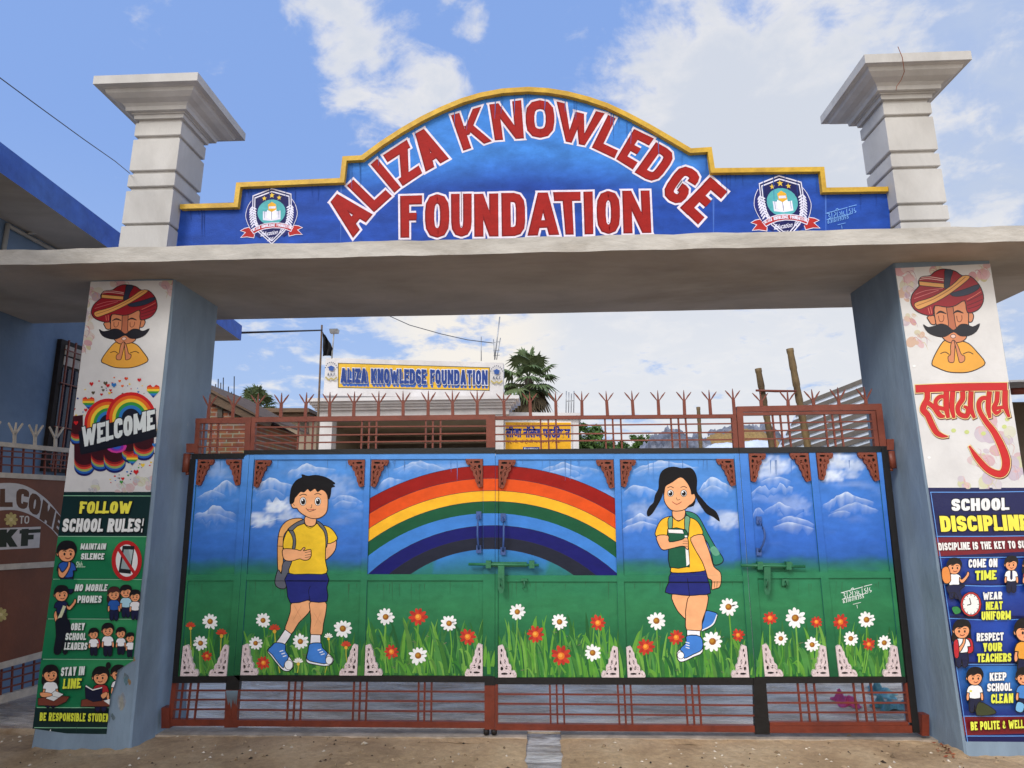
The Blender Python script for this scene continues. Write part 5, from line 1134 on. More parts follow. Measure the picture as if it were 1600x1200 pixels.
FLO = [C(190, 96, 110), C(206, 130, 140), C(160, 110, 140), C(186, 170, 90), C(200, 150, 110)]
def heart(x, y, s): return [(x, y+s), (x-s*.95, y-s*.05), (x-s*.85, y-s*.7), (x-s*.4, y-s*.9), (x, y-s*.45), (x+s*.4, y-s*.9), (x+s*.85, y-s*.7), (x+s*.95, y-s*.05)]
RB6 = [C(206, 32, 36), C(232, 104, 36), C(240, 206, 60), C(56, 150, 66), C(48, 120, 190), C(34, 48, 130)]
# ---- left, upper: welcome
a = Art(YP, .0006); Q = [(141.7, 440), (270.5, 438), (235, 769), (100, 769)]; a.clip = [Q]
sheet(a, Q, lambda u, v: PW, 4, 2)
a.zoom(0, 380, 3); splash(a, 3, [(425, 245, 50), (425, 330, 30), (405, 410, 36), (780, 205, 40), (560, 185, 40), (395, 480, 30)], FLO); splash(a, 4, [(690, 1130, 36), (580, 1140, 40), (440, 1140, 24), (640, 1110, 24)], [C(200, 150, 150), C(170, 170, 180), C(190, 190, 120)])
def fl(x, y):
    t = (y-92)/485; cx_ = 540+53*t; return (( 603-25*t+(x-cx_)*(.903-.03*t))/3, 380+(195+390*t)/3)
turban_man(a, fl)
a.zoom(100, 430, 3.53); rr = random.Random(9)
for k in range(150):
    t = rr.uniform(0, 2*math.pi); d = rr.uniform(.75, 1.12); x, y = 285+math.cos(t)*235*d, 850+math.sin(t)*265*d
    c = rr.choice(RB6+[C(90, 80, 60)]); s_ = rr.choice((3, 4, 5, 6)); (a.poly(ell(x, y, s_, s_*.8, 7), c) if rr.random() < .72 else a.poly(heart(x, y, s_*2), c))
def rheart(x, y, s):
    a.poly(heart(x, y, s), RB6[0]); H_ = heart(x, y, s); c0 = a.clip
    for k in range(1, 6):
        yy = y-s*.9+1.9*s*k/6; pts = []
        w_ = s*.92*min(1, max(.0, 1-(yy-y)/s)) if yy > y else s*.92
        a.poly([(x-w_, yy), (x+w_, yy), (x+max(0, w_-s*.28 if yy > y-s*.1 else w_), yy+s*.32), (x-max(0, w_-s*.28 if yy > y-s*.1 else w_), yy+s*.32)], RB6[k])
rheart(135, 703, 36); rheart(492, 638, 38)
for cx_, cy_, R_ in ((245, 820, 140), (370, 790, 145)):
    for k, c in enumerate(RB6[:5]+[C(22, 24, 40)]):
        r_ = R_*(1-k*.125); a.poly([(cx_+r_*math.cos(t)*.95, cy_-r_*math.sin(t)) for t in [math.pi*i/18 for i in range(19)]]+[(cx_-r_*.95, cy_+60), (cx_+r_*.95, cy_+60)], c)
for cx_, cy_, r_ in ((70, 890, 34), (112, 1040, 56), (200, 1020, 50), (280, 1020, 60), (360, 980, 40), (440, 955, 56)):
    for k, c in enumerate([C(24, 28, 96), C(40, 96, 176), C(150, 170, 90), C(206, 70, 50), C(140, 26, 30), C(60, 14, 22)]):
        a.poly([(cx_-r_, cy_-60-k*10), (cx_+r_, cy_-70-k*10)]+[(cx_+r_*math.cos(t), cy_+(20-k*12)+r_*.85*math.sin(t)) for t in [math.pi*i/12 for i in range(13)]], c)
for k, c in enumerate((C(206, 60, 150), C(130, 50, 170), C(50, 90, 190))): a.poly(ell(290, 945, 56-k*16, 36-k*10, 12), c)
a.poly([(82, 930), (505, 830), (512, 890), (420, 920), (300, 945), (95, 990)], C(18, 20, 32)); a.poly([(80, 862), (505, 745), (512, 880), (90, 985)], C(22, 24, 34))
a.text('WELCOME', (98, 950), (500, 850), (98, 838), C(224, 230, 228), C(20, 24, 36), .05, .26, .06)
rheart(376, 1015, 34); a.poly(heart(397, 1086, 15), RB6[0]); a.poly(heart(275, 606, 14), RB6[4]); a.poly(heart(242, 608, 11), RB6[0]); a.poly(heart(415, 578, 11), RB6[0]); a.poly(heart(66, 815, 13), RB6[0]); a.poly(heart(498, 937, 12), RB6[4])
tag(a.build('poster', M['vinyl']), 'poster of a moustached man in a turban above WELCOME in a rainbow', 'poster', 'posters on the gate pillars')
# ---- left, lower: rules, torn at one side
a = Art(YP-.0008, .0006)
a.clip = [[(100, 768.5), (236.5, 768.5), (208, 1033), (64, 1033)], [(64.2, 1032.8), (207, 1032.8), (184, 1047), (62, 1047)], [(62, 1046.8), (184, 1046.8), (179, 1070), (59, 1070)], [(59, 1069.8), (179, 1069.8), (172, 1090), (57, 1090)], [(57, 1089.8), (172, 1089.8), (166.5, 1147), (125, 1149), (104, 1146), (50, 1145)]]
LQ = lambda v0, v1: [(100-(v0-768)*.1265-3, v0), (240-(v0-768)*.09, v0), (240-(v1-768)*.09, v1), (100-(v1-768)*.1265-3, v1)]
DG = C(14, 44, 44); MG = C(22, 116, 74); LG = C(60, 156, 96); BD = C(150, 206, 166)
sheet(a, LQ(768, 1152), lambda u, v: DG, 2, 1)
for v0, v1 in ((839, 904), (906, 966), (968, 1029), (1031, 1105)): sheet(a, LQ(v0, v1), lambda u, v, v0=v0, v1=v1: mixpx(MG, LG, max(0, .9-abs((v-v0)/(v1-v0)-.15)*2.2)*max(0, 1-abs(u-170)/120)), 8, 6)
for v in (774.5, 838, 905, 967, 1030, 1105.5, 1137, 1147): a.zoom(); a.line([(100-(v-768)*.1265, v), (238-(v-768)*.09, v+.5)], 1.1 if v != 1147 else .8, BD, sm=False)
a.zoom(50, 760, 6)
a.text('FOLLOW', (440, 255), (925, 255), (448, 140), lambda x, y: mixpx(C(248, 236, 80), C(236, 168, 60), min(1, max(0, (y-150)/100))), C(10, 26, 26), .07, .27, .07, .06, C(8, 16, 18))
a.text('SCHOOL RULES!', (278, 428), (1040, 428), (290, 300), C(238, 238, 234), C(10, 26, 26), .06, .27, .07, .06, C(8, 16, 18))
a.text('MAINTAIN', (452, 592), (688, 592), (460, 534), C(232, 236, 230), None, t=.26, slant=.05, shadow=C(14, 60, 42)); a.text('SILENCE', (456, 686), (672, 686), (462, 626), C(232, 236, 230), None, t=.26, slant=.05, shadow=C(14, 60, 42))
a.ftext('Shh...', (408, 762), (498, 760), (412, 704), C(200, 226, 196), .02, .2)
kid(a, 325, 620, 84, C(44, 88, 170), look=1, arm=2); a.poly([(215, 872), (420, 872), (420, 960), (190, 960)], MG, lay=0); a.next()
a.ell(888, 696, 140, 188, C(232, 230, 228), n=30); A_, B_ = offs(ell(888, 696, 122, 170, 34), 38, True); a.strip(A_, B_, C(190, 34, 36), closed=True)
a.poly([(850, 556), (962, 560), (925, 820), (810, 808)], C(30, 32, 36)); a.poly([(862, 590), (948, 594), (918, 780), (832, 770)], C(150, 166, 166)); a.poly([(905, 590), (948, 594), (930, 700)], C(176, 188, 188))
a.line([(800, 570), (965, 822)], 30, C(190, 34, 36), sm=False)
a.text('NO MOBILE', (398, 982), (700, 982), (408, 916), C(232, 236, 230), None, t=.26, slant=.05, shadow=C(14, 60, 42)); a.text('PHONES', (424, 1092), (648, 1092), (430, 1024), C(232, 236, 230), None, t=.26, slant=.05, shadow=C(14, 60, 42))
kid(a, 276, 1010, 64, C(26, 34, 74), C(20, 22, 34), arm=1, look=1); a.line([(305, 1120), (270, 1210), (240, 1260)], 30, C(206, 208, 170)); a.shape([(225, 1165), (205, 1215), (240, 1330), (262, 1322), (240, 1230)], SK, INKP, 6)
a.shape([(228, 1250), (345, 1250), (360, 1420), (330, 1560), (290, 1560), (290, 1420), (270, 1560), (205, 1560), (225, 1400)], C(20, 22, 34), INKP, 5)
kid(a, 768, 1010, 54, C(40, 90, 170), hair=C(74, 36, 34), girl=True); kid(a, 880, 990, 52, C(170, 212, 226)); kid(a, 966, 1030, 48, C(236, 232, 232), bag=C(180, 40, 50))
a.zoom(40, 950, 5.455)
for s_, y, x0, x1 in (('OBEY', 190, 384, 500), ('SCHOOL', 274, 336, 512), ('LEADERS', 356, 328, 522)): a.text(s_, (x0, y), (x1, y), (x0+6, y-62), C(232, 236, 230), None, t=.26, slant=.05, shadow=C(14, 60, 42))
c0 = a.clip; a.clip = [[(90, 968), (212, 968), (206, 1029.5), (60, 1029.5)]]
for x, y, s_, b in ((580, 222, 40, C(190, 50, 60)), (700, 190, 48, None), (812, 215, 40, None), (892, 255, 36, None)): kid(a, x, y, s_, bag=b, low=C(24, 26, 48))
a.clip = c0
a.text('STAY IN', (298, 582), (498, 572), (304, 506), C(232, 236, 230), None, t=.26, slant=.05, shadow=C(14, 60, 42)); a.text('LINE', (316, 690), (468, 684), (322, 604), C(226, 232, 70), None, t=.26, slant=.05, shadow=C(14, 60, 42))
kid(a, 212, 565, 62, hair=INKP, girl=True, look=1); a.shape([(105, 770), (250, 745), (375, 755), (345, 800), (270, 835), (105, 830)], C(120, 60, 46), INKP, 5, sm=False); a.shape([(170, 770), (250, 705), (325, 735), (240, 795)], C(232, 232, 228), INKP, 4, sm=False); a.line([(210, 745), (285, 765)], 3, INKP); a.shape([(125, 720), (210, 725), (225, 748), (140, 760)], SK, INKP, 4)
kid(a, 640, 585, 66, C(170, 40, 46), hair=INKP, look=-1); a.ell(705, 490, 22, 30, INKP); a.shape([(475, 785), (560, 765), (720, 790), (715, 840), (470, 840)], C(120, 60, 46), INKP, 5, sm=False); a.shape([(505, 665), (570, 700), (655, 680), (650, 790), (575, 800), (512, 770)], C(22, 26, 52), INKP, 4, sm=False); a.shape([(512, 655), (572, 692), (655, 672), (652, 684), (572, 706), (508, 670)], C(236, 234, 228), INKP, 3, sm=False); a.shape([(640, 740), (690, 715), (695, 745), (660, 775)], SK, INKP, 4); a.poly([(665, 790), (720, 775), (720, 830)], C(232, 232, 228))
kid(a, 790, 560, 58, hair=INKP)
a.text('BE RESPONSIBLE STUDENT', (118, 962), (742, 972), (124, 890), C(220, 226, 70), C(8, 26, 24), .05, .25)
a.line([(470, 870), (455, 960), (438, 1000), (430, 1070)], 4, C(40, 66, 62)); a.poly([(192, 1065), (215, 1030), (218, 1075)], C(226, 226, 224))
tag(a.build('poster', M['vinyl']), 'green FOLLOW SCHOOL RULES poster with pupils, torn away at its lower right', 'poster', 'posters on the gate pillars')
# ---- right, upper: welcome in Hindi
a = Art(YP, .0006); Q = [(1398.5, 419), (1547, 412), (1603, 764), (1450.5, 764)]; a.clip = [Q]
sheet(a, Q, lambda u, v: PW, 4, 2)
a.zoom(1300, 390, 3); splash(a, 13, [(345, 130, 52), (350, 210, 40), (360, 330, 30), (400, 420, 40), (690, 100, 44), (480, 85, 40)], FLO); splash(a, 14, [(720, 840, 60), (790, 900, 60), (700, 960, 50), (860, 1010, 60), (740, 1090, 46), (620, 1090, 24)], [C(200, 140, 150), C(176, 150, 176), C(190, 190, 120), C(210, 150, 140)])
for x, y in ((570, 848), (632, 855), (710, 862), (808, 830), (822, 795)): a.ell(x, y, 12, 10, C(196, 206, 130), n=9)
T0 = a.T; turban_man(a, T0)
a.zoom(1300, 390, 3)
SW = [([(392, 653), (600, 645), (820, 642)], 34), ([(446, 665), (446, 700), (432, 728), (428, 752), (448, 776), (466, 815), (488, 855), (515, 872), (542, 876)], [24, 24, 26, 28, 26, 26, 24, 18, 3]), ([(440, 712), (476, 738), (505, 776), (528, 782)], [20, 20, 22, 8]),
      ([(536, 665), (536, 740), (545, 788)], [24, 24, 14]), ([(536, 690), (506, 690), (486, 712), (494, 738), (532, 748)], 17), ([(566, 665), (562, 740), (572, 788)], [22, 22, 12]),
      ([(612, 665), (612, 700), (590, 735), (596, 768), (630, 780), (638, 748), (618, 735)], [22, 22, 20, 20, 20, 18, 8]), ([(652, 665), (650, 740), (668, 788)], [22, 22, 12]),
      ([(738, 665), (732, 740), (740, 788)], [22, 22, 12]), ([(736, 696), (704, 698), (688, 722), (694, 760), (722, 806), (760, 856), (796, 926), (816, 990), (808, 1038), (780, 1052), (730, 1030), (680, 976), (644, 922)], [16, 18, 20, 20, 22, 26, 32, 36, 34, 30, 26, 22, 6]),
      ([(776, 665), (772, 712), (758, 742), (770, 766), (792, 754)], [20, 20, 18, 16, 8]), ([(812, 660), (812, 730), (830, 784)], [24, 24, 10]), ([(766, 744), (812, 738)], 15)]
for g_, c in ((13, C(90, 40, 40)), (10, C(238, 206, 140)), (3, C(120, 16, 20)), (0, C(198, 28, 30))):
    for k, (p, w_) in enumerate(SW):
        ws = [q+g_ for q in w_] if isinstance(w_, list) else w_+g_; a.line([(x+(2 if g_ == 13 else 0), y+(3 if g_ == 13 else 0)) for x, y in p], ws, c, ext=g_*.5, lay=k % 13)
    a.next(14)
for x, y in ((385, 546), (455, 975)): a.ell(x, y, 8, 6, C(238, 238, 236), n=8)
tag(a.build('poster', M['vinyl']), 'poster of a moustached man in a turban above red Hindi lettering', 'poster', 'posters on the gate pillars')
# ---- right, lower: discipline
a = Art(YP-.0008, .0006)
RQ = lambda v0, v1: [(1450.5+(v0-764)*.148, v0), (1604+(v0-764)*.157, v0), (1604+(v1-764)*.157, v1), (1450.5+(v1-764)*.148, v1)]
a.clip = [RQ(762, 1165)]
NV = C(22, 26, 78); BL_ = C(34, 74, 170); BL2 = C(60, 130, 206); LB = C(96, 150, 220)
sheet(a, RQ(762, 1166), lambda u, v: NV, 2, 1)
def edge(v): return 1450.5+(v-764)*.148, 1604+(v-764)*.157
a.zoom()
for v0, v1 in ((873, 912), (914, 962), (968, 1034), (1040, 1118)): e0, e1 = edge(v0), edge(v1); sheet(a, [(e0[0]+2, v0), (e0[1]-3, v0), (e1[1]-3, v1), (e1[0]+2, v1)], lambda u, v, v0=v0, v1=v1: mixpx(C(26, 44, 118), BL2 if v0 > 1030 else BL_, max(0, 1-abs((v-v0)/(v1-v0)-.2)*1.3)*max(.1, 1-abs(u-1560)/110)), 8, 6)
e = edge(845); a.poly([(edge(840)[0], 840), (edge(838)[1], 838), (edge(865)[1], 861), (edge(869)[0], 869)], C(120, 28, 40)); a.poly([(edge(1119)[0], 1120), (edge(1117)[1], 1117), (edge(1148)[1], 1144), (edge(1148)[0], 1149)], C(110, 26, 34))
for v in (769, 838, 871, 913, 966, 1038, 1119, 1150): e = edge(v); a.line([(e[0]+2, v), ((e[0]+e[1])/2, v+(3 if v in (913, 966) else 0)), (e[1]-3, v-1)], 1.3, LB)
a.line([(edge(769)[0]+3, 769), (edge(1160)[0]+3, 1160)], 1.1, LB, sm=False)
a.zoom(1350, 750, 2.668)
a.text('SCHOOL', (366, 130), (604, 126), (364, 78), C(238, 238, 236), C(10, 12, 40), .07, .27, .07); a.text('DISCIPLINE', (322, 216), (690, 210), (314, 150), lambda x, y: mixpx(C(248, 230, 80), C(238, 160, 60), min(1, max(0, (y-155)/60))), C(10, 12, 40), .07, .27, .06)
a.text('DISCIPLINE IS THE KEY TO SUCCESS', (312, 294), (752, 282), (308, 262), C(236, 232, 228), C(50, 10, 20), .04, .25)
W2 = C(236, 236, 234); Y2 = C(226, 230, 80); DK = C(12, 14, 44)
for s_, x0, x1, y, h, c in (('COME ON', 436, 556, 366, 36, W2), ('TIME', 464, 552, 418, 40, Y2), ('WEAR', 496, 576, 500, 32, W2), ('NEAT', 508, 578, 542, 34, Y2), ('UNIFORM', 490, 612, 584, 36, Y2), ('RESPECT', 470, 582, 672, 34, W2), ('YOUR', 496, 576, 716, 36, Y2), ('TEACHERS', 472, 614, 760, 36, Y2), ('KEEP', 524, 594, 838, 34, W2), ('SCHOOL', 514, 616, 882, 34, W2), ('CLEAN', 530, 622, 932, 40, Y2)):
    a.text(s_, (x0, y), (x1, y-3), (x0, y-h), c, DK, .05, .26, .07)
a.text('BE POLITE & WELL BEHAVED', (446, 1044), (790, 1030), (444, 1008), Y2, C(40, 10, 16), .05, .25)
kid(a, 376, 362, 29, bag=None, arm=1, look=1); a.shape([(326, 370), (352, 364), (362, 420), (340, 432), (326, 410)], C(226, 140, 70), INKP, 3); a.shape([(350, 440), (420, 440), (400, 460), (412, 492), (432, 500), (420, 514), (400, 505), (380, 470), (352, 470)], C(26, 30, 64), INKP, 3)
a.ell(446, 518, 44, 52, C(190, 50, 50), INKP, 3); a.ell(446, 518, 35, 44, C(238, 236, 230), INKP, 2)
for k in range(12): t_ = math.pi*k/6; a.line([(446+28*math.sin(t_), 518-36*math.cos(t_)), (446+33*math.sin(t_), 518-41*math.cos(t_))], 3, INKP, sm=False)
a.line([(446, 518), (440, 492)], 4, INKP); a.line([(446, 518), (430, 522)], 4, INKP)
a.shape([(366, 532), (392, 528), (404, 550), (380, 560)], C(50, 130, 70), INKP, 2)
kid(a, 614, 350, 26, tie=True, low=C(26, 30, 60)); kid(a, 690, 352, 26, C(180, 60, 60), girl=True); kid(a, 408, 625, 34, C(236, 236, 236), girl=True, bag=C(190, 40, 50), arm=2); a.shape([(374, 675), (392, 668), (396, 735), (378, 738)], C(190, 40, 50), INKP, 3)
kid(a, 672, 630, 42, C(232, 160, 60), look=1); kid(a, 462, 822, 32, C(236, 236, 236), C(30, 34, 60), look=1); a.line([(440, 880), (450, 880)], 8, C(220, 210, 60)); a.shape([(480, 925), (540, 955), (545, 975), (470, 980)], C(60, 66, 40), INKP, 3); kid(a, 668, 822, 32, C(70, 130, 200), look=-1); a.shape([(640, 925), (668, 935), (660, 968), (632, 960)], C(120, 180, 220), INKP, 3)
tag(a.build('poster', M['vinyl']), 'navy SCHOOL DISCIPLINE poster with yellow slogans, pupils and a clock', 'poster', 'posters on the gate pillars')
# ------------------------------------------------------------------ blue house at the left
XW = -4.62
BH = thing('blue_house', 'blue plastered house with deep royal-blue roof edge, left of the gate', 'house', (-6.5, 0, 0))
w = MB(); w.box(-11, XW, -8, 4.25, -.1, 4.33); w.build('wall', M['wall_blue'], BH)
rf = MB(); fx = lambda y: -3.96-.0766*(y+.55)
pl = [(-11.2, -8.2), (fx(-8.2), -8.2), (fx(4.62), 4.62), (-11.2, 4.66)]
n = len(pl); rr = random.Random(3); zt_ = 4.575
rf.add([(x, y, 4.332) for x, y in pl]+[(x, y, zt_) for x, y in pl], [tuple(range(n))[::-1], tuple(range(n, 2*n))], 1)
rf.add([(x, y, 4.332) for x, y in pl]+[(x, y, zt_) for x, y in pl], [(i, (i+1) % n, n+(i+1) % n, n+i) for i in range(n)], 0)
rf.build('roof', [M['fascia_blue'], M['soffit']], BH)
wn = MB(); wn.box(XW+.002, XW+.05, 1.14, 2.1, 2.05, 3.41, 0); WI = wn.build('window', M['iron'], BH)
gl = MB(); gl.box(XW+.051, XW+.056, 1.2, 2.04, 2.1, 3.12); gl.build('pane', M['glass'], WI)
tr_ = MB(); tr_.box(XW+.051, XW+.057, 1.2, 2.04, 3.15, 3.24); tr_.box(XW+.051, XW+.057, 1.2, 2.04, 3.26, 3.36); tr_.build('transom', M['silver'], WI)
gr = MB()
for k in range(9): y = 1.2+k*.105; gr.bar((XW+.085, y, 2.05), (XW+.085, y, 3.41), .014, .014)
for z in (2.12, 2.5, 2.95, 3.3): gr.bar((XW+.088, 1.15, z), (XW+.088, 2.09, z), .018, .01)
gr.build('grille', M['red'], WI)
pp = MB(); zc = 4.285
A0 = atX(13, 347, XW+.025); pp.tube([(XW+.025, A0[1], zc), (XW+.025, A0[1]+3.6, zc)], .02, 8); pp.tube([(XW+.025, A0[1], zc+.02), (XW+.025, A0[1]-.01, 2.6)], .02, 8); pp.build('pipe', M['pvc'], BH)
lf = thing('wall_lamp', 'small grey bracket lamp under the blue roof edge', 'lamp', (XW+.1, .4, 4.2))
m_ = MB(); B0 = atX(43, 365, XW+.03); B1 = atY(64, 363, B0[1]+.1); m_.tube([B0, B1], .014, 8); m_.build('bracket', M['pvc'], lf)
m_ = MB(); m_.tube([B1, atY(74, 362, B0[1]+.13), atY(94, 368, B0[1]+.2)], [.03, .034, .018], 10); m_.build('lamp_head', M['iron'], lf)

# ------------------------------------------------------------------ brown side gate in front of the blue wall
XG = -3.95
SG = thing('side_gate', 'brown sheet side gate with silver rails lettered WELCOME in an arch', 'gate', (XG, .05, .1))
def qx(mb, px, off0, off1, m=0):
    """quad measured on the gate's plane X=XG, with thickness"""
    P = [atX(u, v, XG+off1) for u, v in px]; mb.hexa([(XG+off0, p[1], p[2]) for p in P]+[(XG+off1, p[1], p[2]) for p in P], m)
YR = 118; YL = -120
lv = lambda a, b, u: a+(b-a)*u/100.
def band(v0a, v0b, v1a, v1b): return [(YL, lv(v1a, v1b, YL)), (YR, lv(v1a, v1b, YR)), (YR, lv(v0a, v0b, YR)), (YL, lv(v0a, v0b, YL))]
m_ = MB(); qx(m_, band(746, 751, 1038, 1011), -.02, .012); m_.build('sheet', M['gatebrown'], SG)
m_ = MB()
for k, b in enumerate((band(690, 699.5, 697, 706.5), band(738, 743.5, 746, 751), band(882, 876, 891, 885), band(1036, 1009, 1046, 1019), band(1088, 1060, 1100, 1072))): qx(m_, b, -.03, .02+.001*k)
m_.build('rail', M['silver'], SG)
for rows, (va, vb_, wa, wb), du in ((((704, 711), (713, 719.5), (726, 732)), (696, 705, 741, 746), 1.8), (((1052, 1026), (1064, 1038), (1077, 1050)), (1042, 1015, 1092, 1064), 2.6)):
    m_ = MB()
    for a_, b_ in rows: m_.bar(atX(YL, lv(a_, b_, YL), XG), atX(YR, lv(a_, b_, YR), XG), .012)
    for u in list(range(-116, 118, 17)): m_.bar(atX(u, lv(va, vb_, u), XG-.01), atX(u-du, lv(wa, wb, u), XG-.01), .012, upv=(1, 0, 0))
    m_.build('grille', M['redlow'], SG)
for u in (-82, -47, -12, 22.5, 54.5, 86.5):
    m_ = MB(); vb = lv(690, 699.5, u)
    def pr(q):
        P = [atX(u+a_+(b_*.0), vb+b_, XG) for a_, b_ in q]; nn = len(P); m_.add([(XG-.006, p[1], p[2]) for p in P]+[(XG+.006, p[1], p[2]) for p in P], [tuple(range(nn)), tuple(range(nn, 2*nn))[::-1]]+[(i, nn+i, nn+(i+1) % nn, (i+1) % nn) for i in range(nn)])
    pr([(-2, 1), (2, 1), (2.4, -14), (-1.6, -14)])
    for q in ([(-1, -13), (1.6, -13), (3.4, -32), (2.4, -32)], [(-1.6, -13), (.2, -15), (-8.6, -32), (-9.6, -30)], [(.6, -15), (2.4, -13), (13.2, -29), (12.4, -31)]): pr(q)
    m_.build('spike', M['silver'], SG)
a = Art(0, .0135, side=XG); a.zoom(0, 740, 2.6075); WB = C(196, 190, 186); BR_ = C(92, 58, 38)
oa = [(-260, 190), (-160, 90), (-60, 48), (40, 38), (110, 52), (180, 96), (230, 150), (262, 196)]; ia = [(-200, 260), (-130, 190), (-50, 158), (40, 148), (100, 158), (160, 188), (210, 226), (240, 262)]
a.strip(smoothpts(oa, False, 4), smoothpts(ia, False, 4), WB)
for ch, BL, BR, TL, TR in (('W', (-188, 232), (-118, 182), (-232, 160), (-148, 96)), ('E', (-104, 172), (-62, 152), (-130, 84), (-78, 60)), ('L', (-2, 136), (52, 136), (0, 62), (50, 60)), ('C', (66, 138), (110, 148), (66, 58), (122, 66)), ('O', (112, 152), (158, 178), (124, 70), (172, 98)), ('M', (160, 184), (210, 220), (176, 104), (226, 150)), ('E', (216, 228), (240, 252), (230, 158), (258, 186))):
    BL, BR, TL, TR = (np.array(p, float) for p in (BL, BR, TL, TR)); w_ = .62
    a.glyph(ch, w_, .26, 0, BR_, lambda x, y: tuple((BL*(1-x/w_)+BR*x/w_)*(1-y)+(TL*(1-x/w_)+TR*x/w_)*y))
a.next(6)
a.text('TO', (78, 204), (118, 204), (80, 172), C(206, 200, 190), None, t=.16)
a.poly([(-150, 228), (166, 216), (160, 302), (-150, 318)], WB)
gcol = lambda x, y: mixpx(C(30, 40, 26), C(96, 118, 60), max(0, min(1, (y-225)/70)))
a.text('A', (-110, 306), (-18, 302), (-110, 230), gcol, t=.3); a.text('K', (-6, 300), (72, 298), (-4, 228), gcol, t=.32); a.text('F', (84, 296), (154, 292), (88, 226), gcol, t=.32)
a.build('lettering', M['enamel'], SG)
for x, y in ((45, 187), (4, 574)):
    a = Art(0, .0135, side=XG); a.zoom(0, 740, 2.6075)
    for k in range(8): t_ = math.pi*k/4; a.poly(ell(x+17*math.cos(t_), y+18*math.sin(t_), 12, 8, 8, t_), C(196, 176, 110) if k % 2 else C(180, 158, 96), lay=k % 2)
    a.next(2); a.ell(x, y, 8, 8, C(220, 200, 140), n=8); a.build('flower_badge', M['enamel'], SG)

# ------------------------------------------------------------------ school building behind
YS = 12.
SB = thing('school_building', 'white school block with stepped cornice and a lettered parapet over its porch', 'building', (-3, YS, 0))
m_ = MB(); m_.prism([(505, 618), (786.5, 622), (786.5, 567), (509, 559)], YS, YS+.4); m_.build('parapet', M['white'], SB)
a = Art(YS, .004); a.STEP = 8e-5; a.zoom()
a.poly([(528.6, 605.5), (764.5, 610), (765, 574.5), (528.6, 567.5)], C(222, 176, 52)); a.line([(528.6, 605.5), (764.5, 610), (765, 574.5), (528.6, 567.5)], 1.2, C(90, 84, 60), closed=True, sm=False)
for k in range(7): o_ = (6-k)*.95; a.text('ALIZA KNOWLEDGE FOUNDATION', (532+o_*.8, 598+o_), (762, 601.5+o_), (532+o_*.8, 575+o_), C(58, 100, 178) if k < 6 else C(34, 62, 130), C(220, 220, 226) if k == 6 else None, .05, .25, .08)
for cx_, cy_ in ((517.5, 580), (776, 585.5)):
    a.poly([(cx_-6, cy_-6), (cx_, cy_-9), (cx_+6, cy_-6), (cx_, cy_-3)], C(50, 84, 150)); a.poly([(cx_-4, cy_-5), (cx_+4, cy_-5), (cx_+3.4, cy_-1), (cx_-3.4, cy_-1)], C(50, 84, 150))
    a.text('A K F', (cx_-6, cy_+7), (cx_+6, cy_+7.4), (cx_-6, cy_+2.4), C(60, 70, 90), t=.2); a.line([(cx_-9, cy_+9), (cx_-4, cy_+13), (cx_, cy_+11), (cx_+4, cy_+13), (cx_+9, cy_+9)], 2.4, C(176, 160, 100))
    for k in range(9): t_ = math.pi*(1.1+.8*k/8); a.ell(cx_+9.5*math.cos(t_), cy_-2+12*math.sin(t_), .9, 1.1, C(90, 96, 110), n=6)
a.build('parapet_lettering', M['enamel'], SB)
m_ = MB()
for k, (u0, u1, va, vb, dp) in enumerate(((479, 811, 616, 621, -.55), (484, 806, 621, 626, -.45), (488, 802, 626, 630, -.36), (492, 798, 630, 635, -.27), (496, 795, 635, 645, -.16))):
    P0 = atY(u0, va+.6, YS+dp); P1 = atY(u1, va+6, YS+dp); zb = zY(640, vb+4, YS+dp); zt = zY(640, va+3.6, YS+dp)
    m_.box(P0[0], P1[0], YS+dp, YS+.6-.01*k, zb, zt-.002)
m_.build('cornice', M['white'], SB)
zl = zY(640, 648, YS)
for u0, u1 in ((501, 520), (774, 787)):
    m_ = MB(); m_.box(xY(u0, 680, YS), xY(u1, 680, YS), YS-.1, YS+.3, 0, zl-.004); m_.build('column', M['white'], SB)
x0, x1 = xY(497, 680, YS), xY(795, 680, YS)
m_ = MB(); m_.box(x0, x1, YS+.31, YS+4, zl-.12, zl-.01); m_.build('porch_ceiling', M['porch'], SB)
m_ = MB(); m_.box(x0-.1, x1+.1, YS+4, YS+4.2, 0, zl+.3); m_.box(x1-.12, x1+.1, YS+.6, YS+3.99, 0, zl-.125); m_.box(x0-.1, x0+.05, YS+.6, YS+3.99, 0, zl-.125); m_.build('porch_wall', M['beige'], SB)
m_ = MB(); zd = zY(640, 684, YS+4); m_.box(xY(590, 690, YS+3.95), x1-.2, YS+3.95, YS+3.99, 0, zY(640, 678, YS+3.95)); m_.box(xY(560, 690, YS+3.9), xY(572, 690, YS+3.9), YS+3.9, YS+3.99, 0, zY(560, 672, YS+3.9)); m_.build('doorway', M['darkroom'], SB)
m_ = MB()
for zz_ in (.1, .38): m_.box(xY(570, 690, YS+3), x1-.2, YS+2.4+zz_, YS+2.6+zz_, zl-.3-zz_*2, zl-.22-zz_*2)
m_.build('ceiling_beam', M['porch'], SB)
m_ = MB(); p_ = atY(727, 658, YS+1.6); m_.tube([(p_[0], p_[1], p_[2]-.06), (p_[0], p_[1], p_[2]), (p_[0], p_[1], p_[2]+.07)], [.05, .075, .03], 12); m_.build('ceiling_bulb', M['bulb'], SB)
m_ = MB(); m_.prism([(788, 800), (906, 800), (904, 651), (788, 651)], YS+.3, YS+4); m_.build('wing_wall', M['white'], SB)
m_ = MB(); m_.prism([(786, 651), (910, 651.5), (908, 645), (786, 644)], YS+.15, YS+4.2); m_.build('wing_roof', M['white'], SB)
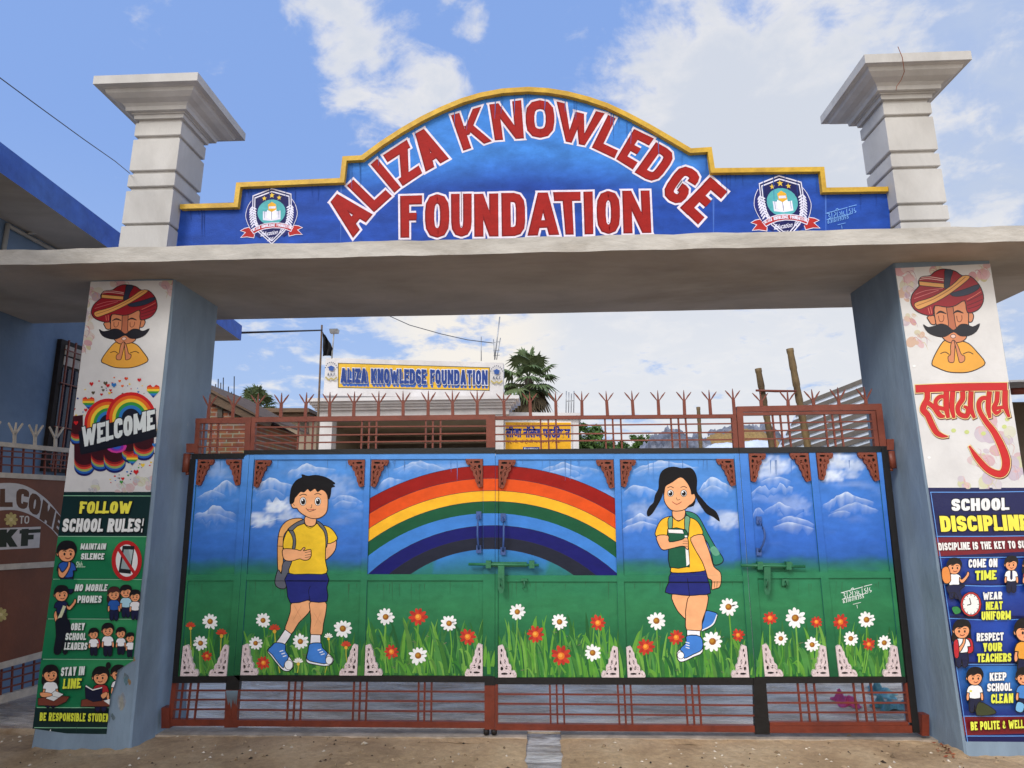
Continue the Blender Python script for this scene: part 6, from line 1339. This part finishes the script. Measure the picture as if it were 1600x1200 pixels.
sg_ = MB(); sg_.prism([(788.5, 703), (893, 703), (892.5, 659), (788.5, 658.5)], YS+.22, YS+.295)
a = Art(YS+.22, .003); a.STEP = 8e-5; a.mb = sg_; a.zoom()
a.poly([(789.5, 720), (892.5, 720), (892, 660), (789.5, 659.5)], C(222, 164, 34))
a.ftext('प्रबंधक समिति', (806, 664.5), (852, 664.5), (806, 660.8), C(130, 84, 40), .01)
a.ftext('लीजा नॉलेज फाउंडेशन', (790, 684), (891, 685), (790, 664), C(34, 48, 128), .055)
a.ftext('नर्सरी, अंग्रेजी माध्यम शिक्षा', (791, 694), (876, 694), (791, 686.5), C(120, 44, 24), .03)
a.poly([(817, 706), (843, 706), (843, 698.5), (817, 698.5)], C(44, 66, 130)); a.ftext('Facilities', (819, 703), (841, 703), (819, 699.6), C(224, 224, 220), .01)
tag(a.build('signboard', M['enamel']), 'yellow board with blue Hindi lettering on the white school wing', 'signboard')
m_ = MB()
for u in (885, 889, 893, 897): m_.tube([atY(u-.6, 646, YS+2), atY(u, 611+(u % 3)*2, YS+2)], .016, 5)
m_.tube([atY(885, 627, YS+2), atY(897, 626, YS+2)], .012, 5)
tag(m_.build('rebar_bundle', M['tin']), 'bare reinforcing rods rising above the white school wing', 'rebar')
m_ = MB(); m_.tube([atY(773, 562, 14), atY(781, 495, 14)], .02, 5); m_.tube([atY(752, 564, 14), atY(752, 526, 14)], .014, 5); m_.tube([atY(776, 562, 14), atY(782, 528, 14)], .014, 5); m_.tube([atY(771, 530, 14), atY(773, 562, 14)], .014, 5)
for v in (535, 548, 556): m_.tube([atY(771, v, 14), atY(781, v-1, 14)], .01, 5)
tag(m_.build('aerial_mast', M['tin']), 'thin metal aerial mast beside the lettered parapet', 'mast')
m_ = MB(); m_.tube([atY(600, 490, 11), atY(640, 508, 11.3), atY(690, 522, 11.6), atY(730, 531, 11.8), atY(770, 536, 12)], .012, 5); tag(m_.build('overhead_wire', M['cable']), 'slack wire running under the slab to the aerial mast', 'wire')
m_ = MB(); q_ = [(-40, 92), (60, 166), (130, 217), (180, 252), (203, 271)]
m_.tube([atY(u, v, -2.2+.52*k) for k, (u, v) in enumerate(q_)], .0032, 6); tag(m_.build('overhead_wire', M['cable']), 'dark cable slanting across the blue sky to the left ornamental post', 'wire')
# pole, floodlight, flag
m_ = MB(); P0 = atY(495, 706, 9.); P1 = atY(503, 508, 9.); d_ = (P0-P1); P2 = P1+d_*(P1[2]/(P1[2]-P0[2])); m_.tube([P1, P0, P2], [.022, .028, .034], 8); pl_ = thing('lamp_pole', 'thin rusty pole with a side arm beside the lettered parapet', 'pole', tuple(P2)); m_.build('pole', M['wood'], pl_)
m_ = MB(); m_.tube([atY(503, 516, 9.), (fx(4.5)-.05, 4.62, 4.46)], .02, 6); m_.build('side_arm', M['iron'], pl_)
fl_ = thing('floodlight', 'small grey floodlight on a stick above the parapet', 'lamp', tuple(atY(519, 560, 11.)))
m_ = MB(); m_.tube([atY(518.5, 560, 11.), atY(521.5, 522, 11.)], .018, 6); m_.build('stick', M['pvc'], fl_)
m_ = MB(); c_ = atY(522.5, 518, 11.); m_.hexa([(c_[0]-.1, c_[1]-.06, c_[2]-.05), (c_[0]+.1, c_[1]-.06, c_[2]-.05), (c_[0]+.1, c_[1]+.06, c_[2]-.05), (c_[0]-.1, c_[1]+.06, c_[2]-.05), (c_[0]-.11, c_[1]-.1, c_[2]+.05), (c_[0]+.11, c_[1]-.1, c_[2]+.05), (c_[0]+.11, c_[1]+.08, c_[2]+.05), (c_[0]-.11, c_[1]+.08, c_[2]+.05)]); m_.build('lamp_head', M['tin'], fl_)
m_ = MB(); rr = random.Random(4); vs = []; nx_, ny_ = 7, 9
for j in range(ny_):
    for i in range(nx_):
        t_ = j/(ny_-1); u = 504.5+(5+13*min(1, t_*1.6)*(1-.35*t_))*i/(nx_-1)+rr.uniform(-.6, .6); v = 526+30*t_-((nx_-1-i)*1.2)*(1-t_)+rr.uniform(-.8, .8); vs.append(atY(u, v, 9.+.07*math.sin(i*1.9+j*.6)))
m_.add(vs, [(j*nx_+i, j*nx_+i+1, (j+1)*nx_+i+1, (j+1)*nx_+i) for j in range(ny_-1) for i in range(nx_-1)], 0, (1, 1, 1), True); tag(m_.build('flag', M['cloth']), 'limp black flag hanging from the thin pole', 'flag')
# beige house and brick house
HB = thing('low_house', 'low beige house with dark layered eaves left of the school', 'house', (-8, 14, 0))
m_ = MB(); m_.prism([(380, 830), (504, 830), (500, 652), (396, 653)], 14, 17); m_.build('wall', M['beige'], HB)
m_ = MB(); m_.prism([(404, 644), (483, 643.5), (482, 637.5), (407, 637.5)], 13.5, 17.4); m_.prism([(400, 652.5), (484, 652), (483, 645.5), (403, 646)], 13.7, 17.4); m_.build('roof', M['wood'], HB)
m_ = MB(); m_.prism([(469, 678), (482, 678), (481, 660), (469, 660)], 13.97, 13.999); m_.build('window', M['darkroom'], HB)
KB = thing('brick_house', 'old brick house with a sloping timber eave behind the narrow gate section', 'house', (-5, 7, 0))
m_ = MB(); m_.prism([(300, 830), (382, 830), (390, 655), (366, 642), (330, 622), (300, 606)], 7, 9.5); m_.build('wall', M['brick'], KB)
m_ = MB(); m_.prism([(290, 592), (328, 612), (404, 652), (400, 661), (330, 629), (290, 611)], 6.86, 7.5); m_.prism([(290, 586), (328, 607), (402, 648), (404, 652), (328, 612), (290, 592)], 6.8, 9.6); m_.build('eave', M['wood'], KB)
m_ = MB(); m_.prism([(339, 652), (347, 652), (347, 639), (340, 639)], 6.97, 6.999); m_.build('window', M['darkroom'], KB)
m_ = MB()
for u, v in ((337, 600), (341, 592), (345, 598), (349, 590), (357, 604), (366, 588), (362, 612)): m_.tube([atY(u-.5, 634, 8.5), atY(u, v, 8.5)], .011, 4)
tag(m_.build('rebar_bundle', M['iron']), 'bare reinforcing rods rising above the old brick house', 'rebar')

# ------------------------------------------------------------------ palms and shrubs
def palm(u, v, Y, R_, label, n, seed, skirt):
    rr = random.Random(seed); c = Vector(atY(u, v, Y)); t = thing('fan_palm', label, 'palm tree', (c.x, c.y, 0), 'fan palms behind the school')
    tk = MB(); tk.tube([(c.x+.1, c.y, 0), (c.x+.05, c.y, c.z*.5), (c.x, c.y, c.z)], [.24, .19, .16], 10); tk.build('trunk', M['trunk'], t)
    mb = MB(); dm = MB()
    for k in range(n):
        az = k*2.399+rr.uniform(-.3, .3); el = math.radians(88-150*((k+.5)/n)**.8*skirt); dry = el < math.radians(-38)
        pl_ = R_*rr.uniform(.36, .62); d = Vector((math.cos(az)*math.cos(el), math.sin(az)*math.cos(el), math.sin(el)))
        b = c+d*pl_-Vector((0, 0, .12*R_*(1-math.sin(el)))); tgt = dm if dry else mb; tgt.tube([c, c+d*pl_*.55, b], R_*.012, 4)
        right = d.cross(Vector((0, 0, 1))); right = right.normalized() if right.length > .05 else Vector((1, 0, 0)); nrm = right.cross(d).normalized()
        m = 19; sp = math.radians(rr.uniform(105, 130)); L_ = R_*rr.uniform(.42, .58)
        for i in range(m):
            a_ = (i/(m-1)*2-1)*sp; dr = d*math.cos(a_)+right*math.sin(a_); l_ = L_*(1-.25*abs(a_)/sp)*rr.uniform(.85, 1.1); sag = rr.uniform(.2, .5)+(.25 if dry else 0)
            w_ = R_*.04; side = nrm.cross(dr).normalized()*w_; p1 = b+dr*l_*.55-Vector((0, 0, l_*.05)); p2 = b+dr*l_-Vector((0, 0, l_*sag))
            tgt.add([b, p1+side, p2, p1-side, p1+nrm*w_*.6], [(0, 1, 4), (1, 2, 4), (0, 4, 3), (4, 2, 3)])
    mb.build('crown', M['leaf'], t)
    if dm.v: dm.build('dead_leaf_skirt', M['leafdry'], t)
palm(826, 590, 20, 1.5, 'large fan palm with hanging leaves behind the lettered parapet', 30, 2, 1.0)
palm(402, 634, 19, .95, 'small fan palm crown behind the roof of the low beige house', 26, 6, .62)
def shrub(cx, cy, cz, rx, rz, n, label, seed, leafsize):
    rr = random.Random(seed); t = thing('leafy_shrub', label, 'shrub', (cx, cy, 0), 'shrubs beyond the gate'); mb = MB()
    cl = [(rr.uniform(-.75, .75)*rx, rr.uniform(-.6, .6)*rx, rr.uniform(-.8, .75)*rz, rr.uniform(.2, .42)*rx) for _ in range(26)]
    for k in range(n):
        q = rr.choice(cl); v = Vector((rr.gauss(0, 1), rr.gauss(0, 1), rr.gauss(0, 1))).normalized()*q[3]*rr.random()**.4; p = Vector((cx+q[0], cy+q[1], cz+q[2]))+v
        a_ = Vector((rr.gauss(0, 1), rr.gauss(0, 1), rr.gauss(0, .6))).normalized(); b_ = a_.cross(Vector((rr.gauss(0, 1), rr.gauss(0, 1), rr.gauss(0, 1)))).normalized(); s_ = leafsize*rr.uniform(.6, 1.3)
        mb.add([p-a_*s_, p+b_*s_*.4, p+a_*s_, p-b_*s_*.4], [(0, 1, 2, 3)])
    mb.build('crown', M['shrub'], t)
    st_ = MB()
    for k in range(5): st_.tube([(cx+rr.uniform(-.2, .2), cy, 0), (cx+rr.uniform(-.4, .4)*rx, cy, cz*.6), (cx+rr.uniform(-.6, .6)*rx, cy, cz)], [.05, .035, .015], 6)
    st_.build('stem', M['trunk'], t)
p_ = atY(932, 692, 15); shrub(p_[0], 15, p_[2], .75, .62, 2600, 'dark green shrub beside the school wing', 8, .085)
p_ = atY(968, 700, 16); shrub(p_[0], 16, p_[2]-.1, .6, .4, 1300, 'low shrub between the school wing and the straw stack', 9, .08)
p_ = atY(1000, 692, 14); shrub(p_[0], 14, p_[2]-.05, .32, .3, 900, 'small bright green shrub next to the grey tarpaulin', 10, .07)

# ------------------------------------------------------------------ straw stack, tarpaulin, bamboo, sheds at the right
def lump(px, Y, dy, seed, nx=44, ny=14, rough=.05):
    """a sagging heap or draped sheet: its skyline measured at Y, real depth dy"""
    rr = random.Random(seed); mb = MB(); tops = [atY(u, v, Y) for u, v in px]; X = np.array([p[0] for p in tops]); Z = np.array([p[2] for p in tops]); vs = []
    xs = np.linspace(X[0], X[-1], nx)
    for j in range(ny):
        t_ = j/(ny-1)
        for x in xs:
            z = np.interp(x, X, Z); s_ = math.sin(math.pi*min(1, t_*1.0)*.5); fold = math.sin(x*9+t_*4+seed)*.5+math.sin(x*21-t_*7)*.3+rr.uniform(-.5, .5)
            vs.append((x+rr.uniform(-.01, .01), Y-dy/2+dy*t_*.9, max(0, z*(s_**.35) if t_ > 0 else 0)+fold*rough*(t_ > 0)))
    mb.add(vs, [(j*nx+i, j*nx+i+1, (j+1)*nx+i+1, (j+1)*nx+i) for j in range(ny-1) for i in range(nx-1)], 0, (1, 1, 1), True)
    return mb
tag(lump([(1108, 690), (1120, 676), (1150, 668), (1185, 667), (1215, 669), (1225, 690)], 8.6, 1.6, 4, rough=.06).build('straw_stack', M['straw']), 'pile of pale brown straw under grey plastic, beyond the right leaf', 'straw stack')
tag(lump([(1006, 704), (1016, 684), (1030, 671), (1050, 667), (1072, 672), (1100, 676), (1116, 690)], 8.2, 1.5, 7, rough=.12).build('tarpaulin', M['tarp']), 'crumpled grey tarpaulin heap left of the straw', 'tarpaulin')
tag(lump([(1112, 676), (1130, 664), (1150, 662), (1180, 659), (1212, 661), (1222, 672)], 9.2, 1.2, 11, rough=.1).build('tarpaulin', M['tarp']), 'grey tarpaulin laid over the top of the straw', 'tarpaulin')
M['plastic'] = mat('white_blue_plastic', C(206, 216, 232), .3, .15, 5, 6, .4, 10)
tag(lump([(1096, 700), (1118, 692), (1180, 687), (1210, 686)], 7.4, .5, 13, rough=.02).build('plastic_sheet', M['plastic']), 'pale blue-white plastic sheet spread before the straw', 'plastic sheet')
def bamboo(u0, v0, u1, v1, Y, r_, label):
    A = Vector(atY(u0, v0, Y)); B = Vector(atY(u1, v1, Y)); G_ = A+(B-A)*(A.z/(A.z-B.z)); n = 16; pts = []; rs = []
    for k in range(n+1):
        p = A+(G_-A)*(k/n); pts += [p, p+(G_-A)*(.012/1), p+(G_-A)*.02]; rs += [r_*1.14, r_*1.14, r_]
    mb = MB(); mb.tube(pts[:-2], rs[:-2], 10); tag(mb.build('bamboo_pole', M['bamboo']), label, 'pole', 'bamboo poles beyond the gate')
bamboo(1184.5, 576, 1207, 702, 4.2, .043, 'short leaning bamboo pole with a stick tied to its top')
bamboo(1234, 545, 1263, 702, 4.2, .046, 'tall leaning bamboo pole in front of the striped shed')
bamboo(1091, 636, 1095, 700, 7.6, .035, 'thin straight bamboo pole rising from the straw')
m_ = MB(); m_.tube([atY(1181, 610, 4.12), atY(1212, 611, 4.12), atY(1244, 611, 4.12)], [.016, .02, .015], 7); tag(m_.build('cross_stick', M['red']), 'thin brown stick tied level between two bamboo poles', 'stick')
TS = thing('striped_shed', 'shed roof of white sheet with slanting dark strips for shaded ridges, right of the bamboo', 'shed', (4.5, 6.3, 0))
m_ = MB(); m_.prism([(1214, 704), (1255, 629), (1352, 590), (1470, 545), (1470, 760), (1300, 830), (1214, 830)], 6.3, 6.36); m_.build('roof_sheet', M['plastic'], TS)
for k in range(9):
    v = k*14.3; u0 = 1255-k*7.6; m_ = MB(); w_ = 8.4
    m_.prism([(u0, 628+v), (1470, 543+v), (1470, 543+v+w_), (u0-4, 628+v+w_)], 6.276-.001*k, 6.299); m_.build('shade_strip', M['ridgeshade'], TS)  # dark strips paint the shaded side of the roof's corrugation
for u in (1300, 1372):
    m_ = MB(); p_ = atY(u, 700, 6.6); m_.tube([(p_[0], 6.6, 0), (p_[0], 6.6, p_[2]+.5)], .05, 8); m_.build('post', M['bamboo'], TS)
RS_ = thing('roadside_shed', 'dark open shed with pale tin roof at the right edge, behind the right pillar', 'shed', (5.2, 1.6, 0))
p0 = atY(1572, 600, 1.6); zr = p0[2]
m_ = MB(); m_.hexa([(p0[0]-.05, 1.5, zr), (9, 1.5, zr+.1), (9, 4, zr+.35), (p0[0]-.05, 4, zr+.25), (p0[0]-.05, 1.5, zr+.02), (9, 1.5, zr+.12), (9, 4, zr+.37), (p0[0]-.05, 4, zr+.27)]); m_.build('roof_sheet', M['tin'], RS_)
m_ = MB(); m_.box(p0[0], 9, 3.4, 3.5, 0, zr+.1); m_.box(p0[0], p0[0]+.06, 2.0, 3.39, 0, zr-.02); m_.build('wall', M['darkroom'], RS_)
m_ = MB(); m_.tube([(p0[0]+.12, 1.7, zr-.06), (9, 1.7, zr+.05)], .035, 8); m_.build('beam', M['red'], RS_)
# ------------------------------------------------------------------ rags in the yard, litter
def rag(px, mt, label, seed):
    rr = random.Random(seed); P = [atZ(u, v, -.01) for u, v in px]; x0, x1 = min(p[0] for p in P), max(p[0] for p in P); y0, y1 = min(p[1] for p in P), max(p[1] for p in P)
    nx, ny = 26, 20; mb = MB(); vs = []; ph = [rr.uniform(0, 6) for _ in range(6)]
    for j in range(ny):
        for i in range(nx):
            s_, t_ = i/(nx-1)*2-1, j/(ny-1)*2-1; rad = math.hypot(s_, t_); k = 1/max(1, rad)*(.8+.2*math.sin(4*math.atan2(t_, s_)+ph[0])+.12*math.sin(7*math.atan2(t_, s_)+ph[1]))
            x = (x0+x1)/2+s_*k*(x1-x0)/2; y = (y0+y1)/2+t_*k*(y1-y0)/2; f_ = max(0, 1-rad**2*.9)
            z = -.008+f_*(.05+.03*math.sin(x*38+y*17+ph[2])+.03*math.sin(y*44-x*21+ph[3])+.02*math.sin(x*70+ph[4]))
            vs.append((x, y, max(z, -.011+.004*rr.random())))
    mb.add(vs, [(j*nx+i, j*nx+i+1, (j+1)*nx+i+1, (j+1)*nx+i) for j in range(ny-1) for i in range(nx-1)], 0, (1, 1, 1), True)
    tag(mb.build('rag', mt), label, 'cloth', 'rags on the wet yard')
M['pink'] = mat('pink_cotton', C(244, 96, 146), .85, .3, 16, 6); M['teal'] = mat('teal_cotton', C(160, 212, 208), .85, .4, 14, 6, tint=(C(70, 124, 126), .8))
rag([(1298, 1098), (1356, 1109), (1330, 1091)], M['pink'], 'crumpled pink rag on the wet yard behind the right section', 2)
rag([(1352, 1082), (1408, 1094), (1380, 1074)], M['teal'], 'larger crumpled teal rag beside the pink one', 3)
rag([(1368, 1112), (1412, 1100), (1390, 1102)], M['teal'], 'small dark teal rag nearest the right gate post', 5)
m_ = MB(); rr = random.Random(31)
for k in range(420):
    u, v = rr.uniform(0, 1600), rr.uniform(1148, 1215); p = atZ(u, v, 0)
    if CX0-.05 < p[0] < CX1+.05: continue
    s_ = rr.uniform(.004, .014)*(1 if rr.random() < .9 else 1.8); c = rr.choice((C(190, 176, 156), C(210, 198, 180), C(120, 100, 76), C(132, 112, 86), C(160, 138, 110), C(56, 46, 38))); a_ = rr.uniform(0, 6.3); ca, sa = math.cos(a_), math.sin(a_)
    q = [(s_*1.4, 0), (0, s_*.7), (-s_*1.1, .2*s_), (0, -s_*.6)]; z0 = .004+.006*math.sin(p[0]*3.1+p[1]*2.3)+.005*math.sin(p[0]*7.7-p[1]*5.1)-.008
    m_.add([(p[0]+x*ca-y*sa, p[1]+x*sa+y*ca, z0) for x, y in q]+[(p[0], p[1], z0+s_*.8)], [(0, 1, 4), (1, 2, 4), (2, 3, 4), (3, 0, 4)], 0, c)
for k in range(160):
    p = atZ(rr.gauss(1492, 14), rr.gauss(1166, 8), 0); s_ = rr.uniform(.006, .014); a_ = rr.uniform(0, 6.3); ca, sa = math.cos(a_), math.sin(a_)
    m_.add([(p[0]+x*ca-y*sa, p[1]+x*sa+y*ca, .002+rr.random()*.012) for x, y in ((s_*1.5, 0), (0, s_*.6), (-s_*1.5, 0), (0, -s_*.6))], [(0, 1, 2, 3)], 0, rr.choice((C(130, 66, 40), C(110, 58, 40), C(150, 90, 60))))
tag(m_.build('gravel', M['litter']), 'scattered pebbles, chips and dry leaves on the sandy pavement', 'gravel', kind='stuff')

# drifted dirt along the foot of the pillars and the threshold
def drift(path, w, h, seed):
    """low bank of dust lying against a wall foot: path = points on the ground, outward on its right"""
    rr = random.Random(seed); mb = MB(); P = []
    for (x0, y0), (x1, y1) in zip(path[:-1], path[1:]):
        m = max(2, int(math.hypot(x1-x0, y1-y0)/.035)); P += [(x0+(x1-x0)*k/m, y0+(y1-y0)*k/m) for k in range(m)]
    P.append(path[-1]); A, B = offs(P, 2.); vs = []; n = len(P)
    for i, p in enumerate(P):
        d = (np.array(B[i])-np.array(p)); d = d/np.linalg.norm(d); e = min(1, i/3, (n-1-i)/3)
        ww = w*(.45+.8*abs(fbm(p[0]*3, p[1]*3, seed))*2+rr.uniform(0, .15))*e+.004; hh = h*(.3+abs(fbm(p[0]*4, p[1]*4, seed+5))*2.4)*e
        for t, q in ((-.02, 1.), (.25*ww, .72), (.6*ww, .3), (ww, 0.)): vs.append((p[0]+d[0]*t, p[1]+d[1]*t, -.012+hh*q+rr.uniform(-.002, .002)))
    mb.add(vs, [(i*4+k, (i+1)*4+k, (i+1)*4+k+1, i*4+k+1) for i in range(n-1) for k in range(3)], 0, (1, 1, 1), True)
    return mb
for k, (pt, w_, h_) in enumerate((([(-3.27, .1), (-3.262, -.325), (-2.53, -.325), (-2.53, -.02)], .11, .035), ([(3.135, -.02), (3.14, -.325), (3.95, -.325)], .12, .035), ([(-2.5, -.03), (CX0-.02, -.03)], .07, .014), ([(CX1+.02, -.03), (3.1, -.03)], .08, .014))):
    b_ = drift(pt[::-1] if False else pt, w_, h_, 3+k); struct(b_, 'ground_dust', M['ground'])
